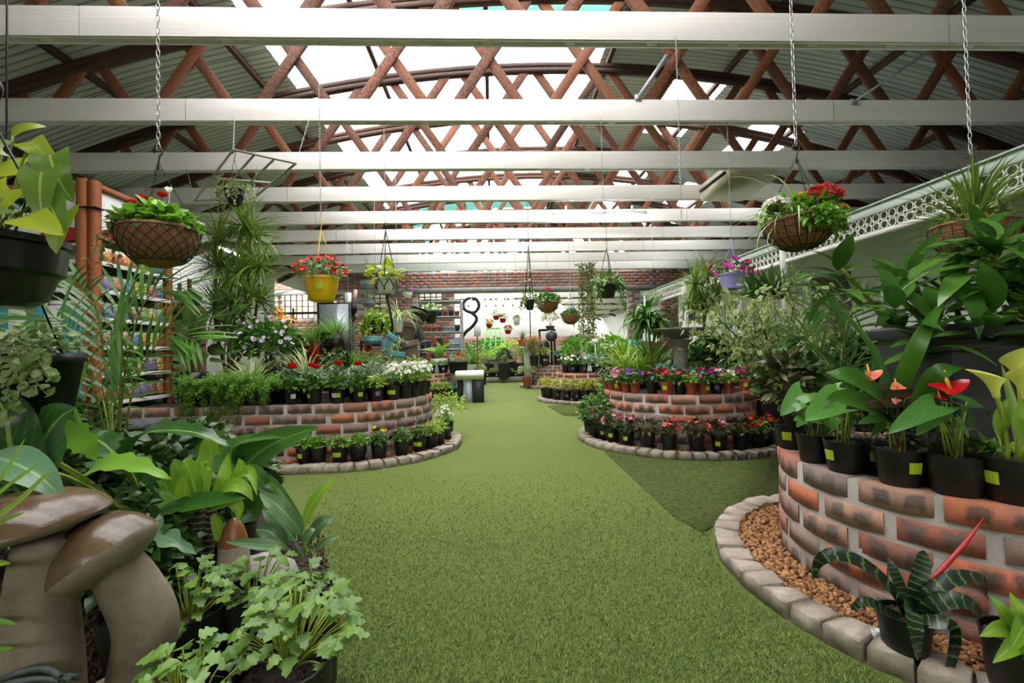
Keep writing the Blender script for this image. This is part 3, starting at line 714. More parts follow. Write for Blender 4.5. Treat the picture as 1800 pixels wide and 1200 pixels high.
LIB = {
 'carpet': bushes(3, [L_bright, STEMG], 150, (.085, .085, .07), .036, 'obov', .03, stems=14, seed=1),
 'pansyleaf': bushes(3, [L_mid, STEMG], 140, (.085, .085, .085), .034, 'ovate', .03, stems=14, seed=2),
 'parsley': bushes(3, [L_mid, STEMG], 110, (.095, .095, .1), .045, 'lobe', .03, stems=20, seed=3),
 'nemesia': bushes(3, [L_bright, STEMG], 210, (.085, .085, .13), .035, 'lance', .07, stems=24, seed=4),
 'leafy': bushes(2, [L_lime, STEMG], 190, (.09, .09, .085), .042, 'lance', .03, stems=14, seed=5),
 'lizzie': bushes(3, [L_dark, STEMG], 85, (.1, .1, .095), .06, 'lance', .04, stems=16, seed=6),
 'lizziem': bushes(3, [L_mid, STEMG], 85, (.1, .1, .09), .055, 'ovate', .03, stems=16, seed=7),
 'lizzied': bushes(2, [L_bronze, STEMG], 85, (.1, .1, .11), .06, 'lance', .05, stems=16, seed=8),
 'yellowish': bushes(4, [L_yel, STEMB], 150, (.12, .12, .15), .04, 'ovate', .08, stems=20, seed=9),
 'greybush': bushes(2, [L_grey, STEMB], 300, (.16, .16, .15), .05, 'need', .08, stems=30, seed=10),
 'lavender': bushes(2, [L_grey, STEMB], 420, (.16, .16, .16), .055, 'lance', .08, stems=30, seed=11),
 'aeonium': bushes(3, [L_bright, STEMB], 420, (.26, .26, .2), .075, 'obov', .22, -.3, .9, .6, 30, seed=12),
 'midbush': bushes(3, [L_mid, STEMB], 420, (.24, .24, .24), .06, 'ovate', .18, stems=24, seed=13),
 'darkbush': bushes(3, [L_dark, STEMB], 380, (.22, .22, .26), .07, 'ovate', .2, stems=24, seed=14),
 'limebush': bushes(3, [L_lime, STEMB], 420, (.24, .24, .22), .055, 'lance', .18, stems=24, seed=15),
 'varbush': bushes(3, [L_var, STEMB], 360, (.22, .22, .2), .055, 'ovate', .16, stems=24, seed=16),
 'orangebush': bushes(1, [L_orange, STEMB], 300, (.22, .22, .14), .06, 'need', .3, 0, .5, .5, 40, seed=17),
 'olivebush': bushes(2, [L_olive, STEMB], 380, (.2, .2, .22), .05, 'lance', .18, stems=24, seed=18),
 'succ': bushes(2, [L_blue, STEMB], 160, (.09, .09, .07), .045, 'obov', .02, stems=0, seed=19),
}
def bladeset(k, mat, n, L, Wd, el=1.15, elsd=.28, bend=1.1, seed=0, seg=7, fold=.25, base=.015):
    return [MB().blades(n, L, Wd, el, elsd, bend, seg, base, 0, fold=fold, g=np.random.default_rng(seed * 7 + i)).mesh('blades', mat) for i in range(k)]
LIB['vblade'] = bladeset(2, L_vblade, 60, .42, .017, 1.2, .25, .9, 1)
LIB['grass'] = bladeset(2, L_lime, 70, .42, .016, 1.15, .25, 1.5, 2)
LIB['spider'] = bladeset(2, L_spider, 46, .46, .017, .9, .35, 2.4, 3, 9)
LIB['feather'] = bladeset(2, L_pine, 420, .3, .006, 1.15, .3, 1.1, 4, 5, 0)
LIB['yucca'] = bladeset(2, L_drac, 40, .4, .035, .95, .4, .5, 5)
LIB['chloro'] = bladeset(2, L_lime, 34, .3, .03, .9, .35, 1.4, 6)
LIB['sword'] = bladeset(2, L_mid, 40, .4, .03, 1.15, .25, .7, 7)
LIB['rushes'] = bladeset(2, L_mid, 60, .3, .008, 1.25, .2, .6, 8)
LIB['palmy'] = bladeset(2, L_fern, 60, .5, .02, 1.0, .3, 1.3, 9)
def pick(k): return rnd.choice(LIB[k])
BL = {c: blooms(2, m, 11, (.105, .105, .11), .033, .05, seed=i, low=.3) for i, (c, m) in enumerate({'pink': P_pink, 'magenta': P_mag, 'salmon': P_sal, 'violet': P_vio, 'red': P_red, 'scarlet': P_coral, 'white': P_white, 'cerise': P_cerise, 'lavender': P_lav}.items())}
WB = blooms(3, P_white, 40, (.085, .085, .13), .024, .1, seed=20, low=.2)
# ------------------------------------------------------------------ rows of pots on and around the planters
def ranked(lst, fmt, cat, name, group, put):
    for i, e in enumerate(lst): put(i, e)
AW = {'l': 'lime-tagged', 'w': 'white-labelled', 'p': 'purple-tagged', '': 'untagged'}
# B: terracotta pots of busy lizzies on the wall
BT = [(1069, 'lizziem', 'lavender', '', 0, 't'), (1077, 'lizziem', 'pink', '', .0, 't'), (1088, 'lizziem', 'pink', 'l', -.6, 't'), (1101, 'lizziem', 'violet', '', 0, 't'), (1117, 'lizziem', 'violet', '', 0, 't'),
      (1147, 'lizzie', 'red', '', 0, 'n'), (1173, 'lizziem', 'red', 'l', -.35, 't'), (1196, 'lizziem', 'red', '', 0, 'n'), (1216, 'leafy', None, '', 0, 't'), (1238, 'lizziem', 'magenta', 'l', .6, 't'), (1259, 'lizzie', 'pink', 'p', .1, 'n'), (1281, 'leafy', 'white', '', 0, 't'), (1311, 'lizziem', 'cerise', 'l', 0., 't')]
for i, (px, fo, fl_, tg, ta, st) in enumerate(BT):
    r = .058 if px < 1130 else .062 if st == 'n' or px in (1216, 1238, 1281) else .075; h = .115 if r < .07 else .125
    p = onring(px, CB, .80 - r - .015 - (.05 if px in (1147, 1196, 1259) else 0)); mt = TERRA if st == 't' else BLACK
    nm = f'{"terracotta" if st == "t" else "black"} pot of {fl_ + "-flowered busy lizzie" if fl_ else "leafy green bedding plant"}, {AW[tg]}, {NB(i)} from left on the birdbath planter'
    potted('potted_busy_lizzie' if fl_ else 'potted_bedding_plant', nm.replace('-flowered', ' flowered'), 'potted plant', (p.x, p.y, ZBP), r, h, mt, 't' if st == 't' else 'n',
           [('foliage', pick(fo), 'stuff')] + ([('flower_head', rnd.choice(BL[fl_]), 'stuff')] if fl_ else []), tg, ta + math.atan2(p.x, p.y) * -.9, 'bedding pots on the birdbath planter', s=.85)
BB = [(1036, 'lizzie', 'pink', ''), (1047, 'lizzie', 'pink', 'l'), (1060, 'lizzie', 'magenta', 'l'), (1074, 'lizzie', 'pink', 'l'), (1100, 'lizzie', 'pink', 'l'), (1136, 'lizzied', None, ''), (1174, 'lizzied', 'salmon', ''), (1222, 'lizzied', 'salmon', ''), (1262, 'lizzied', 'pink', 'l'), (1300, 'lizzied', None, ''), (1328, 'lizziem', 'scarlet', ''), (1346, 'lizziem', 'scarlet', 'p')]
for i, (px, fo, fl_, tg) in enumerate(BB):
    r = .075; p = onring(px, CB, .80 + r + .02)
    potted('potted_busy_lizzie', f'black pot of {fl_ + " flowered" if fl_ else "dark unflowered"} busy lizzie, {AW[tg]}, {NB(i)} along the gravel below the birdbath planter', 'potted plant', (p.x, p.y, .04), r, .15, BLACK, 'n',
           [('foliage', pick(fo), 'stuff')] + ([('flower_head', rnd.choice(BL[fl_]), 'stuff')] if fl_ else []), tg, -.25 - math.atan2(p.x, p.y) * .9, 'black pots around the foot of the birdbath planter')
# C: ranunculus, nemesia and greens along the wall top; straight front then the round end
def conC(px, r):
    d = ray(px, 700); y = CCY - r; x = d.x / d.y * y
    if x <= CX1: return Vector((x, y))
    return onring(px, (CX1, CCY), r)
CT = [(514, 'parsley', 'R', 'w', .5), (553, 'parsley', 'R', 'l', -.6), (594, 'parsley', 'R', 'wl', 0), (631, 'parsley', 'R', 'l', .5), (662, 'leafy', None, 'p', .45), (691, 'nemesia', 'W', 'll', -.1), (712, 'nemesia', 'W', '', 0), (727, 'nemesia', 'W', '', 0), (739, 'nemesia', 'W', '', 0), (747, 'nemesia', 'W', '', 0)]
for i, (px, fo, fl_, tg, ta) in enumerate(CT):
    r = .07; p = conC(px, .78 - r - .01)
    pl = [('foliage', pick(fo), 'stuff')]
    if fl_ == 'R': pl.append(('flower_head', ranunculus(300 + i, P_red, 1 + (i in (0, 1)), .21, .055), None))
    if fl_ == 'W': pl.append(('flower_head', rnd.choice(WB), 'stuff'))
    t_ = {'R': 'red ranunculus', 'W': 'white nemesia', None: 'light green leafy seedlings'}[fl_]
    potted('potted_' + {'R': 'ranunculus', 'W': 'nemesia', None: 'seedlings'}[fl_], f'black pot of {t_}, {AW[tg[:1]]}, {NB(i)} from left on the long planter front', 'potted plant', (p.x, p.y, ZCP), r, .14, BLACK, 'n', pl, tg, ta, 'flower pots along the long planter top')
for i, (px, dy, k, s) in enumerate([(488, .2, 'lavender', .8), (533, .22, 'lavender', .9), (575, .24, 'greybush', .9), (612, .24, 'lavender', .8), (642, .3, 'lavender', 1.0), (670, .34, 'greybush', .9), (700, .4, 'olivebush', .7), (722, .35, 'yellowish', .9), (648, .55, 'olivebush', .8), (600, .5, 'varbush', .6)]):
    p = conC(px, .78 - .07); 
    potted('potted_shrub', f'{["grey-green", "grey-green", "silvery", "grey-green", "dark grey-green", "silvery", "olive green", "yellow-green", "tall olive", "cream-edged"][i]} bushy plant in a black pot, {NB(i)} from left behind the flower pots', 'potted plant', (p.x, p.y + dy, ZCP), .07, .14, BLACK, 'n', [('foliage', pick(k), 'stuff')], '', 0, 'bushy pots in the second row of the long planter', s=s)
# asparagus ferns with trailing sprays
def fern(seed, trail):
    g = np.random.default_rng(seed); m = MB(); lt = leaf(1, .26, 'lance', 2, 2, 0, 0); PP = []; DD = []
    def plume(q, k, sp):
        for j in range(len(q)): PP.append(np.repeat(q[j:j + 1], k, 0) + g.normal(0, sp, (k, 3))); DD.append(g.normal(0, 1, (k, 3)))
    for i in range(40):
        a = g.uniform(0, 6.28); L_ = g.uniform(.14, .26); t = np.linspace(0, 1, 8); e = g.uniform(.5, 1.45) - 1.3 * t; rr = np.cumsum(np.cos(e)) * L_ / 8; zz = np.cumsum(np.sin(e)) * L_ / 8
        q = np.stack([rr * math.cos(a), rr * math.sin(a), zz + .01], -1); m.tube(q, .001, 3, 1, False); plume(q[1:], 20, .012)
    for i in range(trail * 4):
        a = g.normal(-1.57, .35); x0 = g.uniform(-.05, .05); L_ = g.uniform(.12, .34); t = np.linspace(0, 1, 14); out = .11 * np.minimum(1, t * 3.5) + .03 * t; zz = .05 * np.sin(np.minimum(1, t * 3.5) * 2.6) - L_ * np.maximum(0, t - .22)
        q = np.stack([x0 + out * math.cos(a) * .6, out * math.sin(a), zz], -1) + g.normal(0, .004, (14, 3)); m.tube(q, .001, 3, 1, False); plume(q[2:], 12, .011)
    PP = np.concatenate(PP); m.scatter(lt, PP, np.concatenate(DD), ups(len(PP), g, .5), .03)
    return m.mesh('foliage', [L_pine, STEMG])
for i, (px, tr, tg) in enumerate([(345, 2, ''), (378, 1, ''), (409, 1, 'wl'), (430, 2, ''), (465, 1, '')]):
    p = conC(px, .78 - .1)
    potted('potted_asparagus_fern', f'feathery asparagus fern spilling from a black pot, {NB(i)} from left on the long planter wall', 'potted plant', (p.x, p.y + .02 * (i % 2), ZCP), .085, .15, BLACK, 'n', [('foliage', fern(40 + i, tr), 'stuff')], tg, .1, 'asparagus ferns on the long planter', rz=0.01)
CBT = [(535, 'carpet', None, 'l'), (560, 'carpet', None, ''), (596, 'carpet', None, 'll'), (628, 'carpet', None, ''), (665, 'pansyleaf', 'Y', ''), (705, 'pansyleaf', 'D', ''), (736, 'pansyleaf', 'D', 'll'), (757, 'leafy', None, ''), (769, 'leafy', None, ''), (781, 'nemesia', 'W', '')]
STB = {c: blooms(2, m, 5, (.075, .075, .1), .04, .06, STAR, seed=30 + i, low=.4) for i, (c, m) in enumerate({'Y': P_yel, 'D': P_dk}.items())}
for i, (px, fo, fl_, tg) in enumerate(CBT):
    r = .075
    d = ray(px, 800); y = CCY - (.78 + r + .03); x = d.x / d.y * y
    p = Vector((x, y)) if x < CX1 else onring(px, (CX1, CCY), .78 + r + .03)
    pl = [('foliage', pick(fo), 'stuff')]
    if fl_: pl.append(('flower_head', rnd.choice(WB if fl_ == 'W' else STB[fl_]), None if fl_ != 'W' else 'stuff'))
    potted('potted_bedding_plant', f'black pot of {"white flowers" if fl_ == "W" else "yellow star petunia" if fl_ == "Y" else "maroon and yellow star petunia" if fl_ else "low green bedding plants"}, {AW[tg[:1]]}, {NB(i)} from left below the long planter', 'potted plant', (p.x, p.y, .04), r, .15, BLACK, 'n', pl, tg, -.2, 'black pots around the foot of the long planter')
# D
for i, (px, tg) in enumerate([(958, ''), (966, ''), (979, 'p'), (996, 'p'), (1013, 'p'), (1028, 'p'), (1043, '')]):
    p = onring(px, CD, .66 + .13)
    potted('potted_shrub', f'yellow-green shrub in a black {AW[tg]} pot, {NB(i)} from left below the middle right planter', 'potted plant', (p.x, p.y, .04), .085, .2, BLACK, 'n', [('foliage', pick('yellowish'), 'stuff')], tg, 0, 'yellow-green shrubs around the middle right planter', s=1.1)
for i, (px, tg, k) in enumerate([(996, '', 'pansyleaf'), (1007, 'p', 'pansyleaf'), (1027, 'p', 'pansyleaf')]):
    p = onring(px, CD, .66 - .11)
    potted('potted_seedlings', f'white-flecked seedlings in a black {AW[tg]} pot, {NB(i)} from left on the middle right planter', 'potted plant', (p.x, p.y, ZD), .085, .17, BLACK, 'n', [('foliage', pick(k), 'stuff'), ('flower_head', rnd.choice(BL['white']), 'stuff')], tg, 0, 'seedling pots on the middle right planter', s=1.1)
for i, (px, py, y, k, s, nm) in enumerate([(1015, 640, 9.2, 'aeonium', 1.25, 'bright green rosette succulent bush'), (1075, 640, 9.0, 'aeonium', 1.35, 'rosette succulent bush on bare branching stems'), (1095, 655, 8.7, 'grass', 1.5, 'arching light green grass'), (1050, 655, 8.7, 'succ', 2.2, 'red-edged grey rosette succulent'), (1120, 650, 9.2, 'sword', 1.2, 'bright upright sword-leaved plant'), (1062, 652, 9.4, 'rushes', 1.2, 'blue-grey spiky tuft')]):
    p = W(px, py, y)
    potted('potted_succulent' if k in ('aeonium', 'succ') else 'potted_grass', nm + f' in the middle right planter, {NB(i)} of its plants', 'potted plant', (p.x, p.y, ZD), .12, .16, BLACK, 'n', [('foliage' if k in ('aeonium', 'succ') else 'blades', pick(k), 'stuff')], '', 0, None, s=s)
# E
for i, (px, y, k, s, r, tg, nm) in enumerate([(939, 12.45, 'rushes', 1.0, .13, '', 'orange-tipped pencil bush in a black pot'), (958, 12.5, 'yellowish', 1.2, .13, 'wl', 'pale yellow curling plant in a white-labelled pot'), (983, 12.55, 'succ', 1.6, .14, 'wl', 'low succulent in a wide double-labelled pot')]):
    p = W(px, 640, y); pl = [('foliage', pick(k), 'stuff')]
    if i == 0: pl = [('foliage', LIB['olivebush'][0], 'stuff'), ('foliage', LIB['orangebush'][0], 'stuff', 'orange-red tips')]; s = 1.3
    potted('potted_succulent', nm + ' on the far right planter', 'potted plant', (p.x, p.y, ZE), r, .28, BLACK, 'n', pl, tg, 0, None, s=s)
for i, (px, py, y, k, s) in enumerate([(1015, 620, 12.9, 'midbush', 1.5), (1000, 612, 13.3, 'olivebush', 1.4), (1035, 615, 13.0, 'limebush', 1.4)]):
    p = W(px, py, y); potted('potted_shrub', ['mid green rounded shrub', 'olive shrub', 'lime green shrub'][i] + ' standing on the far right planter behind the labelled pots', 'potted plant', (p.x, p.y, ZE), .14, .25, BLACK, 'n', [('foliage', pick(k), 'stuff')], '', 0, None, s=s)
p = W(926, 672, 12.3); potted('potted_shrub', 'cream-green shrub in a terracotta pot on the gravel beside the far right planter', 'potted plant', (p.x, p.y, .04), .13, .27, TERRA, 't', [('foliage', pick('varbush'), 'stuff')], '', 0, None, s=1.05)
# F
for i, (px, tg) in enumerate([(757, 'w'), (780, 'w')]):
    p = onring(px, CF, .71 - .15); potted('potted_seedlings', f'tray pot of tiny green seedlings, white-labelled, {NB(i)} from left on the far left planter', 'potted plant', (p.x, p.y, ZF), .12, .18, BLACK, 'n', [('foliage', pick('carpet'), 'stuff')], tg, .1, 'seedling pots on the far left planter', s=1.3)
for i, (px, tg, k) in enumerate([(766, '', 'leafy'), (783, '', 'leafy'), (797, 'l', 'succ'), (806, '', 'succ')]):
    p = onring(px, CF, .71 + .16); potted('potted_succulent', f'{"trailing lime" if k == "leafy" else "blue-grey"} plant in a black pot, {NB(i)} from left below the far left planter', 'potted plant', (p.x, p.y, .04), .1, .2, BLACK, 'n', [('foliage', pick(k), 'stuff')], tg, 0, 'pots below the far left planter', s=1.4)
# ------------------------------------------------------------------ chains, hanging baskets and pots
def link_template(L=.034, Wd=.018, r=.0022, n=12, k=5):
    a = np.linspace(0, 2 * math.pi, n, endpoint=False); s = (L - Wd) / 2
    c = np.stack([np.cos(a) * (Wd / 2 - r), np.sin(a) * (Wd / 2 - r) + np.sign(np.sin(a)) * s, 0 * a], -1); nr = np.stack([np.cos(a), np.sin(a), 0 * a], -1)
    b = np.linspace(0, 2 * math.pi, k, endpoint=False)
    v = c[:, None] + r * (nr[:, None] * np.cos(b)[None, :, None] + np.array((0, 0, 1))[None, None] * np.sin(b)[None, :, None])
    i, j = np.meshgrid(np.arange(n), np.arange(k), indexing='ij')
    f = np.stack([i * k + j, i * k + (j + 1) % k, ((i + 1) % n) * k + (j + 1) % k, ((i + 1) % n) * k + j], -1).reshape(-1, 4)
    return v.reshape(-1, 3), [f], np.full((n * k, 2), .5)
LT = link_template(); LTF = link_template(n=8, k=4); LINK = {}
def chain_mesh(mb, a, b, size=1.0, mat=0, T=None):
    a, b = np.array(a, float), np.array(b, float); L = np.linalg.norm(b - a); n = max(2, int(L / (.027 * size))); d = (b - a) / L
    t = (np.arange(n) + .5) / n; P = a + (b - a) * t[:, None]
    U = np.where((np.arange(n) % 2)[:, None] == 0, np.array((1.0, .25, 0)), np.array((-.25, 1.0, 0)))
    mb.scatter(T or LTF, P, d, U, np.array([[size, L / n / .027, size]]), mat); return mb
def chain_parts(parent, a, b, size, mat, base):
    a, b = Vector(a), Vector(b); n = int((b - a).length / (.027 * size)); d = (b - a).normalized()
    key = (mat.name,)
    if key not in LINK: LINK[key] = MB().add(LT[0], LT[1][0]).mesh('chain_link', mat)
    c = link(bpy.data.objects.new('chain', None), parent)
    for i in range(n):
        p = a + (b - a) * ((i + .5) / n)
        part('chain_link', LINK[key], c, M=aim(p - Vector(base), d, (1, .25, 0) if i % 2 else (-.25, 1, 0), size))
HANG = []
def hook_mesh(mb, p, s=1.0, mat=0):
    t = np.linspace(0, 1, 14); a = -1.2 + t * 4.6
    q = np.stack([np.cos(a) * .018 * s, 0 * a, .03 * s + np.sin(a) * .018 * s], -1); q = np.concatenate([[(0, 0, -.05 * s)], [(0, 0, -.02 * s)], q]) + np.array(p)
    mb.tube(q, .0035 * s, 6, mat)
def basket(label, pos, R, dep, ztop, chainmat, plants, hook=.33, style='cross', big=False, csize=1.0, strands=3, tilt=0, group='coir hanging baskets', topy=None):
    """coir-lined wire hemisphere on three chains; pos is the rim centre"""
    t = thing('hanging_basket', label, 'hanging basket', pos, 0, group)
    pr = [(.001, -dep), (R * .3, -dep * .96), (R * .55, -dep * .83), (R * .76, -dep * .62), (R * .9, -dep * .36), (R * .98, -dep * .1), (R * 1.0, .012), (R * .95, .016), (R * .9, -.02)]
    M = Matrix.Rotation(tilt, 4, 'Y')
    part('coir_liner', MB().lathe(pr, 30).mesh('coir_liner', COIR), t, M=M)
    part('soil', soilmesh(R * .9), t, M=M @ Matrix.Translation((0, 0, -.02)))
    m = MB(); a = np.linspace(0, 2 * math.pi, 37); sp = np.stack([np.cos(a), np.sin(a), 0 * a], -1)
    m.tube(sp * (R + .004), .0032, 5, 0, False)
    def on(ang, f):
        r = math.sin(f * math.pi / 2); return np.array((math.cos(ang) * (R + .004) * r, math.sin(ang) * (R + .004) * r, -(dep + .003) * math.cos(f * math.pi / 2)))
    if style == 'cross':
        for k in range(20):
            for sg in (-1, 1): m.tube([on(2 * math.pi * k / 20 + sg * q * .95, 1 - q * .62) for q in np.linspace(0, 1, 9)], .002, 4, 0, False)
        m.tube([on(x, .38) for x in a], .002, 4, 0, False)
    else:
        for k in range(22): m.tube([on(2 * math.pi * k / 22, q) for q in np.linspace(.1, 1, 9)], .0022, 4, 0, False)
        for f in (.35, .62, .85): m.tube([on(x, f) for x in a], .002, 4, 0, False)
    part('wire_frame', m.mesh('wire_frame', DKGREEN), t, M=M)
    m = MB()
    for k in range(strands):
        b = 2 * math.pi * k / strands + .5; chain_mesh(m, (R * math.cos(b), R * math.sin(b), 0), (0, 0, hook), .55, 0)
    hook_mesh(m, (0, 0, hook + .02), 1.0, 0)
    part('hanger_chain', m.mesh('hanger_chain', DKGREEN), t)
    top = Vector((pos[0], pos[1] if topy is None else topy, ztop)) - Vector(pos)
    if big: chain_parts(t, Vector(pos) + Vector((0, 0, hook + .06)), Vector(pos) + top, csize, chainmat, pos)
    else: part('chain', chain_mesh(MB(), (0, 0, hook + .06), top, csize).mesh('chain', chainmat), t)
    for e in plants:
        part(e[0], e[1], t, (0, 0, -.01), rnd.uniform(0, 6.28) if len(e) < 5 else e[4], kind=e[2], label=e[3] if len(e) > 3 else None)
    return t
def hangpot(label, px, py, y, r, h, mat, plants, hook=.3, ztop=3.2, style='b', chain=STEEL, cord=None, csize=.6, name='hanging_pot', group=None, tag=None, hookmat=None, s=1, thin=False, nst=3, up=.12):
    p = W(px, py, y); t = thing(name, label, 'hanging pot', (p.x, p.y, p.z - h), 0, group)
    part('pot', potmesh(r, h, mat, style), t); part('soil', soilmesh(r * .86), t, (0, 0, h * .9))
    if tag: part('tag', tagmesh(r * 1.03, h, tag), t, (0, 0, 0), .2, label='lime green plant tag')
    m = MB()
    for k in range(nst):
        b = 2 * math.pi * k / nst + .6; m.tube([(r * math.cos(b), r * math.sin(b), h), (0, 0, h + hook)], .0022 if not cord else cord, 4, 0)
    hook_mesh(m, (0, 0, h + hook + .02), .9, 0); part('hanger', m.mesh('hanger', hookmat or DARKM), t)
    if ztop > p.z + hook + .1:
        if thin: part('cord', MB().tube([(0, 0, h + hook + .06), (0, 0, ztop - p.z + h)], .0022, 4).mesh('cord', chain), t)
        else: part('chain', chain_mesh(MB(), (0, 0, h + hook + .06), (0, 0, ztop - p.z + h), csize).mesh('chain', chain), t)
    for e in plants: part(e[0], e[1], t, (0, 0, h * .9), rnd.uniform(0, 6.28), kind=e[2], scale=s, label=e[3] if len(e) > 3 else None)
    return t
def trail(seed, mats, n, L, size, T='ovate', up=.1, r0=.08, per=9, seg=10, out=.5, az=None):
    """strands that arch over the rim and hang down, with leaves along them"""
    g = np.random.default_rng(seed); m = MB(); PP = []; DD = []
    for i in range(n):
        a = g.uniform(0, 6.28) if az is None else g.normal(az, .5); l = L * g.uniform(.5, 1.15); t = np.linspace(0, 1, seg); e = 1.0 - g.uniform(2.0, 2.9) * np.minimum(1, t * 1.6)
        rr = r0 * .3 + np.cumsum(np.cos(e)) * l / seg; zz = np.cumsum(np.sin(e)) * l / seg
        rr = np.maximum(rr, r0 * np.minimum(1, t * 4) * 1.05)
        q = np.stack([rr * math.cos(a), rr * math.sin(a), zz], -1) + g.normal(0, .006, (seg, 3)); m.tube(q, .0015, 3, 1, False)
        for j in range(1, seg):
            k = max(1, per // 3); PP.append(np.repeat(q[j:j + 1], k, 0)); d = g.normal(0, 1, (k, 3)); d[:, 2] -= .3; DD.append(d + np.array((math.cos(a), math.sin(a), 0)) * .6)
    PP = np.concatenate(PP); m.scatter(SL[T], PP, np.concatenate(DD), ups(len(PP), g, .5) + np.array((0, -.2, .3)), size * g.uniform(.6, 1.2, len(PP)))
    return m.mesh('trailing_stems', mats)
# the two big baskets and the one on the far right
gb = lambda k, mats, n, rad, sz, sh, seed, z=.03, st=20: bushes(1, mats, n, rad, sz, sh, z, stems=st, seed=seed)[0]
p = W(279, 408, 2.14)
t = basket('large coir hanging basket with red geranium and white flower, beside the seed rack', p, .158, .165, 3.25, STEEL,
       [('foliage', gb(1, [L_bright, STEMG], 300, (.15, .14, .1), .045, 'lobe', 61, .035), 'stuff'), ('foliage', gb(1, [L_olive, STEMG], 260, (.17, .14, .08), .03, 'ovate', 62, .03), 'stuff'),
        ('trailing_stems', trail(63, [L_olive, STEMG], 10, .3, .028, r0=.15, az=3.1), 'stuff', None, 0), ('flower_head', ranunculus(64, P_red, 1, .19, .03), None, 'red geranium head', 2.9),
        ('flower_head', ranunculus(65, P_red, 1, .13, .03), None, 'red geranium head', 2.3), ('flower_head', blooms(1, P_white, 2, (.05, .05, .13), .03, .03, seed=66, low=.8)[0], None, 'single white flower', 0)], .32, 'cross', True, 1.0, tilt=-.03)
for dx, dy, r in ((-.085, -.03, .036), (-.055, -.05, .034), (-.11, -.02, .026)): part('flower_head', ranunculus(165 + int(r * 1000), P_red, 1, .13, r), t, (dx, dy, .0), label='red geranium head')
part('flower_head', MB().scatter(flower(5, .03, .9, .9, 3), [(.07, -.03, .17)], (.1, -.5, .8), (0, 0, 1), 1.0).tube([(.05, -.02, .02), (.07, -.03, .17)], .0015, 4).mesh('flower_head', P_white), t, label='single white flower')
p = W(1404, 388, 2.14)
MUM = lambda seed, mat, n, R_m, z, s: blooms(1, mat, n, (R_m, R_m, R_m * .8), s, z, FL6, seed, .1, True)[0]
t = basket('coir hanging basket with a red kalanchoe dome, yellow chrysanthemum and striped spider plant', p, .155, .145, 3.25, STEEL,
       [('foliage', gb(1, [L_bright, STEMG], 200, (.15, .14, .09), .06, 'lance', 71), 'stuff'), ('trailing_stems', trail(72, [L_bright, STEMG], 12, .16, .05, 'lance', r0=.16, az=-1.2), 'stuff', None, 0),
        ('blades', MB().blades(16, .34, .012, .8, .4, 2.6, 9, .02, 0, az=rng.normal(3.1, .5, 16), fold=.2).mesh('blades', L_spider), None, 'cream striped spider plant leaves', 0)], .31, 'grid', True, 1.0, tilt=-.12)
o = part('flower_head', MUM(73, P_red, 200, .085, .02, .014), t, (.09, -.03, .06), kind='stuff', label='dense dome of small red flowers')
part('flower_head', MUM(74, P_yel, 60, .035, .02, .014), t, (-.0, -.02, .07), kind='stuff', label='yellow flower cluster'); part('flower_head', MUM(75, P_yel, 40, .03, .02, .012), t, (.16, -.06, .01), kind='stuff', label='yellow flower cluster')
part('flower_head', MUM(76, P_white, 120, .05, .02, .013), t, (-.14, -.05, .03), kind='stuff', label='white flower cluster')
p = W(1712, 400, 2.14)
basket('hanging basket of spiky dragon tree leaves and a red carnation behind the glossy broad leaves', p, .17, .15, 3.25, STEEL,
       [('blades', MB().blades(90, .3, .014, .9, .5, .7, 5, .02, 0, fold=.2).mesh('blades', L_drac), 'stuff'), ('blades', MB().blades(60, .26, .013, 1.0, .5, .7, 5, .02, 0, (-.06, 0, .1), fold=.2).mesh('blades', L_drac), 'stuff'),
        ('foliage', gb(1, [L_var, STEMG], 160, (.15, .14, .08), .04, 'lance', 81), 'stuff'), ('flower_head', ranunculus(82, P_cerise, 1, .14, .02), None, 'red carnation', 3.6)], .3, 'grid', True, 1.05, tilt=.05)
# near black bowl of golden pothos, top left
p = W(-20, 420, 1.3)
t = thing('hanging_pot', 'big glossy black hanging bowl of large yellow-green pothos leaves', 'hanging pot', (p.x, p.y, p.z - .185), 0)
part('pot', potmesh(.17, .185, BLACKG, 'b', 40), t); part('soil', soilmesh(.15), t, (0, 0, .165))
m = MB()
for b in (.1, 2.2, 4.3): m.tube([(.17 * math.cos(b), .17 * math.sin(b), .18), (0, 0, .53)], .0034, 6)
q = np.linspace(0, 1, 16); an = -2.2 + q * 4.4; m.tube(np.concatenate([[(0, 0, .52), (0, 0, .57)], np.stack([.028 * np.cos(an) * 1.0 + .0, 0 * an, .6 + .03 * np.sin(an)], -1)]), .008, 8)
part('hanger', m.mesh('hanger', DARKM), t)
L_poth = leafm('leaf_golden_pothos', '3f6a2c', 'b0bd2c', .3, .3, '8fae4a'); PH = [MB().add(*[(q[0], q[1][0], 0, q[2]) for q in [leaf(1, .8, 'heart', 7, 4, d, .12, .01, .28)]][0]).mesh('leaf', L_poth) for d in (.5, .9, 1.3)]
def stalk(mb, a, b, r, mat=0, sag=.1, seg=5, k=7):
    a, b = np.array(a, float), np.array(b, float); t = np.linspace(0, 1, k)[:, None]; q = a + (b - a) * t + np.array((0, 0, 1)) * np.sin(t * math.pi) * sag * np.linalg.norm(b - a); mb.tube(q, r, seg, mat); return q
m = MB(); g = random.Random(5)
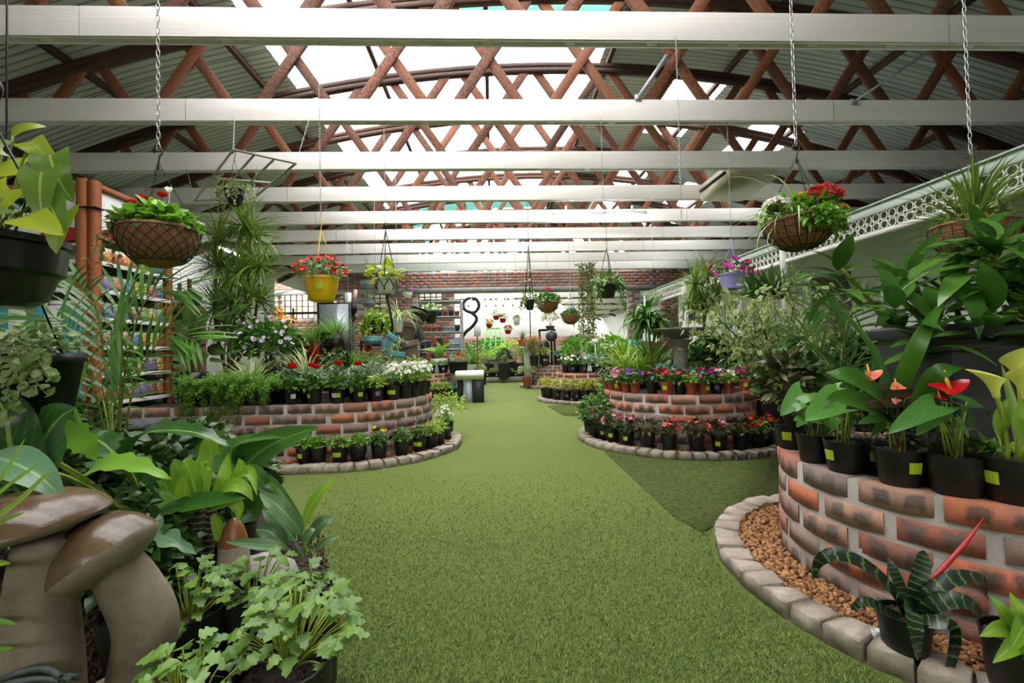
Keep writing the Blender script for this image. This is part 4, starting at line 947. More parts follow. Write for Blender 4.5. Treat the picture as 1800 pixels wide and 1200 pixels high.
for (px, py, dy, s, ang) in [(75, 245, -.02, .13, -30), (110, 270, -.05, .17, -60), (95, 300, -.1, .17, -75), (60, 290, .05, .15, 200), (25, 255, .05, .12, 170), (40, 330, -.1, .16, 250), (105, 345, -.1, .15, -50), (70, 375, -.13, .16, -20), (20, 355, -.12, .17, 200), (130, 370, -.02, .15, -85), (85, 330, 0, .15, 60), (10, 300, .1, .16, 150), (45, 235, .08, .12, 40)]:
    b = W(px - 22, py + 4, 1.3 + dy) - t.location; s *= .8; a = (g.uniform(-.04, .04), g.uniform(-.04, .04), .16); stalk(m, a, b, .003)
    d = (math.cos(R_(ang)), -.45, math.sin(R_(ang))); part('leaf', g.choice(PH), t, M=aim(b, d, (0.1, -.9, .55), s))
PHD = [MB().add(q[0], q[1][0], 0, q[2]).mesh('leaf', leafm('leaf_pothos_dark', '355c2a', '52803a', .3, .2)) for q in [leaf(1, .74, 'heart', 7, 4, d, .12, .01, .28) for d in (.6, 1.1)]]
for k in range(26):
    a = g.uniform(-3.4, .3); f = g.uniform(.4, 1); b = Vector((.14 * f * math.cos(a), .14 * f * math.sin(a), .19 + .13 * (1 - f * f) + g.uniform(0, .05))); part('leaf', PHD[k % 2], t, M=aim(b, (math.cos(a), math.sin(a) - .2, g.uniform(-.3, .5)), (.1, -.5, .8), g.uniform(.07, .11)))
part('leaf_stalk', m.mesh('leaf_stalk', STEMY), t, kind='stuff')
# pots hung in rows from the trusses
Y1, Y2, Y3, Y4, Y5, Y6, Y7 = [3.195 + 1.13 * k for k in range(7)]
YEL = plain('yellow_plastic', 'efc41a', .35, 0, .05, 8); LAVP = plain('lavender_plastic', '9a9cd8', .4, 0, .05, 8); REDP = plain('red_plastic', 'a3141c', .35, 0, .06, 8); TEAL = plain('teal_glaze', '5a9a9c', .4, 0, .1, 8)
fol = lambda k, s=1: [('foliage', pick(k), 'stuff')]
hangpot('yellow hanging pot of red impatiens with a yellow hook and a lime tag', 565, 487, Y1, .117, .17, YEL,
        [('foliage', gb(1, [L_mid, STEMG], 170, (.17, .16, .1), .05, 'lance', 91), 'stuff'), ('flower_head', blooms(1, P_red, 40, (.17, .16, .12), .026, .03, seed=92, low=0.0)[0], 'stuff'), ('flower_head', blooms(1, P_sal, 12, (.17, .16, .12), .024, .03, seed=93, low=0.0)[0], 'stuff')], .33, style='r', tag='l', hookmat=YEL, csize=.75)
hangpot('lavender hanging pot overflowing with magenta petunias', 1287, 481, Y2, .122, .155, LAVP,
        [('foliage', gb(1, [L_mid, STEMG], 200, (.2, .16, .1), .045, 'lance', 94), 'stuff'), ('flower_head', blooms(1, P_cerise, 34, (.21, .17, .12), .03, .03, seed=95, low=-.1)[0], 'stuff'), ('flower_head', blooms(1, P_mag, 14, (.21, .17, .12), .03, .03, seed=96, low=-.1)[0], 'stuff')], .28, style='r', tag='l', hookmat=LAVP, csize=.7)
PB = gb(1, [leafm('leaf_neon_pothos', '97b52f', 'd3da5a', .35, .35), STEMG], 40, (.13, .12, .1), .1, 'ovate', 97)
t = hangpot('pale grey pot of yellow-green pothos in a black knotted cord sling', 679, 489, Y2, .097, .15, PALEG, [('foliage', PB, 'stuff')], .46, style='r', hookmat=DARKM, cord=.004, csize=.7)
m = MB()
for k in range(6):
    b = k * math.pi / 3
    for sg in (-1, 1): m.tube([(.1 * math.cos(b), .1 * math.sin(b), .14), (.1 * math.cos(b + sg * .52), .1 * math.sin(b + sg * .52), .06), (.03 * math.cos(b + sg * .8), .03 * math.sin(b + sg * .8), -.006)], .004, 5)
m.tube([(0, 0, -.005), (.02, 0, -.1), (.05, 0, -.28), (.045, 0, -.36)], .011, 6); part('cord_sling', m.mesh('cord_sling', DARKM), t)
t = hangpot('small black pot of trailing variegated ivy below the hanging metal frame', 412, 334, Y2 + .1, .088, .145, BLACKG, [('trailing_stems', trail(98, [L_var, STEMG], 26, .34, .03, r0=.085), 'stuff')], .3, style='b', csize=.5)
hangpot('black hanging pot of trailing lime creeping jenny', 661, 563, Y3, .1, .16, BLACK, [('trailing_stems', trail(99, [L_lime, STEMG], 34, .3, .04, 'round', r0=.1), 'stuff'), ('foliage', gb(1, [L_lime, STEMG], 120, (.13, .13, .1), .04, 'round', 100), 'stuff')], .34, thin=True, chain=WHITEP)
t = hangpot('pale hanging pot of arching striped spider plant with dangling plantlets', 699, 560, Y3, .07, .16, PALEG, [('blades', pick('spider'), 'stuff')], .3, thin=True, chain=WHITEP, style='r', s=.85)
for k in range(3): part('plantlet', MB().blades(16, .12, .012, .6, .4, 1.6, 5, .005, 0, fold=.2).mesh('blades', L_spider), t, (.05 - .06 * k, -.08, -.12 - .05 * k), kind='stuff')
hangpot('black hanging bowl of white petunias in front of the pot shelves', 757, 547, Y5, .118, .2, BLACK, [('foliage', gb(1, [L_bright, STEMG], 120, (.13, .13, .1), .05, 'ovate', 101), 'stuff'), ('flower_head', blooms(1, P_white, 26, (.13, .13, .11), .028, .03, seed=102, low=0)[0], 'stuff')], .35)
hangpot('white hanging pot of pink flowers before the lattice windows', 716, 513, Y6, .1, .12, WHITEP, [('foliage', gb(1, [L_mid, STEMG], 80, (.1, .1, .07), .05, 'ovate', 103), 'stuff'), ('flower_head', blooms(1, P_mag, 26, (.13, .12, .09), .03, .03, seed=104, low=0)[0], 'stuff')], .4, thin=True, chain=WHITEP)
hangpot('grey-green hanging pot seen behind the corded pot, upper one', 645, 494, Y7, .15, .16, plain('sage_plastic', '75868a', .5), [], .4, thin=True, chain=STEEL)
hangpot('grey-green hanging pot seen behind the corded pot, lower one', 648, 527, Y7 + .2, .17, .16, plain('sage_plastic', '75868a', .5), fol('vblade'), .4, thin=True, chain=STEEL, s=.6)
t = hangpot('slim black hanging pot on black knotted cords with white beads', 931, 527, Y4, .072, .15, BLACK, [('trailing_stems', trail(105, [L_olive, STEMG], 16, .3, .035, r0=.07), 'stuff'), ('foliage', gb(1, [L_mid, STEMG], 60, (.1, .1, .16), .05, 'ovate', 106), 'stuff')], .8, cord=.006, csize=.9, chain=DARKM)
m = MB(); bb = MB()
for z in (.42, .28):
    for k in range(3):
        b = 2 * math.pi * k / 3 + .6; f = 1 - (z - .15) / .8; bb.scatter(BALL, [(.072 * f * math.cos(b), .072 * f * math.sin(b), z + .15)], (0, 0, 1), (1, 0, 0), .016)
part('bead', bb.mesh('bead', WHITEP), t, label='white beads on the cords'); m.tube([(0, 0, 0), (0, 0, -.4)], .008, 6); part('cord', m.mesh('cord', DARKM), t)
basket('coir hanging basket with a pink geranium in the middle of the aisle', W(963, 532, Y5), .185, .18, 3.2, STEEL, [('foliage', gb(1, [L_mid, STEMG], 320, (.22, .2, .14), .06, 'ovate', 107), 'stuff'), ('flower_head', MUM(108, P_cerise, 40, .05, .22, .02), 'stuff')], .35, 'cross', False, .8)
basket('coir hanging basket with spiky blue-grey carnation leaves, behind the pink geranium basket', W(1003, 555, Y6), .18, .165, 3.2, STEEL, [('foliage', gb(1, [L_mid, STEMG], 220, (.19, .18, .1), .06, 'ovate', 109), 'stuff'), ('blades', MB().blades(50, .28, .012, 1.2, .35, .5, 5, .02, 0, (.04, 0, 0)).mesh('blades', L_blue), 'stuff'), ('trailing_stems', trail(110, [L_var, STEMG], 12, .34, .035, r0=.18, az=3.1), 'stuff')], .36, 'grid', False, .8)
t = hangpot('black hanging bowl of glossy pointed leaves on a dark hook', 1068, 500, Y4, .135, .2, BLACK, [('foliage', gb(1, [L_mid, STEMG], 90, (.2, .18, .13), .11, 'lance', 111), 'stuff'), ('trailing_stems', trail(112, [L_mid, STEMG], 8, .5, .09, 'lance', r0=.12), 'stuff')], .55, csize=.8, cord=.005, chain=DARKM)
hangpot('pale green hanging pot of cream variegated leaves by the brick pier', 1149, 525, Y5, .108, .13, plain('mint_plastic', 'b9cfc4', .45), [('foliage', gb(1, [L_var, STEMG], 110, (.16, .14, .08), .05, 'ovate', 113), 'stuff')], .42, thin=True, chain=WHITEP)
for i, (px, py) in enumerate([(872, 555), (884, 560), (860, 569), (893, 580)]):
    hangpot(f'red hanging pot of yellow and red flowers, {["upper left", "upper right", "lower left", "lowest"][i]} of four before the green obelisk', px, py, 11.2, .085, .1, REDP, [('foliage', gb(1, [L_lime, STEMG], 60, (.1, .1, .1), .05, 'ovate', 114 + i), 'stuff'), ('flower_head', blooms(1, [P_yel, P_coral][i % 2], 14, (.1, .1, .1), .03, .04, seed=120 + i, low=0)[0], 'stuff')], .3, thin=True, chain=STEEL, group='small red hanging pots')
t = hangpot('marbled round hanging pot on a thin dark rod, right of the green obelisk', 908, 562, 10, .075, .12, WHITEP, fol('pansyleaf'), .35, thin=True, chain=DARKM, style='b')
# bare chains
for i, (px, py0, py1, y, s) in enumerate([(1186, 84, 385, Y1, .8), (1058, 190, 380, Y2, .55), (606, 420, 470, Y5, .7), (1007, 430, 520, Y6, .6)]):
    b = W(px + (12 if i == 0 else 3), py1, y - .06); t = thing('hanging_chain', f'{"long silver" if i == 0 else "thin"} chain hanging bare, {["nearest, from the first white truss", "thin one left of the strip light end", "left above the yellow pot row", "far one above the blue-grey basket"][i]}', 'chain', b)
    part('chain', chain_mesh(MB(), (0, 0, 0), (0, 0, 3.22 - b.z), s).mesh('chain', STEEL), t)
# metal frame hung flat under the trusses
A_, B_, C_, D_ = W(410, 263, 4.05), W(520, 287, 4.05), W(342, 353, 5.0), W(443, 350, 5.0)
t = thing('metal_frame', 'pale green metal plant frame hung flat from four chains', 'frame', A_); m = MB(); L = lambda a, b, f: (a + (b - a) * f) - A_
FRM = plain('pale_green_metal', 'a3ab98', .5, .2, .1)
for f in (0, .34, .66, 1):
    part('frame_bar', MB().tube([L(A_, B_, f), L(C_, D_, f)], .011, 6).mesh('frame_bar', FRM), t)
for f in (0, .5, 1): part('frame_bar', MB().tube([L(A_, C_, f), L(B_, D_, f)], .011, 6).mesh('frame_bar', FRM), t)
for a, b in ((A_, W(412, 177, 4.27)), (B_, W(545, 173, 4.27)), (C_, W(327, 268, 5.4)), (D_, W(452, 268, 5.4))): part('chain', chain_mesh(MB(), a - A_, Vector((b.x, b.y, 3.24)) - A_, .6).mesh('chain', STEEL), t)
# lights, air conditioner, braces
def striplight(label, a, b):
    a, b = Vector(a), Vector(b); c = (a + b) / 2; t = thing('strip_light', label, 'light', c); L_ = (b - a).length; rz = math.atan2((b - a).y, (b - a).x)
    part('housing', MB().box((0, 0, .05), (L_, .07, .06)).mesh('housing', WHITEP, False), t, rz=rz); part('light_tube', MB().tube([(-L_ / 2 + .02, 0, 0), (L_ / 2 - .02, 0, 0)], .019, 10).mesh('light_tube', m_emit('lit_tube', 'ffffff', 22)), t, rz=rz)
    part('bracket', MB().box((-L_ * .35, 0, .12), (.03, .03, .1)).box((L_ * .35, 0, .12), (.03, .03, .1)).mesh('bracket', WHITEP, False), t, rz=rz)
striplight('lit white strip light hung across the aisle in front of the fifth truss', W(970, 381, 7.3), W(1136, 379, 7.3))
striplight('lit strip light by the left wall behind the tall dragon tree', (-4.9, 8.4, 3.0), (-4.92, 9.1, 3.0))
t = thing('air_conditioner', 'beige ceiling-hung air conditioner between the white trusses', 'air conditioner', (3.35, 6.0, 3.1)); BEI = plain('beige_plastic', 'b3ae95', .45, 0, .06, 5)
V = [(-.3, -.42, .03), (.3, -.42, .03), (.3, .38, 0), (-.3, .38, 0), (-.33, -.44, .22), (.33, -.44, .22), (.33, .42, .22), (-.33, .42, .22)]
part('casing', MB().add(V, [(3, 2, 1, 0), (4, 5, 6, 7), (0, 1, 5, 4), (1, 2, 6, 5), (2, 3, 7, 6), (3, 0, 4, 7)]).mesh('casing', BEI, False), t)
part('grille', MB().box((-.33, 0, .14), (.02, .7, .03)).mesh('grille', DARKM, False), t); part('mounting_rail', MB().box((-.2, 0, .245), (.04, .9, .05)).box((.2, 0, .245), (.04, .9, .05)).mesh('mounting_rail', STEEL, False), t)
for i, (a, b) in enumerate([(W(1500, 180, 4.28), W(1640, 85, 4.25)), (W(1122, 172, 4.28), W(1172, 98, 4.25))]):
    t = thing('steel_brace', f'{["grey conduit rod slanting up to the right between the trusses", "galvanised steel strut slanting up behind the second truss"][i]}', 'brace', a)
    part('rod', MB().tube([(0, 0, 0), b - a], .012 if i == 0 else .02, 8).mesh('rod', STEELG), t); part('end_plate', MB().box((0, 0, 0), (.06, .02, .06)).mesh('end_plate', STEELG, False), t)
# ------------------------------------------------------------------ near plants: leaves laid out one by one
def spline(P, n):
    P = np.array(P, float); k = len(P)
    if k == 2: return P[0] + (P[1] - P[0]) * np.linspace(0, 1, n)[:, None]
    Q = np.concatenate([[2 * P[0] - P[1]], P, [2 * P[-1] - P[-2]]]); out_ = []
    for t in np.linspace(0, k - 1, n):
        i = min(int(t), k - 2); f = t - i; a, b, c, d = Q[i:i + 4]
        out_.append(.5 * (2 * b + (c - a) * f + (2 * a - 5 * b + 4 * c - d) * f * f + (3 * b - a - 3 * c + d) * f ** 3))
    return np.array(out_)
PROF = {'lance': lambda t: np.sin(np.pi * np.clip(t, 0, 1) ** .75) ** .85, 'strap': lambda t: np.minimum(1, .6 + 3 * t) * np.sqrt(np.clip(1 - t ** 5, 0, 1)), 'ovate': lambda t: np.sin(np.pi * t ** .6) ** .8,
        'obov': lambda t: np.sin(np.pi * t ** 1.3) ** .8, 'paddle': lambda t: np.where(t < .3, .12, np.sin(np.pi * np.clip((t - .3) / .7, 0, 1) ** .75) ** .7)}
def ribbon(name, parent, path, w, mat, prof='lance', fold=.18, wave=0, n=12, nu=4, face=(0, -.8, .6), lobes=0, lobed=.4, label=None, org=None):
    """one curved leaf following a path of (pixel x, pixel y, depth) points or world points"""
    org = Vector(org if org is not None else parent.location)
    P = [np.array(W(*p)) if p[0] > 20 or p[0] < -20 or abs(p[1]) > 20 else np.array(p) for p in path]
    q = spline(P, n + 1) - np.array(org); t = np.linspace(0, 1, n + 1); T = nrm(np.gradient(q, axis=0)); N = np.array(face, float)
    S = nrm(np.cross(T, N)); Z = np.cross(S, T); ww = np.maximum(PROF[prof](t), .03) * w / 2
    if lobes: ww = ww * (1 - lobed * (.5 + .5 * np.cos(2 * np.pi * lobes * t)))
    u = np.linspace(-1, 1, nu + 1)
    v = q[:, None] + S[:, None] * (u[None, :, None] * ww[:, None, None]) + Z[:, None] * (fold * np.abs(u)[None, :, None] * ww[:, None, None] + wave * w * (np.abs(u)[None, :] * np.sin(t[:, None] * 22 + 2 * np.sign(u)[None]))[..., None])
    i, j = np.meshgrid(np.arange(n), np.arange(nu), indexing='ij'); k = nu + 1
    uv = np.stack([np.tile((u + 1) / 2, n + 1), np.repeat(t, nu + 1)], -1)
    me = MB().add(v.reshape(-1, 3), np.stack([i * k + j, i * k + j + 1, (i + 1) * k + j + 1, (i + 1) * k + j], -1).reshape(-1, 4), 0, uv).mesh(name, mat)
    return part(name, me, parent, label=label)
def stalks(parent, lst, base, r, mat, name='leaf_stalk', sag=.05, jit=.02):
    m = MB(); g = random.Random(3); o = Vector(parent.location)
    for e in lst:
        b = W(*e) if isinstance(e, tuple) else e
        stalk(m, Vector(base) - o + Vector((g.uniform(-jit, jit), g.uniform(-jit, jit), 0)), b - o, r, 0, sag)
    part(name, m.mesh(name, mat), parent, kind='stuff' if len(lst) > 3 else None)
L_anth = leafm('leaf_anthurium', '33602a', '4a7c36', .28, .15, None, vein=5); L_bronzeleaf = leafm('leaf_dark_bronze', '3a2a20', '4d3b28', .28, .1, '6b4f3a')
L_philo = leafm('leaf_heart_green', '437a30', '5f9a40', .32, .25, None, vein=4); L_lily = leafm('leaf_peace_lily', '35641f', '4c7f2a', .32, .25, None, vein=9)
L_gloss = leafm('leaf_glossy_dark', '2f5c22', '5f8f36', .2, .22); L_phd = leafm('leaf_philodendron', '1f4220', '3b6a2f', .28, .12, '7c9c50', vein=6, back='3a6a2a')
L_phm = leafm('leaf_philodendron_pale', '4f7656', '668f68', .3, .12, '86a878', vein=6); L_aspi = leafm('leaf_broad_green', '2f5a22', '47782c', .3, .25, '6d9440', vein=8)
L_cane = leafm('leaf_cane_bright', '6a9a24', '8db53a', .35, .35, '9dc052'); L_lob = leafm('leaf_lobed_bright', '4a7229', '739a40', .42, .28, None, vein=3)
L_vri = leafm('leaf_zebra_banded', '17241c', '24342a', .3, .08, None, band='5e8a3e'); L_calla = leafm('leaf_calla', '6f9a2c', '8fb53a', .3, .3)
RED_S = plain('red_flower_spike', 'b5161a', .35, 0, .15, 30); RED_A = plain('red_spathe', 'a80f18', .2, 0, .1, 10); COR = plain('coral_spathe', 'd3705a', .25, 0, .12, 12); SPX = plain('yellow_spadix', 'e2a72a', .6, 0, .1, 60)
CALLA = petal('calla_spathe', 'c9d255', 'dbe27c')
# pots along the top of the near planter
def topA(px, r=.077, h=.125, tag='', ta=0, name='potted_plant', label='', plant=(), inset=.0):
    p = onring(px, CA, .70 - r - .012 - inset); t = potted(name, label, 'potted plant', (p.x, p.y, ZA), r, h, BLACK, 'n', plant, tag, ta + math.atan2(p.x, p.y) * -.9, 'pots on the near right planter'); return t, Vector((p.x, p.y, ZA + h * .9))
t, b = topA(1387, .072, .12, 'l', -.3, 'potted_croton', 'dark bronze leafy shrub in a black pot, at the left end of the near planter', [('foliage', bushes(1, [L_bronze, STEMB], 260, (.15, .14, .17), .075, 'lance', .2, -.6, .9, .3, 40, seed=130)[0], 'stuff'), ('foliage', bushes(1, [L_dark, STEMB], 120, (.15, .14, .14), .06, 'ovate', .22, -.6, .9, .4, 10, seed=131)[0], 'stuff')])
def heartplant(t, b, lst, w=.84, mat=L_philo, r=.0035, smat=STEMY, lim=.9):
    me = [MB().add(q[0], q[1][0], 0, q[2]).mesh('leaf', mat) for q in (leaf(1, w, 'heart', 9, 4, d, .12, .01, .3) for d in (.4, .8, 1.2))]
    for i, (bx, by, tx, ty, d0, d1) in enumerate(lst):
        P0, P1 = W(bx, by, b.y + d0), W(tx, ty, b.y + d1); part('leaf', me[i % 3], t, M=aim(P0 - t.location, P1 - P0, (.1, -.55, .8), (P1 - P0).length * 1.08))
    stalks(t, [(e[0], e[1], b.y + e[4]) for e in lst], b, r, smat)
t, b = topA(1427, .068, .12, '', 0, 'potted_philodendron', 'small heart-leaved green plant in a black pot, second from left on the near planter')
heartplant(t, b, [(1412, 690, 1376, 722, -.02, -.05), (1408, 705, 1436, 690, -.05, -.08), (1400, 716, 1422, 705, -.08, -.1), (1430, 735, 1402, 732, -.04, -.08), (1425, 728, 1396, 745, .02, .04), (1440, 700, 1452, 680, .05, .1), (1445, 735, 1462, 752, -.04, -.07)])
t, b = topA(1482, .077, .125, 'l', -.9, 'potted_philodendron', 'larger heart-leaved plant in a lime-tagged pot, third from left on the near planter')
heartplant(t, b, [(1480, 700, 1426, 724, -.03, -.1), (1482, 690, 1496, 680, .03, .08), (1492, 705, 1508, 728, -.06, -.1), (1475, 680, 1445, 690, .05, .08), (1495, 690, 1520, 712, .0, .02), (1470, 735, 1450, 755, .03, .05)])
t, b = topA(1577, .08, .13, 'l', .55, 'potted_anthurium', 'anthurium with coral flowers and dark bronze leaves, fourth along the near planter')
heartplant(t, b, [(1560, 702, 1500, 705, -.02, -.06), (1592, 700, 1660, 676, -.03, -.03), (1550, 722, 1512, 738, .03, .06), (1578, 690, 1530, 668, .04, .06)], .66, L_bronzeleaf, .003, STEMB)
heartplant(t, b, [(1600, 720, 1640, 740, .0, -.03), (1562, 735, 1522, 728, -.03, -.06), (1590, 745, 1625, 765, -.05, -.08), (1560, 730, 1535, 765, .04, .06), (1595, 730, 1600, 770, .05, .07)], .55, L_anth, .003)
def spathe(t, px, py, y, s, mat, ang=.4, lean=(.1, -.35, .8), foot=None):
    p = W(px, py, y) - t.location; sp = leaf(1, .95, 'heart', 7, 4, -.6, .2, .01, .25)
    d = Vector((math.cos(ang), math.sin(ang) * .6, .12)); part('spathe', MB().add(sp[0], sp[1][0], 0, sp[2]).mesh('spathe', mat), t, M=aim(p - d * s * .3, d, lean, s))
    part('spadix', MB().tube([(0, 0, 0), (.0, .1 * s, .3 * s), (.02 * s, .2 * s, .65 * s)], [.055 * s, .06 * s, .03 * s], 8).mesh('spadix', SPX), t, p)
    m = MB(); stalk(m, (foot or Vector((0, 0, .115))), p, .0028, 0, .04); part('flower_stalk', m.mesh('flower_stalk', STEMB if mat is COR else STEMG), t)
spathe(t, 1530, 662, b.y - .02, .07, COR, .2); spathe(t, 1578, 683, b.y - .06, .055, COR, 1.2, (-.5, -.7, .4)); spathe(t, 1577, 706, b.y - .06, .03, COR, 1.4, (-.6, -.7, .3))
t, b = topA(1675, .083, .13, '', 0, 'potted_anthurium', 'anthurium with a glossy red flower in a black pot, fifth along the near planter')
heartplant(t, b, [(1645, 712, 1576, 744, -.05, -.1), (1700, 706, 1762, 708, -.02, .0), (1692, 716, 1748, 742, -.05, -.08), (1650, 728, 1618, 755, -.06, -.1), (1698, 722, 1725, 748, .03, .05), (1662, 708, 1636, 694, .05, .1), (1682, 735, 1708, 765, -.06, -.1), (1655, 740, 1632, 770, .05, .07)], .5, L_anth, .0032)
spathe(t, 1670, 684, b.y - .05, .095, RED_A, .1); spathe(t, 1653, 700, b.y - .04, .045, RED_A, 1.0)
t, b = topA(1775, .085, .14, 'l', -.75, 'potted_calla', 'yellow-green calla lily in a black pot, nearest on the right of the near planter')
def callaflower(t, path, y, s, tilt):
    m = MB(); P = [W(px, py, y) - t.location for px, py in path]; m.tube(spline([tuple(p) for p in P], 8), .0065, 7); part('flower_stalk', m.mesh('flower_stalk', STEMY), t)
    k = 20; a = np.linspace(-2.9, 2.9, k); V = []; U = []
    for j, z in enumerate(np.linspace(0, 1, 8)):
        r = .13 + .33 * z ** 2.2; flare = z ** 3
        for i, an in enumerate(a):
            l = math.cos(an / 2) ** 2; V.append((r * math.cos(an) * (1 + .5 * flare * l), r * math.sin(an), z * (.75 + .5 * l) + .12 * flare * l - .1 * flare * (1 - l))); U.append((i / k, z))
    f = np.array([(j * k + i, j * k + i + 1, (j + 1) * k + i + 1, (j + 1) * k + i) for j in range(7) for i in range(k - 1)])
    d = (P[-1] - P[-2]).normalized(); d = Vector((d.x, d.y, d.z)); R = Matrix.Translation(P[-1]) @ Vector((0, 0, 1)).rotation_difference(d).to_matrix().to_4x4() @ Matrix.Rotation(tilt, 4, 'Z') @ Matrix.Scale(s, 4)
    part('spathe', MB().add(V, f, 0, U).mesh('spathe', CALLA), t, M=R)
callaflower(t, [(1772, 815), (1768, 760), (1758, 715), (1752, 697)], b.y - .03, .075, 2.6); callaflower(t, [(1785, 815), (1795, 740), (1793, 690), (1790, 668)], b.y, .08, -1.8); callaflower(t, [(1792, 815), (1805, 760), (1808, 720), (1804, 700)], b.y - .06, .075, -2.4)
for path, w_ in [([(1770, 815, b.y), (1755, 755, b.y - .03), (1770, 700, b.y - .02)], .05), ([(1780, 815, b.y), (1792, 750, b.y - .06), (1815, 690, b.y - .05)], .06), ([(1768, 815, b.y), (1760, 790, b.y - .08), (1752, 760, b.y - .1)], .018), ([(1790, 815, b.y), (1790, 770, b.y + .03), (1760, 640, b.y + .08)], .045), ([(1775, 818, b.y - .02), (1800, 790, b.y - .1), (1790, 730, b.y - .12)], .05)]:
    ribbon('leaf', t, path, w_, L_calla, 'paddle', .3)
for i, (px, ins) in enumerate([(1528, .14), (1632, .13)]): topA(px, .065, .11, 'l', .2, 'potted_plant', f'lime-tagged pot of small dark leaves, {["left", "right"][i]} one in the second row of the near planter', [('foliage', LIB['lizzied'][i], 'stuff')], ins)
t, b = topA(1745, .06, .06, '', 0, 'potted_chrysanthemum', 'low pot of yellow button chrysanthemums behind the calla lily', [('foliage', LIB['carpet'][0], 'stuff'), ('flower_head', MUM(140, P_yel, 90, .08, .03, .014), 'stuff', 'yellow button flowers')], .17)
t, b = topA(1718, .05, .06, '', 0, 'potted_kalanchoe', 'small pot of pink flowers in clear wrap on the near planter', [('foliage', LIB['pansyleaf'][0], 'stuff'), ('flower_head', MUM(141, P_mag, 60, .05, .03, .012), 'stuff', 'pink flowers')], .12)
# the charcoal trough and its glossy cane plant
rz = -.26; NCAN = 1; TP = Vector((2.12, 1.80, ZA)); hw, hd, hh = .38, .23, .58
t = thing('trough_planter', 'large charcoal trough with a rolled rim and double lime label, on the near planter', 'planter', TP, rz); V = []
lv = [(.82, 0), (.9, hh * .5), (.9, hh * .52), (.915, hh * .52), (.94, hh * .66), (.945, hh * .68), (.955, hh * .68), (.975, hh * .9), (1.03, hh * .91), (1.045, hh * .94), (1.045, hh * .98), (1.02, hh), (.93, hh), (.88, hh * .8)]
def octa(fx, z, c=.05):
    x, y = hw * fx, hd * (1 - (1 - fx) * hw / hd); return [(-x + c, -y, z), (x - c, -y, z), (x, -y + c, z), (x, y - c, z), (x - c, y, z), (-x + c, y, z), (-x, y - c, z), (-x, -y + c, z)]
for fx, z in lv: V += octa(fx, z)
part('body', MB().add(V, [tuple(range(8))[::-1]] + [(i * 8 + j, i * 8 + (j + 1) % 8, i * 8 + 8 + (j + 1) % 8, i * 8 + 8 + j) for i in range(len(lv) - 1) for j in range(8)]).mesh('body', GREYP, True, .5), t)
part('soil', MB().add(octa(.9, hh * .84), [tuple(range(8))]).mesh('soil', SOILB, False), t)
for dx in (-.033, .033): part('label', MB().add([(dx - .031, -hd * .985 + .005, hh * .79), (dx + .031, -hd * .985 + .005, hh * .79), (dx + .031, -hd * 1.0 + .005, hh * .885), (dx - .031, -hd * 1.0 + .005, hh * .885)], [(0, 1, 2, 3)], 0, [(0, 0), (1, 0), (1, 1), (0, 1)]).mesh('label', LIME, False), t, label='lime green printed label')
GL = [MB().add(q[0], q[1][0], 0, q[2]).mesh('leaf', L_gloss) for q in (leaf(1, w_, 'lance', 9, 4, d, .22, .006) for w_, d in ((.26, .35), (.27, .8), (.25, 1.3), (.28, .55)))]
pl = thing('cane_plant', 'large glossy broad-leaved dragon plant on green canes filling the charcoal trough', 'plant', (TP.x, TP.y, ZA + hh * .84)); g = random.Random(8); Rz = Matrix.Rotation(rz, 3, 'Z')
cans = [(-.3, -.12, .22), (-.22, .05, .3), (-.12, -.12, .42), (-.02, .02, .36), (.08, -.13, .3), (.17, .05, .45), (.26, -.12, .36), (.32, .08, .3), (-.33, .1, .4), (-.05, -.16, .2), (.2, -.16, .18), (.02, .12, .52), (-.17, .14, .36), (-.28, -.15, .12), (.05, -.18, .12), (-.15, -.17, .14), (.3, -.16, .14), (.12, -.06, .24), (-.08, .08, .26)]
for i, (x, y, h) in enumerate(cans):
    b = Rz @ Vector((x, y, 0)); lean = Rz @ Vector((x * .7 + g.uniform(-.05, .05), y * .5 - .04, 0)); tip = b + lean * .8 + Vector((0, 0, h))
    part('cane', MB().tube(spline([tuple(b), tuple(b + lean * .3 + Vector((0, 0, h * .5))), tuple(tip)], 9), np.array([.011, .0105, .012, .010, .0105, .010, .0115, .009, .007]), 8).mesh('cane', STEMY), pl)
    n = 12
    for k in range(n):
        a = k * 2.4 + g.uniform(-.3, .3) + i; e = 1.2 - 1.25 * (1 - k / n) ** .8 + g.uniform(-.2, .2); p = tip + Vector((0, 0, -.012 * (n - k)))
        d = Vector((math.cos(a) * math.cos(e), math.sin(a) * math.cos(e), math.sin(e))); part('leaf', g.choice(GL), pl, M=aim(p, d, (0, -.25, 1), g.uniform(.2, .31)))
for k in range(46):
    x = g.uniform(-.4, .36); p = Rz @ Vector((x, g.uniform(-.22, -.02), g.uniform(.04, .34) if x > .05 else g.uniform(.24, .4))); a = g.uniform(-2.9, -.25); e = g.uniform(-.5, .6); d = Vector((math.cos(a) * math.cos(e), math.sin(a) * math.cos(e), math.sin(e)))
    part('leaf', g.choice(GL), pl, M=aim(p, d, (0, -.3, 1), g.uniform(.2, .33)))
m = MB()
for k in range(16):
    x, y = g.uniform(-.14, .06), g.uniform(-.21, -.12); tt = np.linspace(0, 1, 22); ph = g.uniform(0, 6); q = np.stack([x + .035 * np.sin(tt * 9 + ph), y + .03 * np.cos(tt * 9 + ph), tt * g.uniform(.14, .26)], -1); m.tube(q, .009, 6)
part('curled_cane', m.mesh('curled_cane', STEMY), pl, label='curled yellow-green bamboo canes')
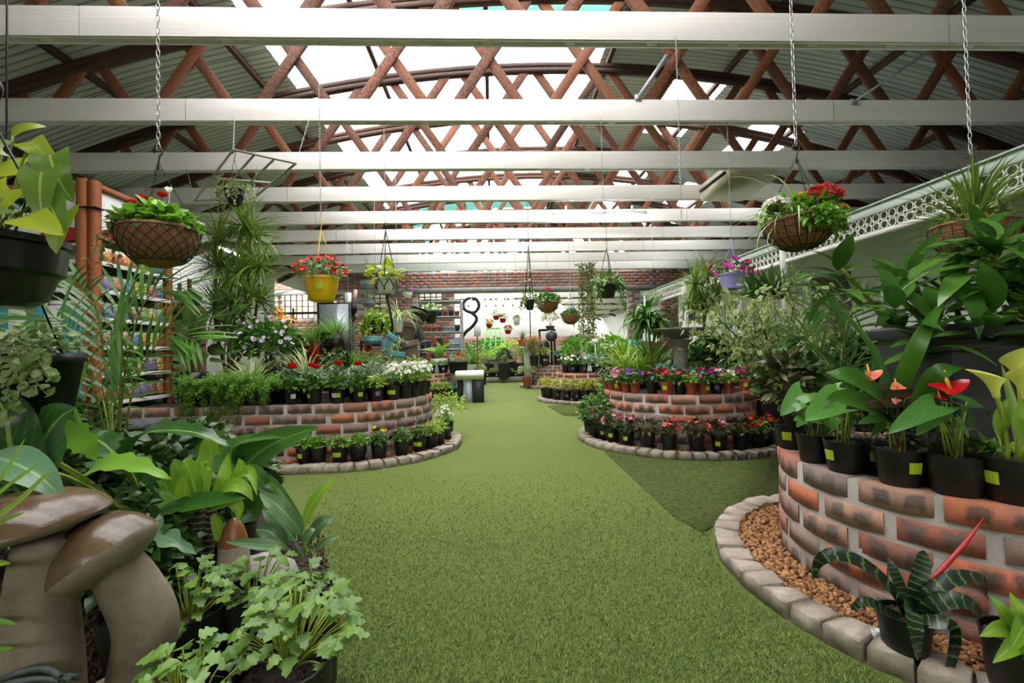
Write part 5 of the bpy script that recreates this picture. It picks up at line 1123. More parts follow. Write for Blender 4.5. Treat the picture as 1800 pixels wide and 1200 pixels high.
# peace-lily in front of the trough
p = Vector((1.60, 1.66, ZA)); t = potted('potted_peace_lily', 'large broad-leaved peace lily standing before the charcoal trough', 'potted plant', p, .08, .13, BLACK, 'n', ()); b = p + Vector((0, 0, .12)); y = p.y
for path, w_ in [([(1572, 740, y), (1562, 690, y - .02), (1530, 610, y - .05), (1470, 532, y - .02)], .06), ([(1576, 740, y), (1580, 680, y - .05), (1620, 590, y - .1), (1662, 522, y - .02)], .075), ([(1580, 745, y), (1600, 715, y - .1), (1650, 655, y - .2), (1692, 646, y - .18)], .085), ([(1568, 745, y), (1545, 700, y - .1), (1500, 665, y - .18), (1452, 655, y - .15)], .13), ([(1566, 745, y), (1545, 720, y - .08), (1480, 700, y - .1), (1445, 720, y - .1)], .09), ([(1585, 745, y), (1610, 730, y), (1640, 690, y + .02)], .08)]:
    ribbon('leaf', t, path, w_, L_lily, 'ovate', .2, .012, 14)
# flaming-sword bromeliad on the gravel
p = G(1592, 1150, .04); t = potted('potted_bromeliad', 'flaming sword bromeliad with zebra-banded leaves and red spike, standing by the kerb', 'potted plant', p, .072, .13, BLACK, 'n', ()); y = p.y
for path, w_ in [([(1602, 1085, y), (1608, 1040, y), (1618, 1000, y + .01), (1624, 966, y + .02)], .07), ([(1592, 1085, y), (1585, 1045, y + .03), (1572, 1010, y + .05), (1560, 980, y + .07)], .05), ([(1590, 1085, y), (1573, 1045, y - .02), (1530, 1000, y - .05), (1475, 974, y - .05), (1440, 985, y - .03), (1428, 1018, y)], .05), ([(1606, 1085, y), (1630, 1045, y - .02), (1680, 1015, y - .02), (1732, 1025, y), (1733, 1068, y + .03)], .055), ([(1600, 1085, y - .01), (1600, 1068, y - .06), (1608, 1110, y - .11), (1613, 1160, y - .1)], .06), ([(1606, 1088, y), (1640, 1062, y - .05), (1700, 1060, y - .08), (1756, 1130, y - .06)], .06), ([(1604, 1090, y - .02), (1630, 1092, y - .06), (1672, 1100, y - .1), (1675, 1140, y - .1), (1662, 1196, y - .09)], .05), ([(1590, 1088, y), (1560, 1075, y - .03), (1521, 1056, y - .05), (1495, 1072, y - .04)], .035), ([(1596, 1085, y + .03), (1640, 1060, y + .08), (1690, 1050, y + .1)], .04)]:
    ribbon('leaf', t, path, w_ * .78, L_vri, 'strap', .25, 0, 16, 2)
q = spline([tuple(W(*e) - t.location) for e in [(1602, 1075, y), (1626, 1032, y), (1665, 990, y), (1700, 950, y), (1729, 910, y)]], 14)
part('flower_spike', MB().tube(q, np.array([.003, .004, .005, .006, .0065, .007, .0072, .0072, .007, .0065, .006, .005, .0035, .0015]), 8).mesh('flower_spike', RED_S), t, label='long red flower spike')
p = G(1800, 1225, .04); t = potted('potted_dumb_cane', 'broad-leaved green plant in a black pot cut by the right edge, beside the bromeliad', 'potted plant', p, .085, .17, BLACK, 'n', ()); y = p.y
for path, w_ in [([(1785, 1125, y), (1765, 1080, y - .02), (1740, 1045, y)], .05), ([(1790, 1125, y), (1790, 1075, y), (1775, 1040, y + .03)], .05), ([(1795, 1125, y), (1800, 1100, y - .08), (1772, 1150, y - .12)], .06), ([(1785, 1125, y), (1760, 1105, y - .06), (1722, 1118, y - .06)], .045), ([(1795, 1125, y), (1810, 1085, y), (1815, 1060, y)], .06), ([(1790, 1128, y), (1785, 1130, y - .08), (1745, 1165, y - .1)], .05), ([(1796, 1125, y), (1820, 1100, y - .06), (1800, 1160, y - .12)], .06), ([(1788, 1125, y + .02), (1770, 1090, y + .05), (1755, 1070, y + .08)], .05)]:
    ribbon('leaf', t, path, w_, L_cane, 'ovate', .2, .006, 8)
t = thing('plastic_cup', 'small white plastic cup standing in the gravel by the bromeliad pot', 'cup', G(1541, 1128, .04)); part('cup', MB().lathe([(.001, 0), (.011, 0), (.014, .04), (.013, .04), (.01, .004)], 12).mesh('cup', WHITEP), t)
# variegated fig tree between the two right planters
c = W(1392, 600, 3.42); t = thing('fig_tree', 'cream-variegated weeping fig tree standing between the two right planters', 'tree', (2.36, 3.42, 0))
part('pot', potmesh(.19, .34, BLACK), t); part('soil', soilmesh(.17), t, (0, 0, .3)); g2 = np.random.default_rng(77); m = MB(); o = Vector((2.36, 3.42, 0)); m.tube(spline([(0, 0, .3), (.02, 0, .55), tuple(W(1372, 660, 3.42) - o)], 8), np.linspace(.022, .014, 8), 8)
tips = []
for px, py, dy in [(1250, 545, -.1), (1225, 560, 0), (1290, 530, .1), (1330, 540, -.2), (1360, 520, .1), (1400, 510, -.1), (1430, 520, .15), (1460, 540, -.1), (1470, 590, .1), (1440, 610, -.25), (1400, 600, -.3), (1350, 610, -.25), (1310, 590, -.1), (1420, 660, -.2), (1380, 560, .2), (1450, 560, .25), (1340, 570, .2)]:
    q = spline([tuple(W(1372, 660, 3.42) - o), tuple((W(1372, 640, 3.42) * .5 + W(px, py + 30, 3.42 + dy) * .5) - o), tuple(W(px, py, 3.42 + dy) - o)], 8); m.tube(q, np.linspace(.011, .003, 8), 5); tips.append(q)
part('trunk', m.mesh('trunk', STEMB), t); m = MB(); PP = np.concatenate([q[3:][g2.integers(0, 5, 130)] for q in tips]); PP = PP + g2.normal(0, .075, PP.shape); D = g2.normal(0, 1, PP.shape); D[:, 2] -= .4
m.scatter(leaf(1, .5, 'ovate', 4, 2, .7, .2), PP, D, ups(len(PP), g2, .5), g2.uniform(.04, .075, len(PP))); part('foliage', m.mesh('foliage', leafm('leaf_fig_cream', '66843a', '8fa552', .4, .3, None, 'c9ce98', .68)), t, kind='stuff')
# ------------------------------------------------------------------ left foreground
m = MB(); g = np.random.default_rng(55); n = 200000; yy = 1 / g.uniform(1 / 4.2, 1 / .84, n); xx = g.uniform(-.62, 1.0, n) * yy * .9 - .02
ok = (xx > -.42 - (yy - 1.2) * .44) & ((xx - CA[0]) ** 2 + (yy - CA[1]) ** 2 > 1.02 ** 2) & ((xx - CB[0]) ** 2 + (yy - CB[1]) ** 2 > 1.12 ** 2) & (yy < 3.9) & (g.uniform(0, 1, n) < np.clip((4.0 - yy) / 1.6, 0, 1)); xx, yy = xx[ok], yy[ok]; n = len(xx)
th = g.uniform(0, 6.28, n); hh = .009 * g.uniform(.6, 1.3, n) * (.8 + .15 * yy); le = g.normal(0, .006, (n, 2)) + np.array((.002, .003)); wd = .0016 * (.7 + .35 * yy)
b0 = np.stack([xx - wd * np.cos(th), yy - wd * np.sin(th), np.full(n, .001)], -1); b1 = np.stack([xx + wd * np.cos(th), yy + wd * np.sin(th), np.full(n, .001)], -1); tp = np.stack([xx + le[:, 0], yy + le[:, 1], hh], -1)
PILE = m_gravel('turf_fibre', '3c521b', '658036', '88964e')
m.add(np.stack([b0, b1, tp], 1).reshape(-1, 3), np.arange(n * 3).reshape(-1, 3)); part('turf_pile', m.mesh('turf_pile', PILE), FLO, kind='stuff')
part('mulch_bed', poly([tuple(G(*q)[:2]) for q in [(588, 1260), (583, 1110), (566, 1000), (500, 930), (452, 880), (420, 850), (330, 838), (-200, 838), (-900, 1260)]], .012, .02, SOILB, 'mulch_bed'), FLO)
m = MB(); g = np.random.default_rng(5); P = []
while len(P) < 5000:
    q = G(g.uniform(-60, 575), g.uniform(880, 1230)); 
    if q.y < 2.6 and q.x < -.32 - (q.y - 1.2) * .42: P.append((q.x, q.y, .014))
P = np.array(P); m.scatter(BALL, P, g.normal(0, 1, P.shape), g.normal(0, 1, P.shape), g.uniform(.004, .013, (len(P), 1)) * np.array((1.6, .8, .5))); part('bark_mulch', m.mesh('bark_mulch', m_gravel('bark', '241812', '3f2a1d', '5c4230')), FLO, kind='stuff')
STONE = m_stone('cast_stone', '6f6455', '8c8070', 'a09485', 9, .7, .004); CAPM = m_stone('glazed_cap', '4a3a2a', '66513b', '7d6648', 7, .22, .002); TIPM = m_stone('brown_glaze', '7a4a2c', '95613c', '8a5836', 8, .3, .003)
def mushroom(label, base, stem, srad, cap, R, H, tilt, az, name='mushroom_ornament'):
    t = thing(name, label, 'ornament', base); o = Vector(base)
    q = spline([tuple(Vector(p) - o) for p in stem], 16); part('stem', MB().tube(q, np.interp(np.linspace(0, 1, 16), np.linspace(0, 1, len(srad)), srad), 24).mesh('stem', STONE), t)
    tp = [(.001, H), (R * .3, H * .97), (R * .6, H * .8), (R * .85, H * .5), (R * .98, H * .16), (R * 1.0, H * .05)]; bt = [(R * 1.0, H * .05), (R * .985, -H * .04), (R * .8, -H * .22), (R * .5, -H * .36), (R * .2, -H * .38)]
    lob = lambda a: 1 + .03 * np.sin(a * 2 + 1) + .015 * np.sin(a * 5)
    M = Matrix.Translation(Vector(cap) - o) @ Matrix.Rotation(az, 4, 'Z') @ Matrix.Rotation(tilt, 4, 'Y')
    part('cap', MB().lathe(tp, 40, 0, lobes=lob).mesh('cap', CAPM), t, M=M, label='glossy brown cap'); part('cap_underside', MB().lathe(bt, 40, 0, lobes=lob).mesh('cap_underside', STONE), t, M=M); return t
y = 1.06
mushroom('big cast stone mushroom with a glossy brown cap and straight thick stem', tuple(G(60, 1300)[:2] * 0) + (0,) if False else (W(64, 1400, y).x, y, 0), [(W(64, 1400, y).x, y, 0), W(66, 1200, y), W(72, 1050, y), W(86, 940, y)], [.088, .08, .062, .056], W(36, 922, y), .15, .068, -.1, .3)
mushroom('second cast stone mushroom with a tilted brown cap and bent stem', (W(215, 1290, y + .12).x, y + .12, 0), [(W(215, 1290, y + .12).x, y + .12, 0), W(242, 1190, y + .1), W(258, 1100, y + .09), W(228, 1030, y + .08), W(190, 975, y + .06)], [.075, .062, .066, .06, .05], W(188, 980, y + .05), .108, .1, -.62, 0)
t = thing('ornament_rock', 'rough cast stone base under the two mushrooms', 'ornament', (W(150, 1250, y + .06).x, y + .1, 0)); g = np.random.default_rng(9); m = MB(); prof = [(.17, 0), (.165, .08), (.13, .15), (.07, .19), (.001, .2)]
m.lathe(prof, 26, 0, lobes=lambda a: 1 + .12 * np.sin(a * 3 + 1) + .08 * np.sin(a * 7)); part('rock', m.mesh('rock', STONE), t)
t = thing('toadstool_ornament', 'small cast stone toadstool with a pointed brown cap, behind the seedling pots', 'ornament', (W(412, 1100, 1.62).x, 1.62, 0)); o = t.location
part('stem', MB().tube([(0, 0, 0), (0, 0, .2), (0, 0, .36)], [.06, .055, .047], 20).mesh('stem', STONE), t); part('cap', MB().lathe([(.047, .355), (.042, .38), (.03, .42), (.014, .445), (.001, .45)], 20).mesh('cap', TIPM), t, label='pointed brown cap')
t = thing('rock', 'pale grey rock behind the toadstool', 'rock', (W(455, 1000, 1.75).x, 1.75, .12)); m = MB(); g = np.random.default_rng(3); v = nrm(g.normal(0, 1, (60, 3))) 
part('stone', MB().lathe([(.14, -.12), (.13, .0), (.1, .1), (.05, .135), (.001, .14)], 14, lobes=lambda a: 1 + .15 * np.sin(a * 2) + .1 * np.sin(a * 5)).mesh('stone', m_stone('pale_rock', '8f8a86', 'aaa5a2', 'c2bebc', 10)), t)
SPK = m_stone('speckled_stone', '35383a', '4a4d4f', '606365', 60, .8, .004)
for i, (px, py, y, r, z1) in enumerate([(285, 780, 2.5, .06, .66), (310, 800, 2.3, .045, .5)]):
    t = thing('stone_pillar', f'{"speckled dark grey stone pillar" if i == 0 else "smaller dark grey stone pillar"} among the philodendron leaves', 'pedestal', (W(px, 900, y).x, y, 0)); part('shaft', MB().lathe([(r * 1.1, 0), (r, .03), (r * .95, z1 - .02), (r, z1), (.001, z1 + .005)], 20).mesh('shaft', SPK), t)  # free-standing dark stone pillars in the left bed
t = thing('urn', 'dark grey round stone urn under the seed rack', 'urn', (W(245, 800, 2.9).x, 2.9, 0)); part('bowl', MB().lathe([(.1, 0), (.14, .2), (.12, .45), (.17, .56), (.19, .6), (.17, .62), (.001, .6)], 26).mesh('bowl', SPK), t)
t = thing('scroll_ornament', 'dark green-grey carved scroll ornament in the bottom corner', 'ornament', W(12, 1225, .92)); m = MB()
for k in range(9):
    q = np.linspace(0, 1, 10); m.tube(np.stack([-.1 + .2 * q, -.02 + .018 * k + .02 * np.sin(q * 5 + k), .03 * np.sin(q * 3.1) - .012 * abs(k - 4) + .01], -1) * .62, .0068, 6)
part('ridge', m.mesh('ridge', m_stone('verdigris', '2c3534', '48544f', '6b7a72', 12, .6)), t, kind='stuff')
# areca palm
def frond(parent, path, L0, n=20, w=.022, mat=None, both=(1, -1), droop=.5, dens=1.0, fwd=.75):
    org = parent.location; q = spline([tuple(W(*p) - org) for p in path], 26); T = nrm(np.gradient(q, axis=0)); m = MB(); m.tube(q, np.linspace(.006, .0015, 26), 5, 1)
    lt = leaf(1, w, 'lance', 5, 2, droop, .25); idx = np.linspace(7, 25, n); pos = np.stack([np.interp(idx, np.arange(26), q[:, k]) for k in range(3)], -1); tt = np.stack([np.interp(idx, np.arange(26), T[:, k]) for k in range(3)], -1)
    side = nrm(np.cross(tt, np.array((.1, -.75, .65)))); f = (idx - 7) / 18; Ls = L0 * (.55 + .9 * np.sin(np.pi * (.15 + .75 * f))) * .75
    for s in both: m.scatter((lt[0] * np.array((1 / 1, 1, 1)), lt[1], lt[2]), pos, tt * (fwd + .5 * f[:, None]) + side * s + np.array((0, 0, .12)), np.array((0, -.5, 1.0)), np.stack([np.full(n, 1.0), Ls, Ls], -1) * np.array((1, 1, 1)), 0)
    return part('frond', m.mesh('frond', [mat or L_palm, STEMY]), parent)
L_palm = leafm('leaf_palm', '3d7226', '66993a', .32, .25, '7fa84c'); L_palmd = leafm('leaf_palm_dark', '2c5522', '47752e', .34, .2)
y = 2.35; pp = (W(195, 900, y).x, y, 0); t = thing('areca_palm', 'tall feathery areca palm with yellow stems standing before the seed rack', 'palm', pp); part('pot', potmesh(.13, .26, BLACK), t); part('soil', soilmesh(.115), t, (0, 0, .23))
for i, path in enumerate([[(200, 830, y), (186, 660, y), (168, 540, y - .1), (128, 492, y - .25)], [(205, 830, y), (222, 640, y - .05), (262, 520, y - .1), (330, 505, y - .1)], [(208, 830, y), (236, 680, y - .05), (290, 590, y - .1), (345, 600, y - .15)], [(212, 830, y), (252, 730, y - .1), (300, 690, y - .2), (338, 750, y - .3)], [(196, 830, y), (165, 680, y - .1), (110, 570, y - .2), (62, 560, y - .3)], [(192, 830, y), (160, 740, y - .1), (118, 700, y - .2), (88, 740, y - .3)], [(200, 830, y), (196, 640, y + .1), (214, 520, y + .15), (270, 470, y + .2)], [(206, 830, y), (226, 700, y + .1), (262, 620, y + .15), (318, 640, y + .1)], [(202, 830, y), (210, 700, y - .15), (215, 600, y - .3), (205, 560, y - .4)], [(200, 830, y), (180, 700, y + .1), (140, 600, y + .15), (100, 560, y + .2)]]):
    if i not in (3, 7): frond(t, path, .27, 15, .02, L_palm if i % 3 else L_palmd)
m = MB()
for k in range(9): b = W(178 + 7 * k, 760 + 10 * (k % 3), y - .02 * (k % 2)) - t.location; m.tube([(.03 * (k - 4) / 4, .02 * (k % 3 - 1), .22), tuple(b)], .007, 6)
part('cane', m.mesh('cane', STEMY), t, kind='stuff')
# dark palm behind the near planter, right
y = 2.75; t = thing('bamboo_palm', 'dark pleated bamboo palm behind the near right planter', 'palm', (W(1480, 800, y).x, y, 0)); part('pot', potmesh(.13, .3, BLACK), t); part('soil', soilmesh(.115), t, (0, 0, .27))
for i, path in enumerate([[(1480, 780, y), (1490, 660, y), (1470, 560, y - .1), (1425, 540, y - .15)], [(1480, 780, y), (1478, 640, y), (1500, 540, y), (1548, 520, y)], [(1480, 780, y), (1500, 700, y - .1), (1450, 640, y - .2), (1400, 650, y - .2)], [(1480, 780, y), (1485, 680, y), (1530, 610, y - .1), (1560, 640, y - .2)], [(1478, 780, y), (1470, 690, y), (1430, 600, y + .1), (1390, 590, y + .1)], [(1482, 780, y), (1490, 700, y - .1), (1470, 690, y - .25), (1440, 740, y - .35)]]):
    frond(t, path, .26, 16, .02, L_palmd)
# philodendrons: huge lobed leaves
def bigleafplant(label, name, base, r, h, lst, stalkmat, mats, srad=.006):
    t = thing(name, label, 'plant', (base[0], base[1], 0)); part('pot', potmesh(r, h, BLACK), t); part('soil', soilmesh(r * .88), t, (0, 0, h * .88)); b = Vector((base[0], base[1], h * .88))
    for e in lst: ribbon('leaf', t, e[0], e[1], mats[e[2]], **e[3])
    stalks(t, [e[0][0] for e in lst], b, srad, stalkmat, sag=.08); return t
K = lambda **k: k
y = 1.75; x0 = W(210, 900, y).x
bigleafplant('big split-leaf philodendron with long frilled dark leaves over the mushrooms', 'philodendron', (x0, 1.95), .13, .24, [
    ([(222, 818, y), (250, 765, y - .05), (330, 758, y - .12), (408, 784, y - .15)], .13, 0, K(prof='ovate', lobes=8, lobed=.3, n=40, wave=.03, fold=.35, face=(0, -.35, .9))),
    ([(205, 800, y), (175, 775, y + .05), (150, 768, y + .05), (120, 772, y)], .14, 0, K(prof='ovate', lobes=6, lobed=.3, n=30, wave=.03, face=(0, -.3, .9))),
    ([(140, 858, y - .15), (165, 822, y - .2), (230, 815, y - .25), (302, 842, y - .28)], .11, 1, K(prof='ovate', lobes=6, lobed=.3, n=30, wave=.02, face=(0, -.5, .8))),
    ([(60, 850, y - .25), (70, 790, y - .3), (100, 740, y - .3), (132, 716, y - .3)], .19, 0, K(prof='ovate', n=16, face=(.2, -.8, .5))),
    ([(40, 850, y - .3), (20, 790, y - .35), (10, 730, y - .35), (-10, 690, y - .3)], .18, 0, K(prof='ovate', n=16, face=(.2, -.8, .5))),
    ([(-20, 800, y - .55), (20, 812, y - .65), (70, 838, y - .68), (114, 880, y - .68)], .09, 2, K(prof='ovate', n=16, face=(.25, -.6, .75))),
    ([(238, 948, y - .2), (262, 935, y - .25), (305, 950, y - .3), (346, 974, y - .3)], .085, 2, K(prof='ovate', lobes=4, lobed=.5, n=32, face=(0, -.6, .75))),
    ([(160, 850, y), (150, 900, y - .1), (190, 930, y - .15), (225, 920, y - .15)], .12, 0, K(prof='ovate', n=12)),
    ([(225, 830, y + .1), (260, 860, y + .05), (290, 900, y), (300, 940, y)], .1, 0, K(prof='ovate', n=12)),
    ([(60, 790, y - .1), (110, 765, y - .15), (150, 780, y - .2), (170, 810, y - .2)], .12, 1, K(prof='ovate', lobes=5, lobed=.3, n=24)),
    ([(0, 760, y - .1), (40, 740, y - .15), (80, 760, y - .2), (100, 800, y - .2)], .12, 0, K(prof='ovate', n=14)),
], STEMY, [L_phd, L_bright, L_phm])
y = 2.0; x0 = W(400, 900, y).x
bigleafplant('broad-leaved aspidistra with big upright green leaves, edge of the aisle', 'aspidistra', (x0 - .05, 2.1), .11, .2, [
    ([(425, 860, y), (440, 810, y), (490, 775, y - .05), (560, 750, y - .08)], .17, 0, K(prof='ovate', n=16, face=(-.1, -.9, .4))),
    ([(420, 850, y), (405, 800, y), (430, 775, y), (500, 768, y - .1)], .13, 0, K(prof='ovate', n=14, face=(0, -.4, .9))),
    ([(410, 850, y), (385, 800, y + .1), (360, 775, y + .1), (400, 760, y + .05)], .15, 0, K(prof='ovate', n=14)),
    ([(405, 855, y), (375, 820, y), (368, 780, y), (362, 765, y)], .1, 1, K(prof='ovate', n=12)),
    ([(430, 860, y), (446, 850, y - .05), (478, 850, y - .1), (532, 910, y - .1)], .06, 0, K(prof='lance', n=16)),
    ([(272, 900, y - .35), (320, 888, y - .38), (380, 880, y - .4), (432, 876, y - .4)], .1, 2, K(prof='lance', n=14, face=(0, -.4, .9))),
    ([(430, 870, y), (440, 900, y - .05), (425, 880, y - .05), (445, 820, y - .08)], .12, 0, K(prof='ovate', n=14)),
    ([(395, 850, y), (440, 830, y - .1), (470, 860, y - .1), (500, 900, y - .1)], .07, 0, K(prof='ovate', n=14)),
    ([(425, 860, y), (420, 815, y + .05), (435, 790, y + .05), (455, 800, y + .05)], .16, 0, K(prof='ovate', n=14)),
], STEMG, [L_aspi, L_cane, L_gloss])
# cane dracaena with scarred trunks
y = 1.72; t = thing('corn_plant', 'bright green dracaena on thick scarred trunks beside the small toadstool', 'plant', (W(355, 1000, y).x, y, 0)); part('pot', potmesh(.1, .2, BLACK), t); part('soil', soilmesh(.088), t, (0, 0, .175))
TRK = NT('scarred_trunk'); _z = TRK.n('SeparateXYZ', TRK.coord()).outputs[2]; _w = TRK.math('SINE', TRK.math('ADD', TRK.math('MULTIPLY', _z, 290.0), TRK.math('MULTIPLY', TRK.noise(18), 6.0))); TRK = TRK.done(TRK.bsdf(TRK.mix(TRK.math('GREATER_THAN', _w, .8), lin('2a2419'), lin('8d8766')), .8))
for a, b, r in ((338, 345, .02), (362, 372, .018), (348, 352, .016)):
    A1 = W(a, 985, y) - t.location; A1.z = .17; B1 = W(b, 885, y) - t.location; part('trunk', MB().tube([tuple(A1), tuple(B1)], r, 12).mesh('trunk', TRK), t)
for path, w_ in [([(345, 900, y), (325, 860, y), (312, 820, y), (306, 806, y)], .06), ([(350, 895, y), (340, 850, y), (328, 815, y), (322, 808, y)], .07), ([(356, 895, y), (360, 850, y), (366, 820, y), (352, 812, y - .05)], .055), ([(352, 900, y), (330, 880, y - .05), (325, 850, y - .08), (335, 830, y - .08)], .07), ([(362, 890, y), (390, 850, y - .03), (398, 820, y), (402, 795, y)], .05), ([(362, 895, y), (400, 855, y - .08), (430, 858, y - .1), (445, 880, y - .1)], .05), ([(360, 900, y), (405, 880, y - .1), (420, 895, y - .12), (418, 918, y - .12)], .045), ([(368, 890, y), (420, 850, y), (424, 820, y), (420, 805, y)], .05), ([(345, 900, y), (300, 890, y - .05), (270, 910, y - .08), (262, 930, y - .08)], .05), ([(372, 900, y), (385, 930, y - .08), (388, 950, y - .1), (384, 958, y - .1)], .04), ([(370, 895, y), (410, 840, y), (440, 830, y), (452, 870, y - .05)], .05), ([(358, 895, y), (345, 840, y + .05), (350, 800, y + .06)], .06), ([(350, 905, y), (300, 870, y), (290, 850, y), (275, 845, y)], .05)]:
    ribbon('leaf', t, path, w_, L_cane, 'lance', .25, .004, 12)
# paddle-leaved young plant by the aisle
L_pad = leafm('leaf_paddle', '3d6138', '567a4c', .35, .15, '7fa068', vein=7)
y = 1.62; p = Vector((W(548, 985, y).x, y, 0)); t = potted('potted_bird_of_paradise', 'young paddle-leaved plant with one upright yellow-green leaf, at the edge of the turf aisle', 'potted plant', p, .075, .2, BLACK, 'n', ())
for path, w_ in [([(536, 975, y), (527, 934, y - .02), (490, 890, y - .03), (456, 866, y)], .085), ([(540, 975, y), (536, 918, y), (560, 870, y - .02), (592, 838, y)], .055), ([(530, 978, y), (501, 958, y - .03), (475, 935, y - .04), (450, 930, y - .02)], .085), ([(545, 975, y), (545, 946, y), (565, 920, y - .03), (587, 908, y - .02)], .07), ([(548, 985, y), (555, 968, y - .03), (575, 950, y - .04), (597, 942, y - .03)], .03), ([(530, 985, y), (500, 962, y - .06), (450, 956, y - .08), (396, 952, y - .08)], .05), ([(534, 978, y), (515, 945, y + .02), (480, 905, y + .04), (462, 895, y + .05)], .08), ([(538, 978, y), (535, 950, y - .05), (545, 935, y - .06), (553, 928, y - .05)], .04)]:
    ribbon('leaf', t, path, w_ * .74, L_pad if w_ != .055 else L_cane, 'paddle', .22, .004, 14)
# lobed bright seedlings in big black pots
LB = [MB().add(q[0], q[1][0], 0, q[2]).mesh('leaf', L_lob) for q in (leaf(1, 1.0, 'ovate', 14, 4, d, .12, .02, .12, 3, .42) for d in (.3, .7, 1.1))]
g = random.Random(21)
for i, (px, py, y, r, h, n, R, off, z) in enumerate([(332, 1078, 1.36, .09, .19, 54, .12, (0, 0), 0), (424, 1045, 1.47, .085, .19, 26, .11, (.06, .02), 0), (498, 1170, 1.05, .105, .19, 84, .13, (.0, .08), 0), (545, 1075, 1.36, .085, .2, 60, .12, (-.03, -.02), 0), (330, 1245, .98, .08, .17, 40, .1, (-.0, 0), 0)]):
    q = W(px, py, y); lb = ['beside the bent mushroom stem', 'with much bare soil, behind the other two', 'nearest, with pale creeping stems', 'at the edge of the turf', 'lowest, cut by the bottom edge'][i]
    t = potted('potted_lobed_seedling', f'black pot of bright lobed-leaf seedlings, {lb}', 'potted plant', (q.x, q.y, max(0, q.z - h * .95)), r, q.z if False else min(h * 1.5, q.z), BLACK, 'n', (), 'l' if i == 0 else '', -.1, 'lobed-leaf seedlings in black pots') if False else potted('potted_lobed_seedling', f'black pot of bright lobed-leaf seedlings, {lb}', 'potted plant', (q.x, q.y, 0), r, max(.12, q.z + .012), BLACK, 'n', (), 'l' if i == 0 else '', -.1, 'lobed-leaf seedlings in black pots')
    hz = max(.12, q.z + .012) * .88; m = MB()
    for k in range(n):
        a = g.uniform(0, 6.28); f = math.sqrt(g.uniform(0.03, 1)); b = Vector((off[0] + R * f * math.cos(a), off[1] + R * f * math.sin(a), hz + .04 + .1 * (1 - f * f) + g.uniform(-.02, .03)))
        stalk(m, (off[0] * .6 + .02 * math.cos(a), off[1] * .6 + .02 * math.sin(a), hz), b, .0022, 0, .1, 4, 6)
        part('leaf', g.choice(LB), t, M=aim(b, (math.cos(a) * .8 + g.uniform(-.3, .3), math.sin(a) * .8 + g.uniform(-.4, .2), g.uniform(-.25, .25)), (g.uniform(-.3, .3), -.25, 1), g.uniform(.03, .05)))
    part('leaf_stalk', m.mesh('leaf_stalk', STEMY), t, kind='stuff')
# shade plants filling the dark ground behind
for i, (px, py, y, k, s) in enumerate([(120, 880, 1.95, 'darkbush', 1.0), (265, 880, 2.05, 'darkbush', 1.1), (300, 930, 1.85, 'darkbush', .8), (60, 800, 2.3, 'darkbush', 1.2), (410, 880, 2.3, 'darkbush', .9), (240, 990, 1.5, 'darkbush', .7), (140, 800, 2.7, 'darkbush', 1.2), (330, 800, 2.75, 'darkbush', 1.0)]):
    q = W(px, py, y); potted('potted_shrub', f'dark leafy plant in deep shade of the left bed, {NB(i)} of the shaded fillers', 'potted plant', (q.x, y, 0), .1, .22, BLACK, 'n', [('foliage', LIB['darkbush'][i % 3], 'stuff')], '', 0, 'shaded filler plants in the left bed', s=s)
for i, (px, y) in enumerate([(395, 1.85), (418, 2.0)]):
    q = W(px, 930, y); t = thing('empty_pot', f'{"tall" if i else "wide"} black nursery pot standing empty behind the toadstool', 'pot', (q.x, y, 0)); part('pot', potmesh(.075, .2 + .1 * i, BLACK), t)
# trailing plants in the black box on the left, and long blades at the edge
y = 1.5; q = W(22, 622, y); t = thing('hanging_trough', 'black plastic trough of trailing plectranthus hung at the left', 'planter', (q.x, q.y, q.z - .2)); V = []
for sx, z in ((.8, 0), (.95, .17), (1.0, .172), (1.0, .2), (.9, .2), (.85, .1)): V += [(-.16 * sx, -.08 * sx, z), (.16 * sx, -.08 * sx, z), (.16 * sx, .08 * sx, z), (-.16 * sx, .08 * sx, z)]
part('box', MB().add(V, [(3, 2, 1, 0)] + [(i * 4 + j, i * 4 + (j + 1) % 4, i * 4 + 4 + (j + 1) % 4, i * 4 + 4 + j) for i in range(5) for j in range(4)] + [(20, 21, 22, 23)]).mesh('box', BLACK, False), t)
PLE = leafm('leaf_plectranthus', '5f7a3c', '8fa569', .5, .25, '9db173')
m = MB(); g = np.random.default_rng(14); PP = np.stack([g.uniform(-.15, .17, 330), g.uniform(-.08, .09, 330), .21 + np.abs(g.normal(0, .04, 330))], -1); m.scatter(SL['round'], PP, g.normal(0, 1, PP.shape) * np.array((1, 1, .4)), ups(330, g, .5) + np.array((0, -.5, 0)), g.uniform(.018, .03, 330)); part('foliage', m.mesh('foliage', PLE), t, kind='stuff')
m = MB(); PP = []
for k in range(9):
    x = g.uniform(.06, .19); l = g.uniform(.06, .24); tt = np.linspace(0, 1, 9); q2 = np.stack([x + .1 * tt * g.uniform(-.2, 1.2), -.1 - .02 * np.sin(tt * 3) - .03 * tt, .21 - l * tt ** 1.3], -1); m.tube(q2, .0018, 4, 1, False); PP.append(np.repeat(q2[2:], 2, 0))
PP = np.concatenate(PP); m.scatter(SL['round'], PP, g.normal(0, 1, PP.shape), ups(len(PP), g, .4) + np.array((0, -1.3, -.3)), g.uniform(.018, .034, len(PP))); part('trailing_stems', m.mesh('trailing_stems', [PLE, STEMG]), t, kind='stuff')
part('hanger', MB().tube([(-.15, 0, .2), (-.02, 0, .62), (-.02, 0, 2.25)], .003, 5).tube([(.15, 0, .2), (-.02, 0, .62)], .003, 5).mesh('hanger', DARKM), t)
part('tag', MB().box((-.14, -.09, .1), (.035, .004, .05)).mesh('tag', LIME, False), t, label='lime green plant tag')
t = thing('flax_plant', 'long yellow-green strap leaves reaching in at the left edge over the mushroom', 'plant', (-1.35, .98, 0)); y = .95
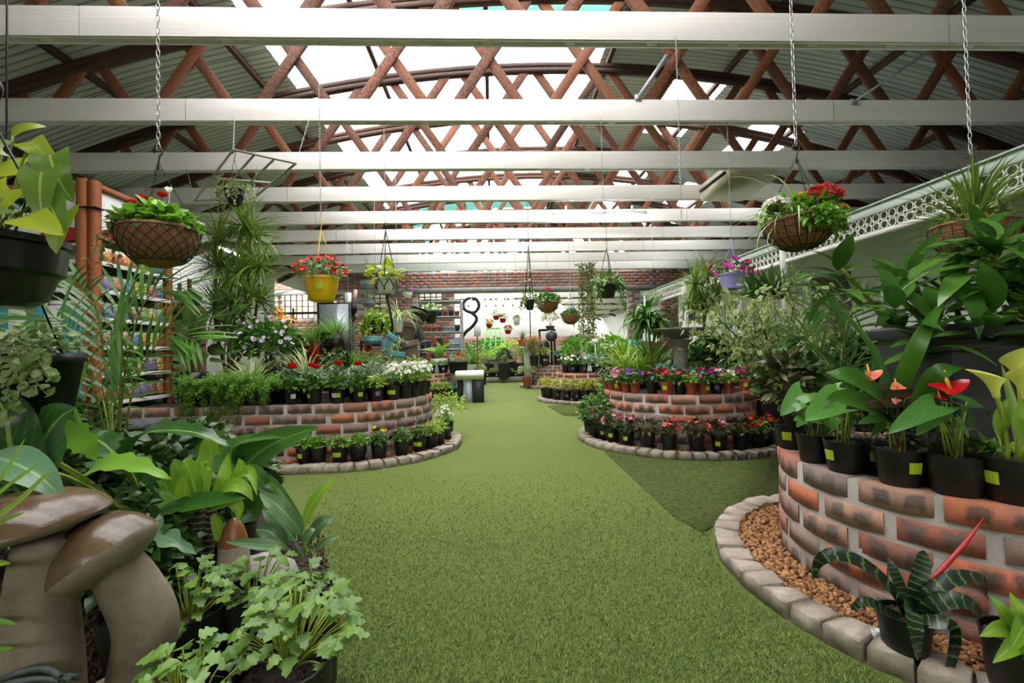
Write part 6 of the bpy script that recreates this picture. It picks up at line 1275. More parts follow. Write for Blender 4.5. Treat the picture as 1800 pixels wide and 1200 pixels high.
part('pot', potmesh(.09, .18, BLACK), t); part('soil', soilmesh(.08), t, (0, 0, .158))
for path, w_ in [([(-160, 1050, y), (-60, 950, y), (30, 885, y - .05), (92, 826, y - .08)], .02), ([(-160, 1000, y), (-40, 900, y), (20, 850, y), (70, 815, y)], .012), ([(-160, 1060, y), (-60, 960, y), (0, 920, y), (45, 900, y)], .012), ([(-160, 1010, y), (-60, 900, y), (0, 845, y), (45, 770, y)], .012), ([(-160, 1060, y), (-70, 1000, y), (-20, 990, y), (18, 990, y - .03)], .016), ([(-160, 1120, y), (-70, 1100, y), (-10, 1090, y), (30, 1097, y)], .012), ([(-160, 1200, y), (-70, 1150, y), (-10, 1142, y), (25, 1138, y)], .012)]:
    ribbon('leaf', t, path, w_, L_cane, 'strap', .3, 0, 12, 2)
# ------------------------------------------------------------------ seed rack with packets
RX0, RY0, RY1 = -3.42, 4.0, 4.95
t = thing('seed_rack', 'tall timber-framed seed packet rack with a white sign board, left of the aisle', 'rack', (RX0, RY0, 0))
UBP = unit_box(POSTW); UBPU = unit_box(plain('purple_shelf', '5b4470', .5)); UBG = unit_box(plain('rack_backing', '6c7468', .8))
UBWB = unit_box(plain('sign_white', 'e4e6ea', .4)); UBWP = unit_box(WHITEP)
def bx(par, name, u, c, s, rz=0, label=None): return part(name, u, par, M=Matrix.Translation(c) @ Matrix.Rotation(rz, 4, 'Z') @ Matrix.Diagonal((s[0], s[1], s[2], 1)), label=label)
HT = 2.55
bx(t, 'corner_post', UBP, (-.035, .0, HT / 2), (.07, .07, HT)); bx(t, 'corner_post', UBP, (.04, .02, HT / 2), (.06, .07, HT - .02)); bx(t, 'corner_post', UBP, (.0, .95, HT / 2), (.06, .06, HT))
bx(t, 'corner_post', UBP, (-1.5, .1, HT / 2), (.06, .06, HT)); part('cable_tie', MB().box((.01, .01, 2.3), (.165, .1, .012)).mesh('cable_tie', DARKM, False), t); bx(t, 'top_rail', UBP, (.02, .48, HT - .04), (.04, .95, .05)); bx(t, 'top_rail', UBP, (-.75, .05, HT - .06), (1.5, .04, .05), .06)
bx(t, 'back_panel', UBG, (-.14, .5, 1.15), (.02, .9, 2.2)); bx(t, 'back_panel', UBG, (-.75, .14, 1.15), (1.45, .02, 2.2), .06)
bx(t, 'sign_board', UBWB, (.0, .48, 2.3), (.02, .86, .42)); bx(t, 'sign_board', UBWB, (-.75, .06, 2.3), (1.4, .02, .42), .06)
GRN = plain('sign_green', '2c9a4a', .4); RDS = plain('sign_red', 'b51c34', .4); WHT = plain('sign_letter', 'f4f4f4', .4)
def oval(par, c, ry, rz, mat, ax): 
    a = np.linspace(0, 2 * math.pi, 28, endpoint=False); v = [((c[0], c[1] + ry * math.cos(x), c[2] + rz * math.sin(x)) if ax else (c[0] + ry * math.cos(x), c[1], c[2] + rz * math.sin(x))) for x in a]
    return part('logo', MB().add(v, [tuple(range(28))] if ax else [tuple(range(28))[::-1]]).mesh('logo', mat, False), par, label='oval logo on the sign board')
oval(t, (.012, .47, 2.35), .2, .085, GRN, True); oval(t, (-.45, .066, 2.34), .14, .075, GRN, False); oval(t, (.012, .3, 2.12), .19, .06, RDS, True); oval(t, (-.25, .066, 2.1), .2, .06, RDS, False)
def text(s, par, loc, size, rot, mat, name='lettering'):
    cu = bpy.data.curves.new(name, 'FONT'); cu.body = s; cu.size = size; cu.align_x = 'CENTER'; cu.align_y = 'CENTER'; cu.extrude = .001; cu.materials.append(mat)
    o = bpy.data.objects.new(name, cu); COL.objects.link(o); me = bpy.data.meshes.new_from_object(o.evaluated_get(bpy.context.evaluated_depsgraph_get())); me.materials.clear(); me.materials.append(mat); bpy.data.objects.remove(o); o = link(bpy.data.objects.new(name, me), par); o.location = loc; o.rotation_euler = rot; return o
text('Kirc', t, (.02, .42, 2.345), .11, (R_(90), 0, R_(90)), WHT); text('lt', t, (.02, .32, 2.12), .1, (R_(90), 0, R_(90)), WHT)
CW = ['f0c41c', 'd93a20', '3f68d0', '8257c0', 'd8306f', '6fa53a', 'f08420', 'a04860', '3a7ac0', 'd0c860']
CNAME = ['yellow', 'scarlet', 'blue', 'violet', 'pink', 'leaf green', 'orange', 'plum', 'sky blue', 'straw']
def m_packet(c, i):
    n = NT(f'packet_{CNAME[i]}'); o = n.coord('UV'); v = n.n('Voronoi' if False else 'TexVoronoi', o); v.voronoi_dimensions = '2D'; v.inputs['Scale'].default_value = 6
    uv = n.n('SeparateXYZ', o); col = n.mix(n.math('LESS_THAN', v.outputs['Distance'], .5), lin('3f5f2c'), lin(c)); col = n.mix(n.noise(11, 3, o), col, n.mix(.8, lin('f3ecd0'), col))
    col = n.mix(n.math('GREATER_THAN', uv.outputs[1], .8), col, lin('d5e0c0'))
    return n.done(n.bsdf(col, .35))
PKM = []
for i, c in enumerate(CW):
    V = [(-.5, 0, 0), (.5, 0, 0), (.5, 0, 1), (-.5, 0, 1), (-.5, .006, 0), (.5, .006, 0), (.5, .006, 1), (-.5, .006, 1), (0, -.01, .5)]; U = [(0, 0), (1, 0), (1, 1), (0, 1)] * 2 + [(.5, .5)]
    PKM.append(MB().add([(x * .1, y, z * .15) for x, y, z in V], [(0, 1, 8), (1, 2, 8), (2, 3, 8), (3, 0, 8), (4, 7, 6, 5), (0, 4, 5, 1), (1, 5, 6, 2), (2, 6, 7, 3), (3, 7, 4, 0)], 0, U).mesh('seed_packet', m_packet(c, i), False))
g = random.Random(4); TR = ['top', 'second', 'third', 'fourth', 'fifth', 'sixth', 'seventh', 'lowest']
for k in range(8):
    z = 1.86 - .245 * k
    bx(t, 'shelf', UBPU, (-.05, .5, z - .012), (.17, .86, .02)); bx(t, 'shelf', UBPU, (-.75, .05, z - .012), (1.42, .15, .02), .06)
    bx(t, 'price_strip', UBWP, (.042, .5, z - .012), (.008, .86, .035)); bx(t, 'price_strip', UBWP, (-.75, -.03, z - .012), (1.42, .008, .035), .06)
    for j in range(8):
        ci = g.randrange(10); 
        o = thing('seed_packet', f'seed packet with {CNAME[ci]} flowers, {TR[k]} tier, {NB(j)} from the post, aisle side of rack', 'seed packet', (RX0 + .0 - .01, RY0 + .12 + .108 * j, z), R_(90) + g.uniform(-.06, .06), 'seed packets on the aisle side of the rack', PKM[ci]); o.rotation_euler.x = -.12
    if k > 4: continue
    for j in range(9):
        ci = 5 if k < 3 and g.random() < .6 else g.randrange(10); x = -.16 - .115 * j
        o = thing('seed_packet', f'seed packet with {CNAME[ci]} picture, {TR[k]} tier, {NB(j)} from the post, front of rack', 'seed packet', (RX0 + x, RY0 + .02 + .06 * x * -1 * -1 - .0, z), .06, 'seed packets on the front of the rack', PKM[ci]); o.rotation_euler.x = -.1
# teal and white stripe panel and display behind
t = thing('display_panel', 'teal and white striped display panel behind the hanging trough', 'display', (-3.6, 3.6, 0)); UBT_ = unit_box(plain('teal_panel', '2f8fa0', .4))
for i in range(8): bx(t, 'panel_stripe', UBT_ if i % 2 else UBWP, (-.5 + .13 * i, 0, .95), (.125, .03, .95))
# second packet stand, timber stakes, blue buckets against the left wall
t = thing('packet_stand', 'low stand of yellow seed packets behind the palm, next to the tall stakes', 'rack', W(300, 700, 5.9)); t.location.z = 0
for k in range(5): bx(t, 'shelf', UBPU, (0, 0, .5 + .27 * k), (.42, .2, .02)); 
for x in (-.22, .22): bx(t, 'upright', UBP, (x, 0, .85), (.03, .2, 1.7))
for k in range(5):
    for j in range(4):
        ci = [0, 0, 6, 1, 0, 9][g.randrange(6)]; o = thing('seed_packet', f'seed packet with {CNAME[ci]} picture, {TR[k]} shelf, {NB(j)} from left, low packet stand', 'seed packet', (t.location.x - .15 + .1 * j, t.location.y - .06, 1.59 - .27 * k), 0, 'seed packets on the low stand', PKM[ci]); o.rotation_euler.x = -.15
for i, (px, py, y) in enumerate([(333, 490, 5.6), (316, 498, 5.9)]):
    q = W(px, py, y); t = thing('timber_stake', f'{"thin brown" if i == 0 else "short grey"} timber stake standing by the left wall', 'stake', (q.x, q.y, 0)); part('stake', UBP if i == 0 else UBG, t, M=Matrix.Translation((0, 0, q.z / 2)) @ Matrix.Diagonal((.035, .03, q.z, 1)))
BLU = plain('blue_plastic', '3a6f9a', .4, 0, .15, 20)
for i, (px, py, y) in enumerate([(320, 520, 6.2), (341, 520, 6.4)]):
    q = W(px, py + 18, y); t = thing('bucket', f'blue patterned bucket on the stand by the wall, {["left", "right"][i]} one', 'bucket', q); part('bucket_body', MB().lathe([(.001, 0), (.085, 0), (.1, .18), (.105, .19), (.098, .19), (.08, .03)], 18).mesh('bucket_body', BLU), t)
    part('stand', MB().box((0, 0, -q.z / 2), (.2, .2, q.z)).mesh('stand', TIMBER, False), t)
# ------------------------------------------------------------------ stone birdbath
t = thing('birdbath', 'grey stone birdbath with a wide shallow basin on a pedestal, in the right-hand planter', 'birdbath', (W(1195, 600, 4.95).x, 4.95, ZBP - .02)); BST = m_stone('weathered_stone', '77746a', '908b80', 'a59f96', 12, .85, .006)
zb = W(1195, 578, 4.95).z - ZBP + .02
part('basin', MB().lathe([(.06, zb - .11), (.1, zb - .1), (.19, zb - .065), (.262, zb - .032), (.285, zb - .03), (.29, zb - .012), (.3, zb - .01), (.302, zb + .004), (.28, zb + .006), (.26, zb - .012), (.1, zb - .035), (.001, zb - .04)], 36).mesh('basin', BST), t)
part('pedestal', MB().lathe([(.001, 0), (.17, 0), (.17, .05), (.14, .07), (.095, .1), (.08, .2), (.075, .35), (.08, zb - .2), (.095, zb - .16), (.12, zb - .14), (.12, zb - .115), (.001, zb - .11)], 26, lobes=lambda a: 1 + .03 * np.cos(a * 12)).mesh('pedestal', BST), t)
# tall plants around the birdbath
def headtree(label, base, trunk, heads, L, Wd, mat, n=70, el=.5, elsd=.55, bend=.9, r=.018, nm='dragon_tree', seed=1, pot=(.13, .25)):
    t = thing(nm, label, 'tree', base); o = Vector(base); part('pot', potmesh(pot[0], pot[1], BLACK), t); part('soil', soilmesh(pot[0] * .88), t, (0, 0, pot[1] * .88))
    for P in trunk: part('trunk', MB().tube(spline([tuple(Vector(p) - o) for p in P], 9), np.linspace(r * 1.2, r * .8, 9), 7).mesh('trunk', STEMB), t)
    for i, h in enumerate(heads):
        g = np.random.default_rng(seed * 10 + i); s = h[3] if len(h) > 3 else 1
        part('leaf_head', MB().blades(int(n * s), L * s, Wd, el, elsd, bend, 6, .01, 0, fold=.2, g=g).mesh('leaf_head', mat), t, Vector(W(*h[:3])) - o, kind='stuff')
    return t
def stemto(base, px, py, y, side=0): b = Vector(base) + Vector((0, 0, .2)); e = W(px, py, y); return [b, (b + e) * .5 + Vector((side, 0, 0)), e]
b = (W(1240, 640, 6.9).x, 6.9, 0)
headtree('tall spiky dragon tree right of the birdbath with dense narrow leaves', b, [stemto(b, 1235, 520, 6.9), stemto(b, 1252, 500, 7.0, .05)], [(1232, 520, 6.9), (1222, 500, 6.8), (1245, 485, 7.0), (1240, 545, 6.9, .9), (1258, 520, 7.0), (1215, 535, 6.8, .9)], .42, .022, L_drac, 80, .5, .6, .9, seed=2)
b = (W(1350, 640, 5.9).x, 5.9, 0)
headtree('yucca with broad stiff sword leaves behind the lavender pot', b, [stemto(b, 1352, 540, 5.9), stemto(b, 1325, 535, 6.0, -.05)], [(1356, 520, 5.9, 1.1), (1325, 525, 6.0, 1.0), (1378, 525, 5.8, .8)], .42, .045, leafm('leaf_yucca', '3f6a2c', '618a3c', .35, .2), 44, .75, .5, .5, seed=3, nm='yucca')
b = (W(1138, 640, 5.3).x, 5.15, ZBP)
t = headtree('small tree with a drooping umbrella of long leaves, left of the birdbath', b, [stemto(b, 1139, 555, 5.15)], [(1139, 556, 5.15), (1130, 570, 5.1, .8), (1150, 568, 5.1, .8)], .36, .05, L_mid, 46, .5, .5, 1.9, .012, seed=4, pot=(.1, .14))
b = (W(400, 700, 5.55).x, 5.55, ZCP - .012)
headtree('very tall dragon tree with shaggy narrow leaves hanging along its stems, by the left wall', b, [stemto(b, 385, 440, 5.6, -.1), stemto(b, 440, 420, 5.7, .08), stemto(b, 420, 480, 5.5), stemto(b, 455, 500, 5.6, .1)],
         [(383, 425, 5.6), (430, 400, 5.7, 1.15), (445, 415, 5.7, 1.1), (385, 470, 5.6), (420, 480, 5.5), (400, 520, 5.5), (455, 470, 5.6), (440, 525, 5.5), (380, 540, 5.6), (420, 550, 5.4, .9), (460, 530, 5.6, .9), (400, 580, 5.5, .9)], .46, .02, L_drac, 80, .35, .65, .8, seed=5)
# fiddle-leaf figs and other plants standing in and behind the long planter
FID = leafm('leaf_fiddle', '2b4a1c', '45682c', .28, .18, '7a9448', vein=5); FM = [MB().add(q[0], q[1][0], 0, q[2]).mesh('leaf', FID) for q in (leaf(1, .62, 'obov', 8, 4, d, .15, .02) for d in (.4, .9))]
def fiddle(label, px, y, z0, py_top, n, s, seed, base_h=.35):
    q = W(px, 640, y); t = thing('fiddle_leaf_fig', label, 'plant', (q.x, q.y, z0)); g = random.Random(seed); H = W(px, py_top, y).z - z0
    part('pot', MB().lathe([(.001, 0), (.12, 0), (.14, base_h * .6), (.145, base_h), (.125, base_h * 1.03), (.12, base_h * .8)], 18, lobes=lambda a: 1 + .05 * np.sin(a * 7)).mesh('pot', BLACKG), t, label='black plastic planting bag'); part('soil', soilmesh(.12), t, (0, 0, base_h * .85))
    part('trunk', MB().tube([(0, 0, base_h * .8), (.01, 0, H * .6), (0, 0, H * .97)], .012, 7).mesh('trunk', STEMB), t)
    for k in range(n):
        f = k / n; a = k * 2.4 + g.uniform(-.3, .3); z = base_h + .1 + (H - base_h - .1) * f; e = .35 + .8 * f + g.uniform(-.2, .2)
        part('leaf', g.choice(FM), t, M=aim((0, 0, z), (math.cos(a) * math.cos(e), math.sin(a) * math.cos(e), math.sin(e)), (0, -1, .45), s * g.uniform(.8, 1.15)))
fiddle('fiddle-leaf fig in a black planting bag at the left end of the long planter', 338, 4.95, ZCP, 560, 18, .22, 1, .3)
fiddle('second fiddle-leaf fig, further back against the tall dragon tree', 400, 5.2, ZCP, 520, 18, .22, 2, .2)
t = thing('soil_bag', 'crumpled glossy black planting bag between the two striped grasses', 'bag', (W(492, 650, 4.75).x, 4.75, ZCP)); part('bag', MB().lathe([(.001, 0), (.12, 0), (.14, .1), (.12, .22), (.14, .26), (.1, .25), (.001, .2)], 22, lobes=lambda a: 1 + .08 * np.sin(a * 5) + .05 * np.sin(a * 11)).mesh('bag', BLACKG), t)
for i, (px, y) in enumerate([(441, 4.6), (542, 4.62)]): q = W(px, 640, y); potted('potted_grass', f'clump of cream-striped arching grass, {["left one beside the ferns", "right one behind the red ranunculus"][i]}', 'potted plant', (q.x, y, ZCP), .1, .14, BLACK, 'n', [('blades', LIB['vblade'][i], 'stuff')], '', 0, None, s=1.0)
q = W(475, 600, 5.2); t = potted('potted_shrub', 'leafy shrub with blue-white flowers below the tall dragon tree', 'potted plant', (q.x, q.y, ZCP), .12, .3, BLACK, 'n', [('foliage', LIB['midbush'][0], 'stuff'), ('foliage', LIB['midbush'][1], 'stuff'), ('flower_head', blooms(1, P_lav, 60, (.26, .25, .27), .02, .2, seed=150, low=-.2)[0], 'stuff')], s=1.35)
q = W(500, 570, 5.4); t = potted('potted_orchid', 'yellow-orange orchid sprays on stakes behind the blue-white shrub', 'potted plant', (q.x, q.y, ZCP), .1, .14, BLACK, 'n', [('blades', LIB['sword'][0], 'stuff')], s=1.0)
m = MB(); g = np.random.default_rng(8); PP = np.stack([g.uniform(-.13, .15, 34), g.uniform(-.05, .05, 34), g.uniform(.74, 1.0, 34)], -1); m.scatter(FL5, PP, np.array((0, -1, .2)) + g.normal(0, .3, (34, 3)), (0, 0, 1), .028); 
part('flower_head', m.mesh('flower_head', P_org), t, kind='stuff', label='yellow-orange blooms'); part('stake', UBP, t, M=Matrix.Translation((-.15, 0, .45)) @ Matrix.Diagonal((.02, .02, 1.1, 1)))
RTALL = plain('red_tall_pot', 'b3161c', .3, 0, .08, 6); MAR = plain('maroon_black_pot', '24151a', .3, 0, .1, 6)
for i, (px, y, mt, w_, h, nm) in enumerate([(553, 5.98, RTALL, .2, 1.1, 'tall glossy red square planter behind the striped grass'), (590, 6.0, MAR, .26, 1.2, 'tall dark maroon square planter of feathery green, beside the red one')]):
    q = W(px, 640, y); potted('tall_planter', nm, 'planter', (q.x, q.y, 0), w_ / 2, h + .1, mt, square=True, plant=[('blades', LIB['feather'][i], 'stuff')], s=1.25)
q = W(540, 600, 5.9); t = thing('wall_mirror', 'dark-framed mirror leaning behind the feathery plant', 'mirror', (W(568, 600, 6.3).x, 6.75, 0)); part('mirror_frame', MB().box((0, 0, .9), (.48, .03, 1.75)).mesh('mirror_frame', DARKM, False), t); part('glass', MB().box((0, -.02, .95), (.42, .01, 1.6)).mesh('glass', plain('mirror_glass', '8d979a', .25, .3), False), t)
for i, (px, py, y, k, s, z, nm) in enumerate([(604, 610, 5.6, 'feather', 1.1, ZCP, 'feathery bright green plant in front of the mirror'), (625, 610, 5.3, 'feather', 1.2, ZCP, 'soft feathery green plant, right of the maroon planter'), (605, 600, 5.2, 'chloro', 1.5, ZCP, 'yellow-green strap-leaved plant before the maroon planter'), (622, 640, 5.1, 'midbush', .7, ZCP, 'small round-leaved bush in the middle of the long planter'), (590, 625, 5.05, 'darkbush', .8, ZCP, 'dark-leaved camellia-like bush on the long planter'), (650, 640, 5.4, 'olivebush', .9, ZCP, 'olive bush at the back of the long planter'), (700, 650, 5.3, 'yellowish', 1.1, ZCP, 'yellow-green bush at the round end of the long planter'), (730, 655, 5.3, 'limebush', .7, ZCP, 'lime bush trailing over the round end of the long planter')]):
    q = W(px, py, y); potted('potted_plant', nm, 'potted plant', (q.x, q.y, z), .09, .15, BLACK, 'n', [('blades' if k in ('feather', 'chloro') else 'foliage', pick(k), 'stuff')], s=s)
q = W(768, 700, 5.35); potted('potted_shrub', 'lime-leaved plant on the gravel at the round end of the long planter', 'potted plant', (CX1 + .9, 5.5, .04), .08, .15, BLACK, 'n', [('foliage', LIB['limebush'][0], 'stuff')], s=.9)
q = W(592, 640, 5.0)
# ------------------------------------------------------------------ stacked pots tower, grey shelving, left back
BRP = plain('brown_plastic', '5c4f48', .5, 0, .08, 8)
def tower(label, px, y, lst):
    for i, (dx, py, r, h, mt, tl) in enumerate(lst):
        q = W(px + dx, py, y); t = thing('stacked_pot', label.format(NB(i)), 'pot', q, 0, 'leaning tower of large pots'); part('pot', potmesh(r, h, mt, 't', 26), t, M=Matrix.Rotation(tl, 4, 'Y'))
tower('large teal pot in the leaning pot tower, {} from the bottom', 690, 7.2, [(2, 650, .17, .3, TEAL, .15), (-8, 617, .17, .28, TEAL, .55)])
tower('large brown pot in the leaning pot tower, {} from the bottom', 720, 7.3, [(-20, 668, .2, .24, BRP, -.1), (4, 640, .2, .36, BRP, -.25), (-10, 600, .2, .32, BRP, .2)])
tower('black square-shouldered pot in the leaning tower, {} from the bottom', 737, 7.5, [(0, 600, .18, .3, BLACK, -.5), (-6, 568, .17, .26, BLACK, .35)])
t = thing('dish_stand', 'dark metal stand with shallow teal dishes and terracotta pipes, left of the pot tower', 'stand', (W(658, 640, 7.4).x, 7.4, 0))
for x in (-.2, .2): bx(t, 'upright', unit_box(DARKM), (x, 0, .75), (.03, .03, 1.5))
for z in (.55, .85, 1.15): bx(t, 'shelf', unit_box(DARKM), (0, 0, z), (.45, .2, .02))
for i, z in enumerate((.86, 1.16, 1.2)):
    d = thing('dish', f'shallow teal dish on the dark stand, {["lower", "upper", "top"][i]} one', 'dish', (t.location.x + (.08 if i == 0 else -.02), 7.35, z), 0); part('dish_body', MB().lathe([(.001, 0), (.12, 0), (.16, .05), (.17, .09), (.155, .09), (.11, .02)], 24).mesh('dish_body', TEAL), d)
for i in range(4):
    d = thing('terracotta_pot', f'terracotta pot lying on its side in the dark stand, {NB(i)} from the top', 'pot', (t.location.x - .1 + .04 * (i % 2), 7.36, 1.3 - .22 * i), 0, 'terracotta pots in the dark stand'); part('pot', potmesh(.08, .14, TERRAL, 't'), d, M=Matrix.Rotation(1.45, 4, 'X'))
t = thing('wire_shelf', 'dark wire shelving with hanging goods behind the orchids', 'shelf', (W(545, 600, 8.6).x, 8.6, 0)); UBDM = unit_box(DARKM)
for x in (-.8, -.3, .3, .8): bx(t, 'upright', UBDM, (x, 0, .95), (.03, .03, 1.9))
for z in (.4, .75, 1.1, 1.45, 1.8): bx(t, 'shelf', UBDM, (0, 0, z), (1.65, .3, .02))
for i in range(14):
    x = -.7 + .22 * (i % 7); z = (.42, .77, 1.12)[i // 5 % 3]; d = thing('ornament', f'{["brown", "charcoal", "cream"][i % 3]} garden ornament jar on the dark wire shelving, {NB(i)} of them', 'ornament', (t.location.x + x, 8.58, z), 0, 'jars on the wire shelving')
    part('jar', MB().lathe([(.001, 0), (.06, 0), (.09, .08), (.07, .16), (.04, .2), (.05, .23), (.001, .22)], 14).mesh('jar', [BRP, GREYP, PALEG][i % 3]), d)
t = thing('lantern_post', 'dark lamp-like ornament post with white cloths, before the lattice windows', 'ornament', (W(622, 640, 8.0).x, 8.0, 0)); part('post', MB().tube([(0, 0, 0), (0, 0, 1.75)], .02, 8).mesh('post', DARKM), t); part('finial', MB().lathe([(.001, 1.6), (.05, 1.62), (.03, 1.7), (.08, 1.78), (.06, 1.86), (.02, 1.95), (.001, 2.0)], 14).mesh('finial', DARKM), t)
t = thing('paper_towel', 'white hanging cloth roll before the lattice windows', 'cloth', W(612, 540, 8.0)); part('cloth', MB().lathe([(.05, -.25), (.055, -.1), (.05, .1), (.055, .25), (.001, .25)], 12, lobes=lambda a: 1 + .1 * np.sin(a * 4)).mesh('cloth', WHITEP), t); part('cord', MB().tube([(0, 0, .24), (0, 0, 3.22 - t.location.z)], .002, 4).mesh('cord', WHITEP), t)
t = thing('hanging_sign', 'small pink and yellow card sign hanging left of the corded pot', 'sign', W(624, 520, Y5)); part('card', MB().box((0, 0, 0), (.06, .004, .22)).mesh('card', m_tag('pink_card', 'e6b8b8', 'c8b040'), False), t, M=Matrix.Rotation(.1, 4, 'Y')); part('cord', MB().tube([(0, 0, .11), (0, 0, 3.22 - t.location.z)], .0015, 4).mesh('cord', WHITEP), t)
# grey steel shelving of square pots
SX0, SX1, SY = W(735, 600, 11.2).x, W(811, 600, 11.2).x, 11.2
t = thing('pot_shelf', 'grey steel shelving unit stacked with square plastic pots', 'shelf', ((SX0 + SX1) / 2, SY, 0)); UBS = unit_box(STEELG); hw_ = (SX1 - SX0) / 2
for x in (-hw_, hw_):
    for yy in (0, .45): bx(t, 'upright', UBS, (x, yy, 1.15), (.05, .05, 2.3))
SZ = [W(780, py, SY).z for py in (640, 614, 584, 557, 530)]
for z in SZ: bx(t, 'shelf', UBS, (0, .22, z), (hw_ * 2, .5, .035))
g = random.Random(17); LBP = plain('pale_blue_plastic', 'c4d0e0', .4); NAVY = plain('slate_plastic', '3c4650', .5)
cols = [('terracotta', TERRAL), ('charcoal', NAVY), ('pale blue', LBP)]
plan = [['c', 't', 'c', 't', 't', 'b', 'b'], ['c', 'c', 't', 'c', 't', 'b', 'b'], ['t', 't', 't', 't', 'b', 'b', 'c'], ['t', 't', 'c', 'c', 't', 'c', 't']]
for k, row in enumerate(plan):
    for j, c in enumerate(row):
        nm, mt = cols['tcb'.index(c)]; n = g.choice([2, 3, 4, 5]) if k < 2 else g.choice([1, 2]); x = (SX0 + SX1) / 2 - hw_ + .1 + (2 * hw_ - .2) * j / 6; w_ = .12
        d = thing('pot_stack' if False else 'square_pot', f'{nm} square pot nest, {NB(j)} from left, {["lowest", "second", "third", "top"][k]} level of the grey shelving', 'pot', (x, SY + .1, SZ[k] + .018), 0, 'square pots on the grey shelving')
        for q in range(n): part('pot', squarepot(w_, .13, mt), d, (0, 0, .034 * q))
t = thing('scroll_sculpture', 'black curling scroll sculpture beside the grey shelving', 'sculpture', (W(826, 640, 11.95).x, 11.95, 0)); pth = [(822, 640), (824, 600), (838, 562), (828, 548), (818, 540), (826, 522), (842, 524), (840, 545), (825, 548), (818, 552)]
q = spline([tuple(W(px, py, 11.95) - t.location) for px, py in [(812, 683), (812, 605), (817, 586), (831, 573), (838, 560), (830, 550), (818, 545), (814, 534), (822, 525), (836, 525), (842, 536), (837, 547), (827, 550)]], 40); part('scroll', MB().tube(q, .042, 8).mesh('scroll', BLACK), t)
# box planters at the end of the left row
q = G(826, 681, 0); t = thing('box_planter', 'long white box planter standing on charcoal ones by the aisle', 'planter', (W(826, 660, 9.3).x, 9.3, 0)); UBC = unit_box(GREYP); zt, zm = W(826, 652, 9.1).z, W(826, 667, 9.1).z
bx(t, 'white_box', UBWP, (0, 0, (zt + zm) / 2), (.56, .4, zt - zm)); bx(t, 'charcoal_box', UBC, (.17, 0, zm / 2), (.22, .36, zm)); bx(t, 'charcoal_box', UBC, (-.2, .05, zm / 2), (.1, .3, zm)); bx(t, 'blue_box', unit_box(LBP), (-.03, .0, zm / 2), (.16, .3, zm), label='pale blue printed carton')
q = W(808, 652, 9.75); t = potted('box_planter', 'charcoal rectangular planter of red flowers on the far left brick planter', 'planter', (q.x - .05, 10.1, ZF), .21, .27, GREYP, square=True, plant=[('foliage', LIB['leafy'][0], 'stuff'), ('flower_head', BL['red'][0], 'stuff')], s=1.3)
q = W(772, 640, 10.4); t = potted('potted_dieffenbachia', 'broad light-green leaved plant in a white footed pot on the far left planter', 'potted plant', (q.x, 10.4, ZF), .19, .32, WHITEP, 't', [], s=1)
for path, w_ in [([(773, 628, 10.4), (775, 615, 10.3), (795, 600, 10.2)], .17), ([(770, 628, 10.4), (765, 615, 10.3), (742, 614, 10.2)], .16), ([(772, 628, 10.4), (772, 610, 10.4), (768, 600, 10.4)], .12), ([(774, 628, 10.4), (780, 620, 10.3), (785, 622, 10.2)], .12)]: ribbon('leaf', t, path, w_, L_bright, 'ovate', .2)
# ------------------------------------------------------------------ beyond the opening
OBG = plain('lime_paint', '6fdc3a', .4); t = thing('obelisk', 'lime green metal garden obelisk beyond the brick wall opening', 'obelisk', (W(867, 640, 16.5).x, 16.5, 0)); zt = W(867, 577, 16.5).z
for x0, x1, y0 in ((-.5, -.2, -.3), (-.1, -.08, -.3), (.1, .1, -.3), (.5, .25, -.3), (-.5, -.2, .3), (.5, .25, .3)): part('leg', MB().tube([(x0, y0, 0), (x1, y0 * .5, zt)], .022, 6).mesh('leg', OBG), t)
for f in (.25, .5, .75, 1): part('ring', MB().tube([(-.5 + .3 * f, -.3 + .15 * f, zt * f), (.5 - .25 * f, -.3 + .15 * f, zt * f), (.5 - .25 * f, .3 - .15 * f, zt * f), (-.5 + .3 * f, .3 - .15 * f, zt * f), (-.5 + .3 * f, -.3 + .15 * f, zt * f)], .02, 6).mesh('ring', OBG), t)
t = thing('notice_board', 'white notice on a thin brown post beyond the shelving', 'sign', (W(840, 640, 13.6).x, 13.6, 0)); a, b = W(840, 591, 13.6).z, W(840, 576, 13.6).z
bx(t, 'post', UBP, (0, .02, a / 2 + .05), (.04, .03, a + .1)); part('board', MB().add([(-.1, 0, a), (.1, 0, a), (.1, 0, b + .08), (-.1, 0, b + .08), (-.1, .015, a), (.1, .015, a), (.1, .015, b + .08), (-.1, .015, b + .08)], [(0, 1, 2, 3), (7, 6, 5, 4), (0, 4, 5, 1), (2, 6, 7, 3), (1, 5, 6, 2), (0, 3, 7, 4)], 0, [(0, 0), (1, 0), (1, 1), (0, 1)] * 2).mesh('board', m_tag('notice_print', 'eceef0', '555555'), False), t)
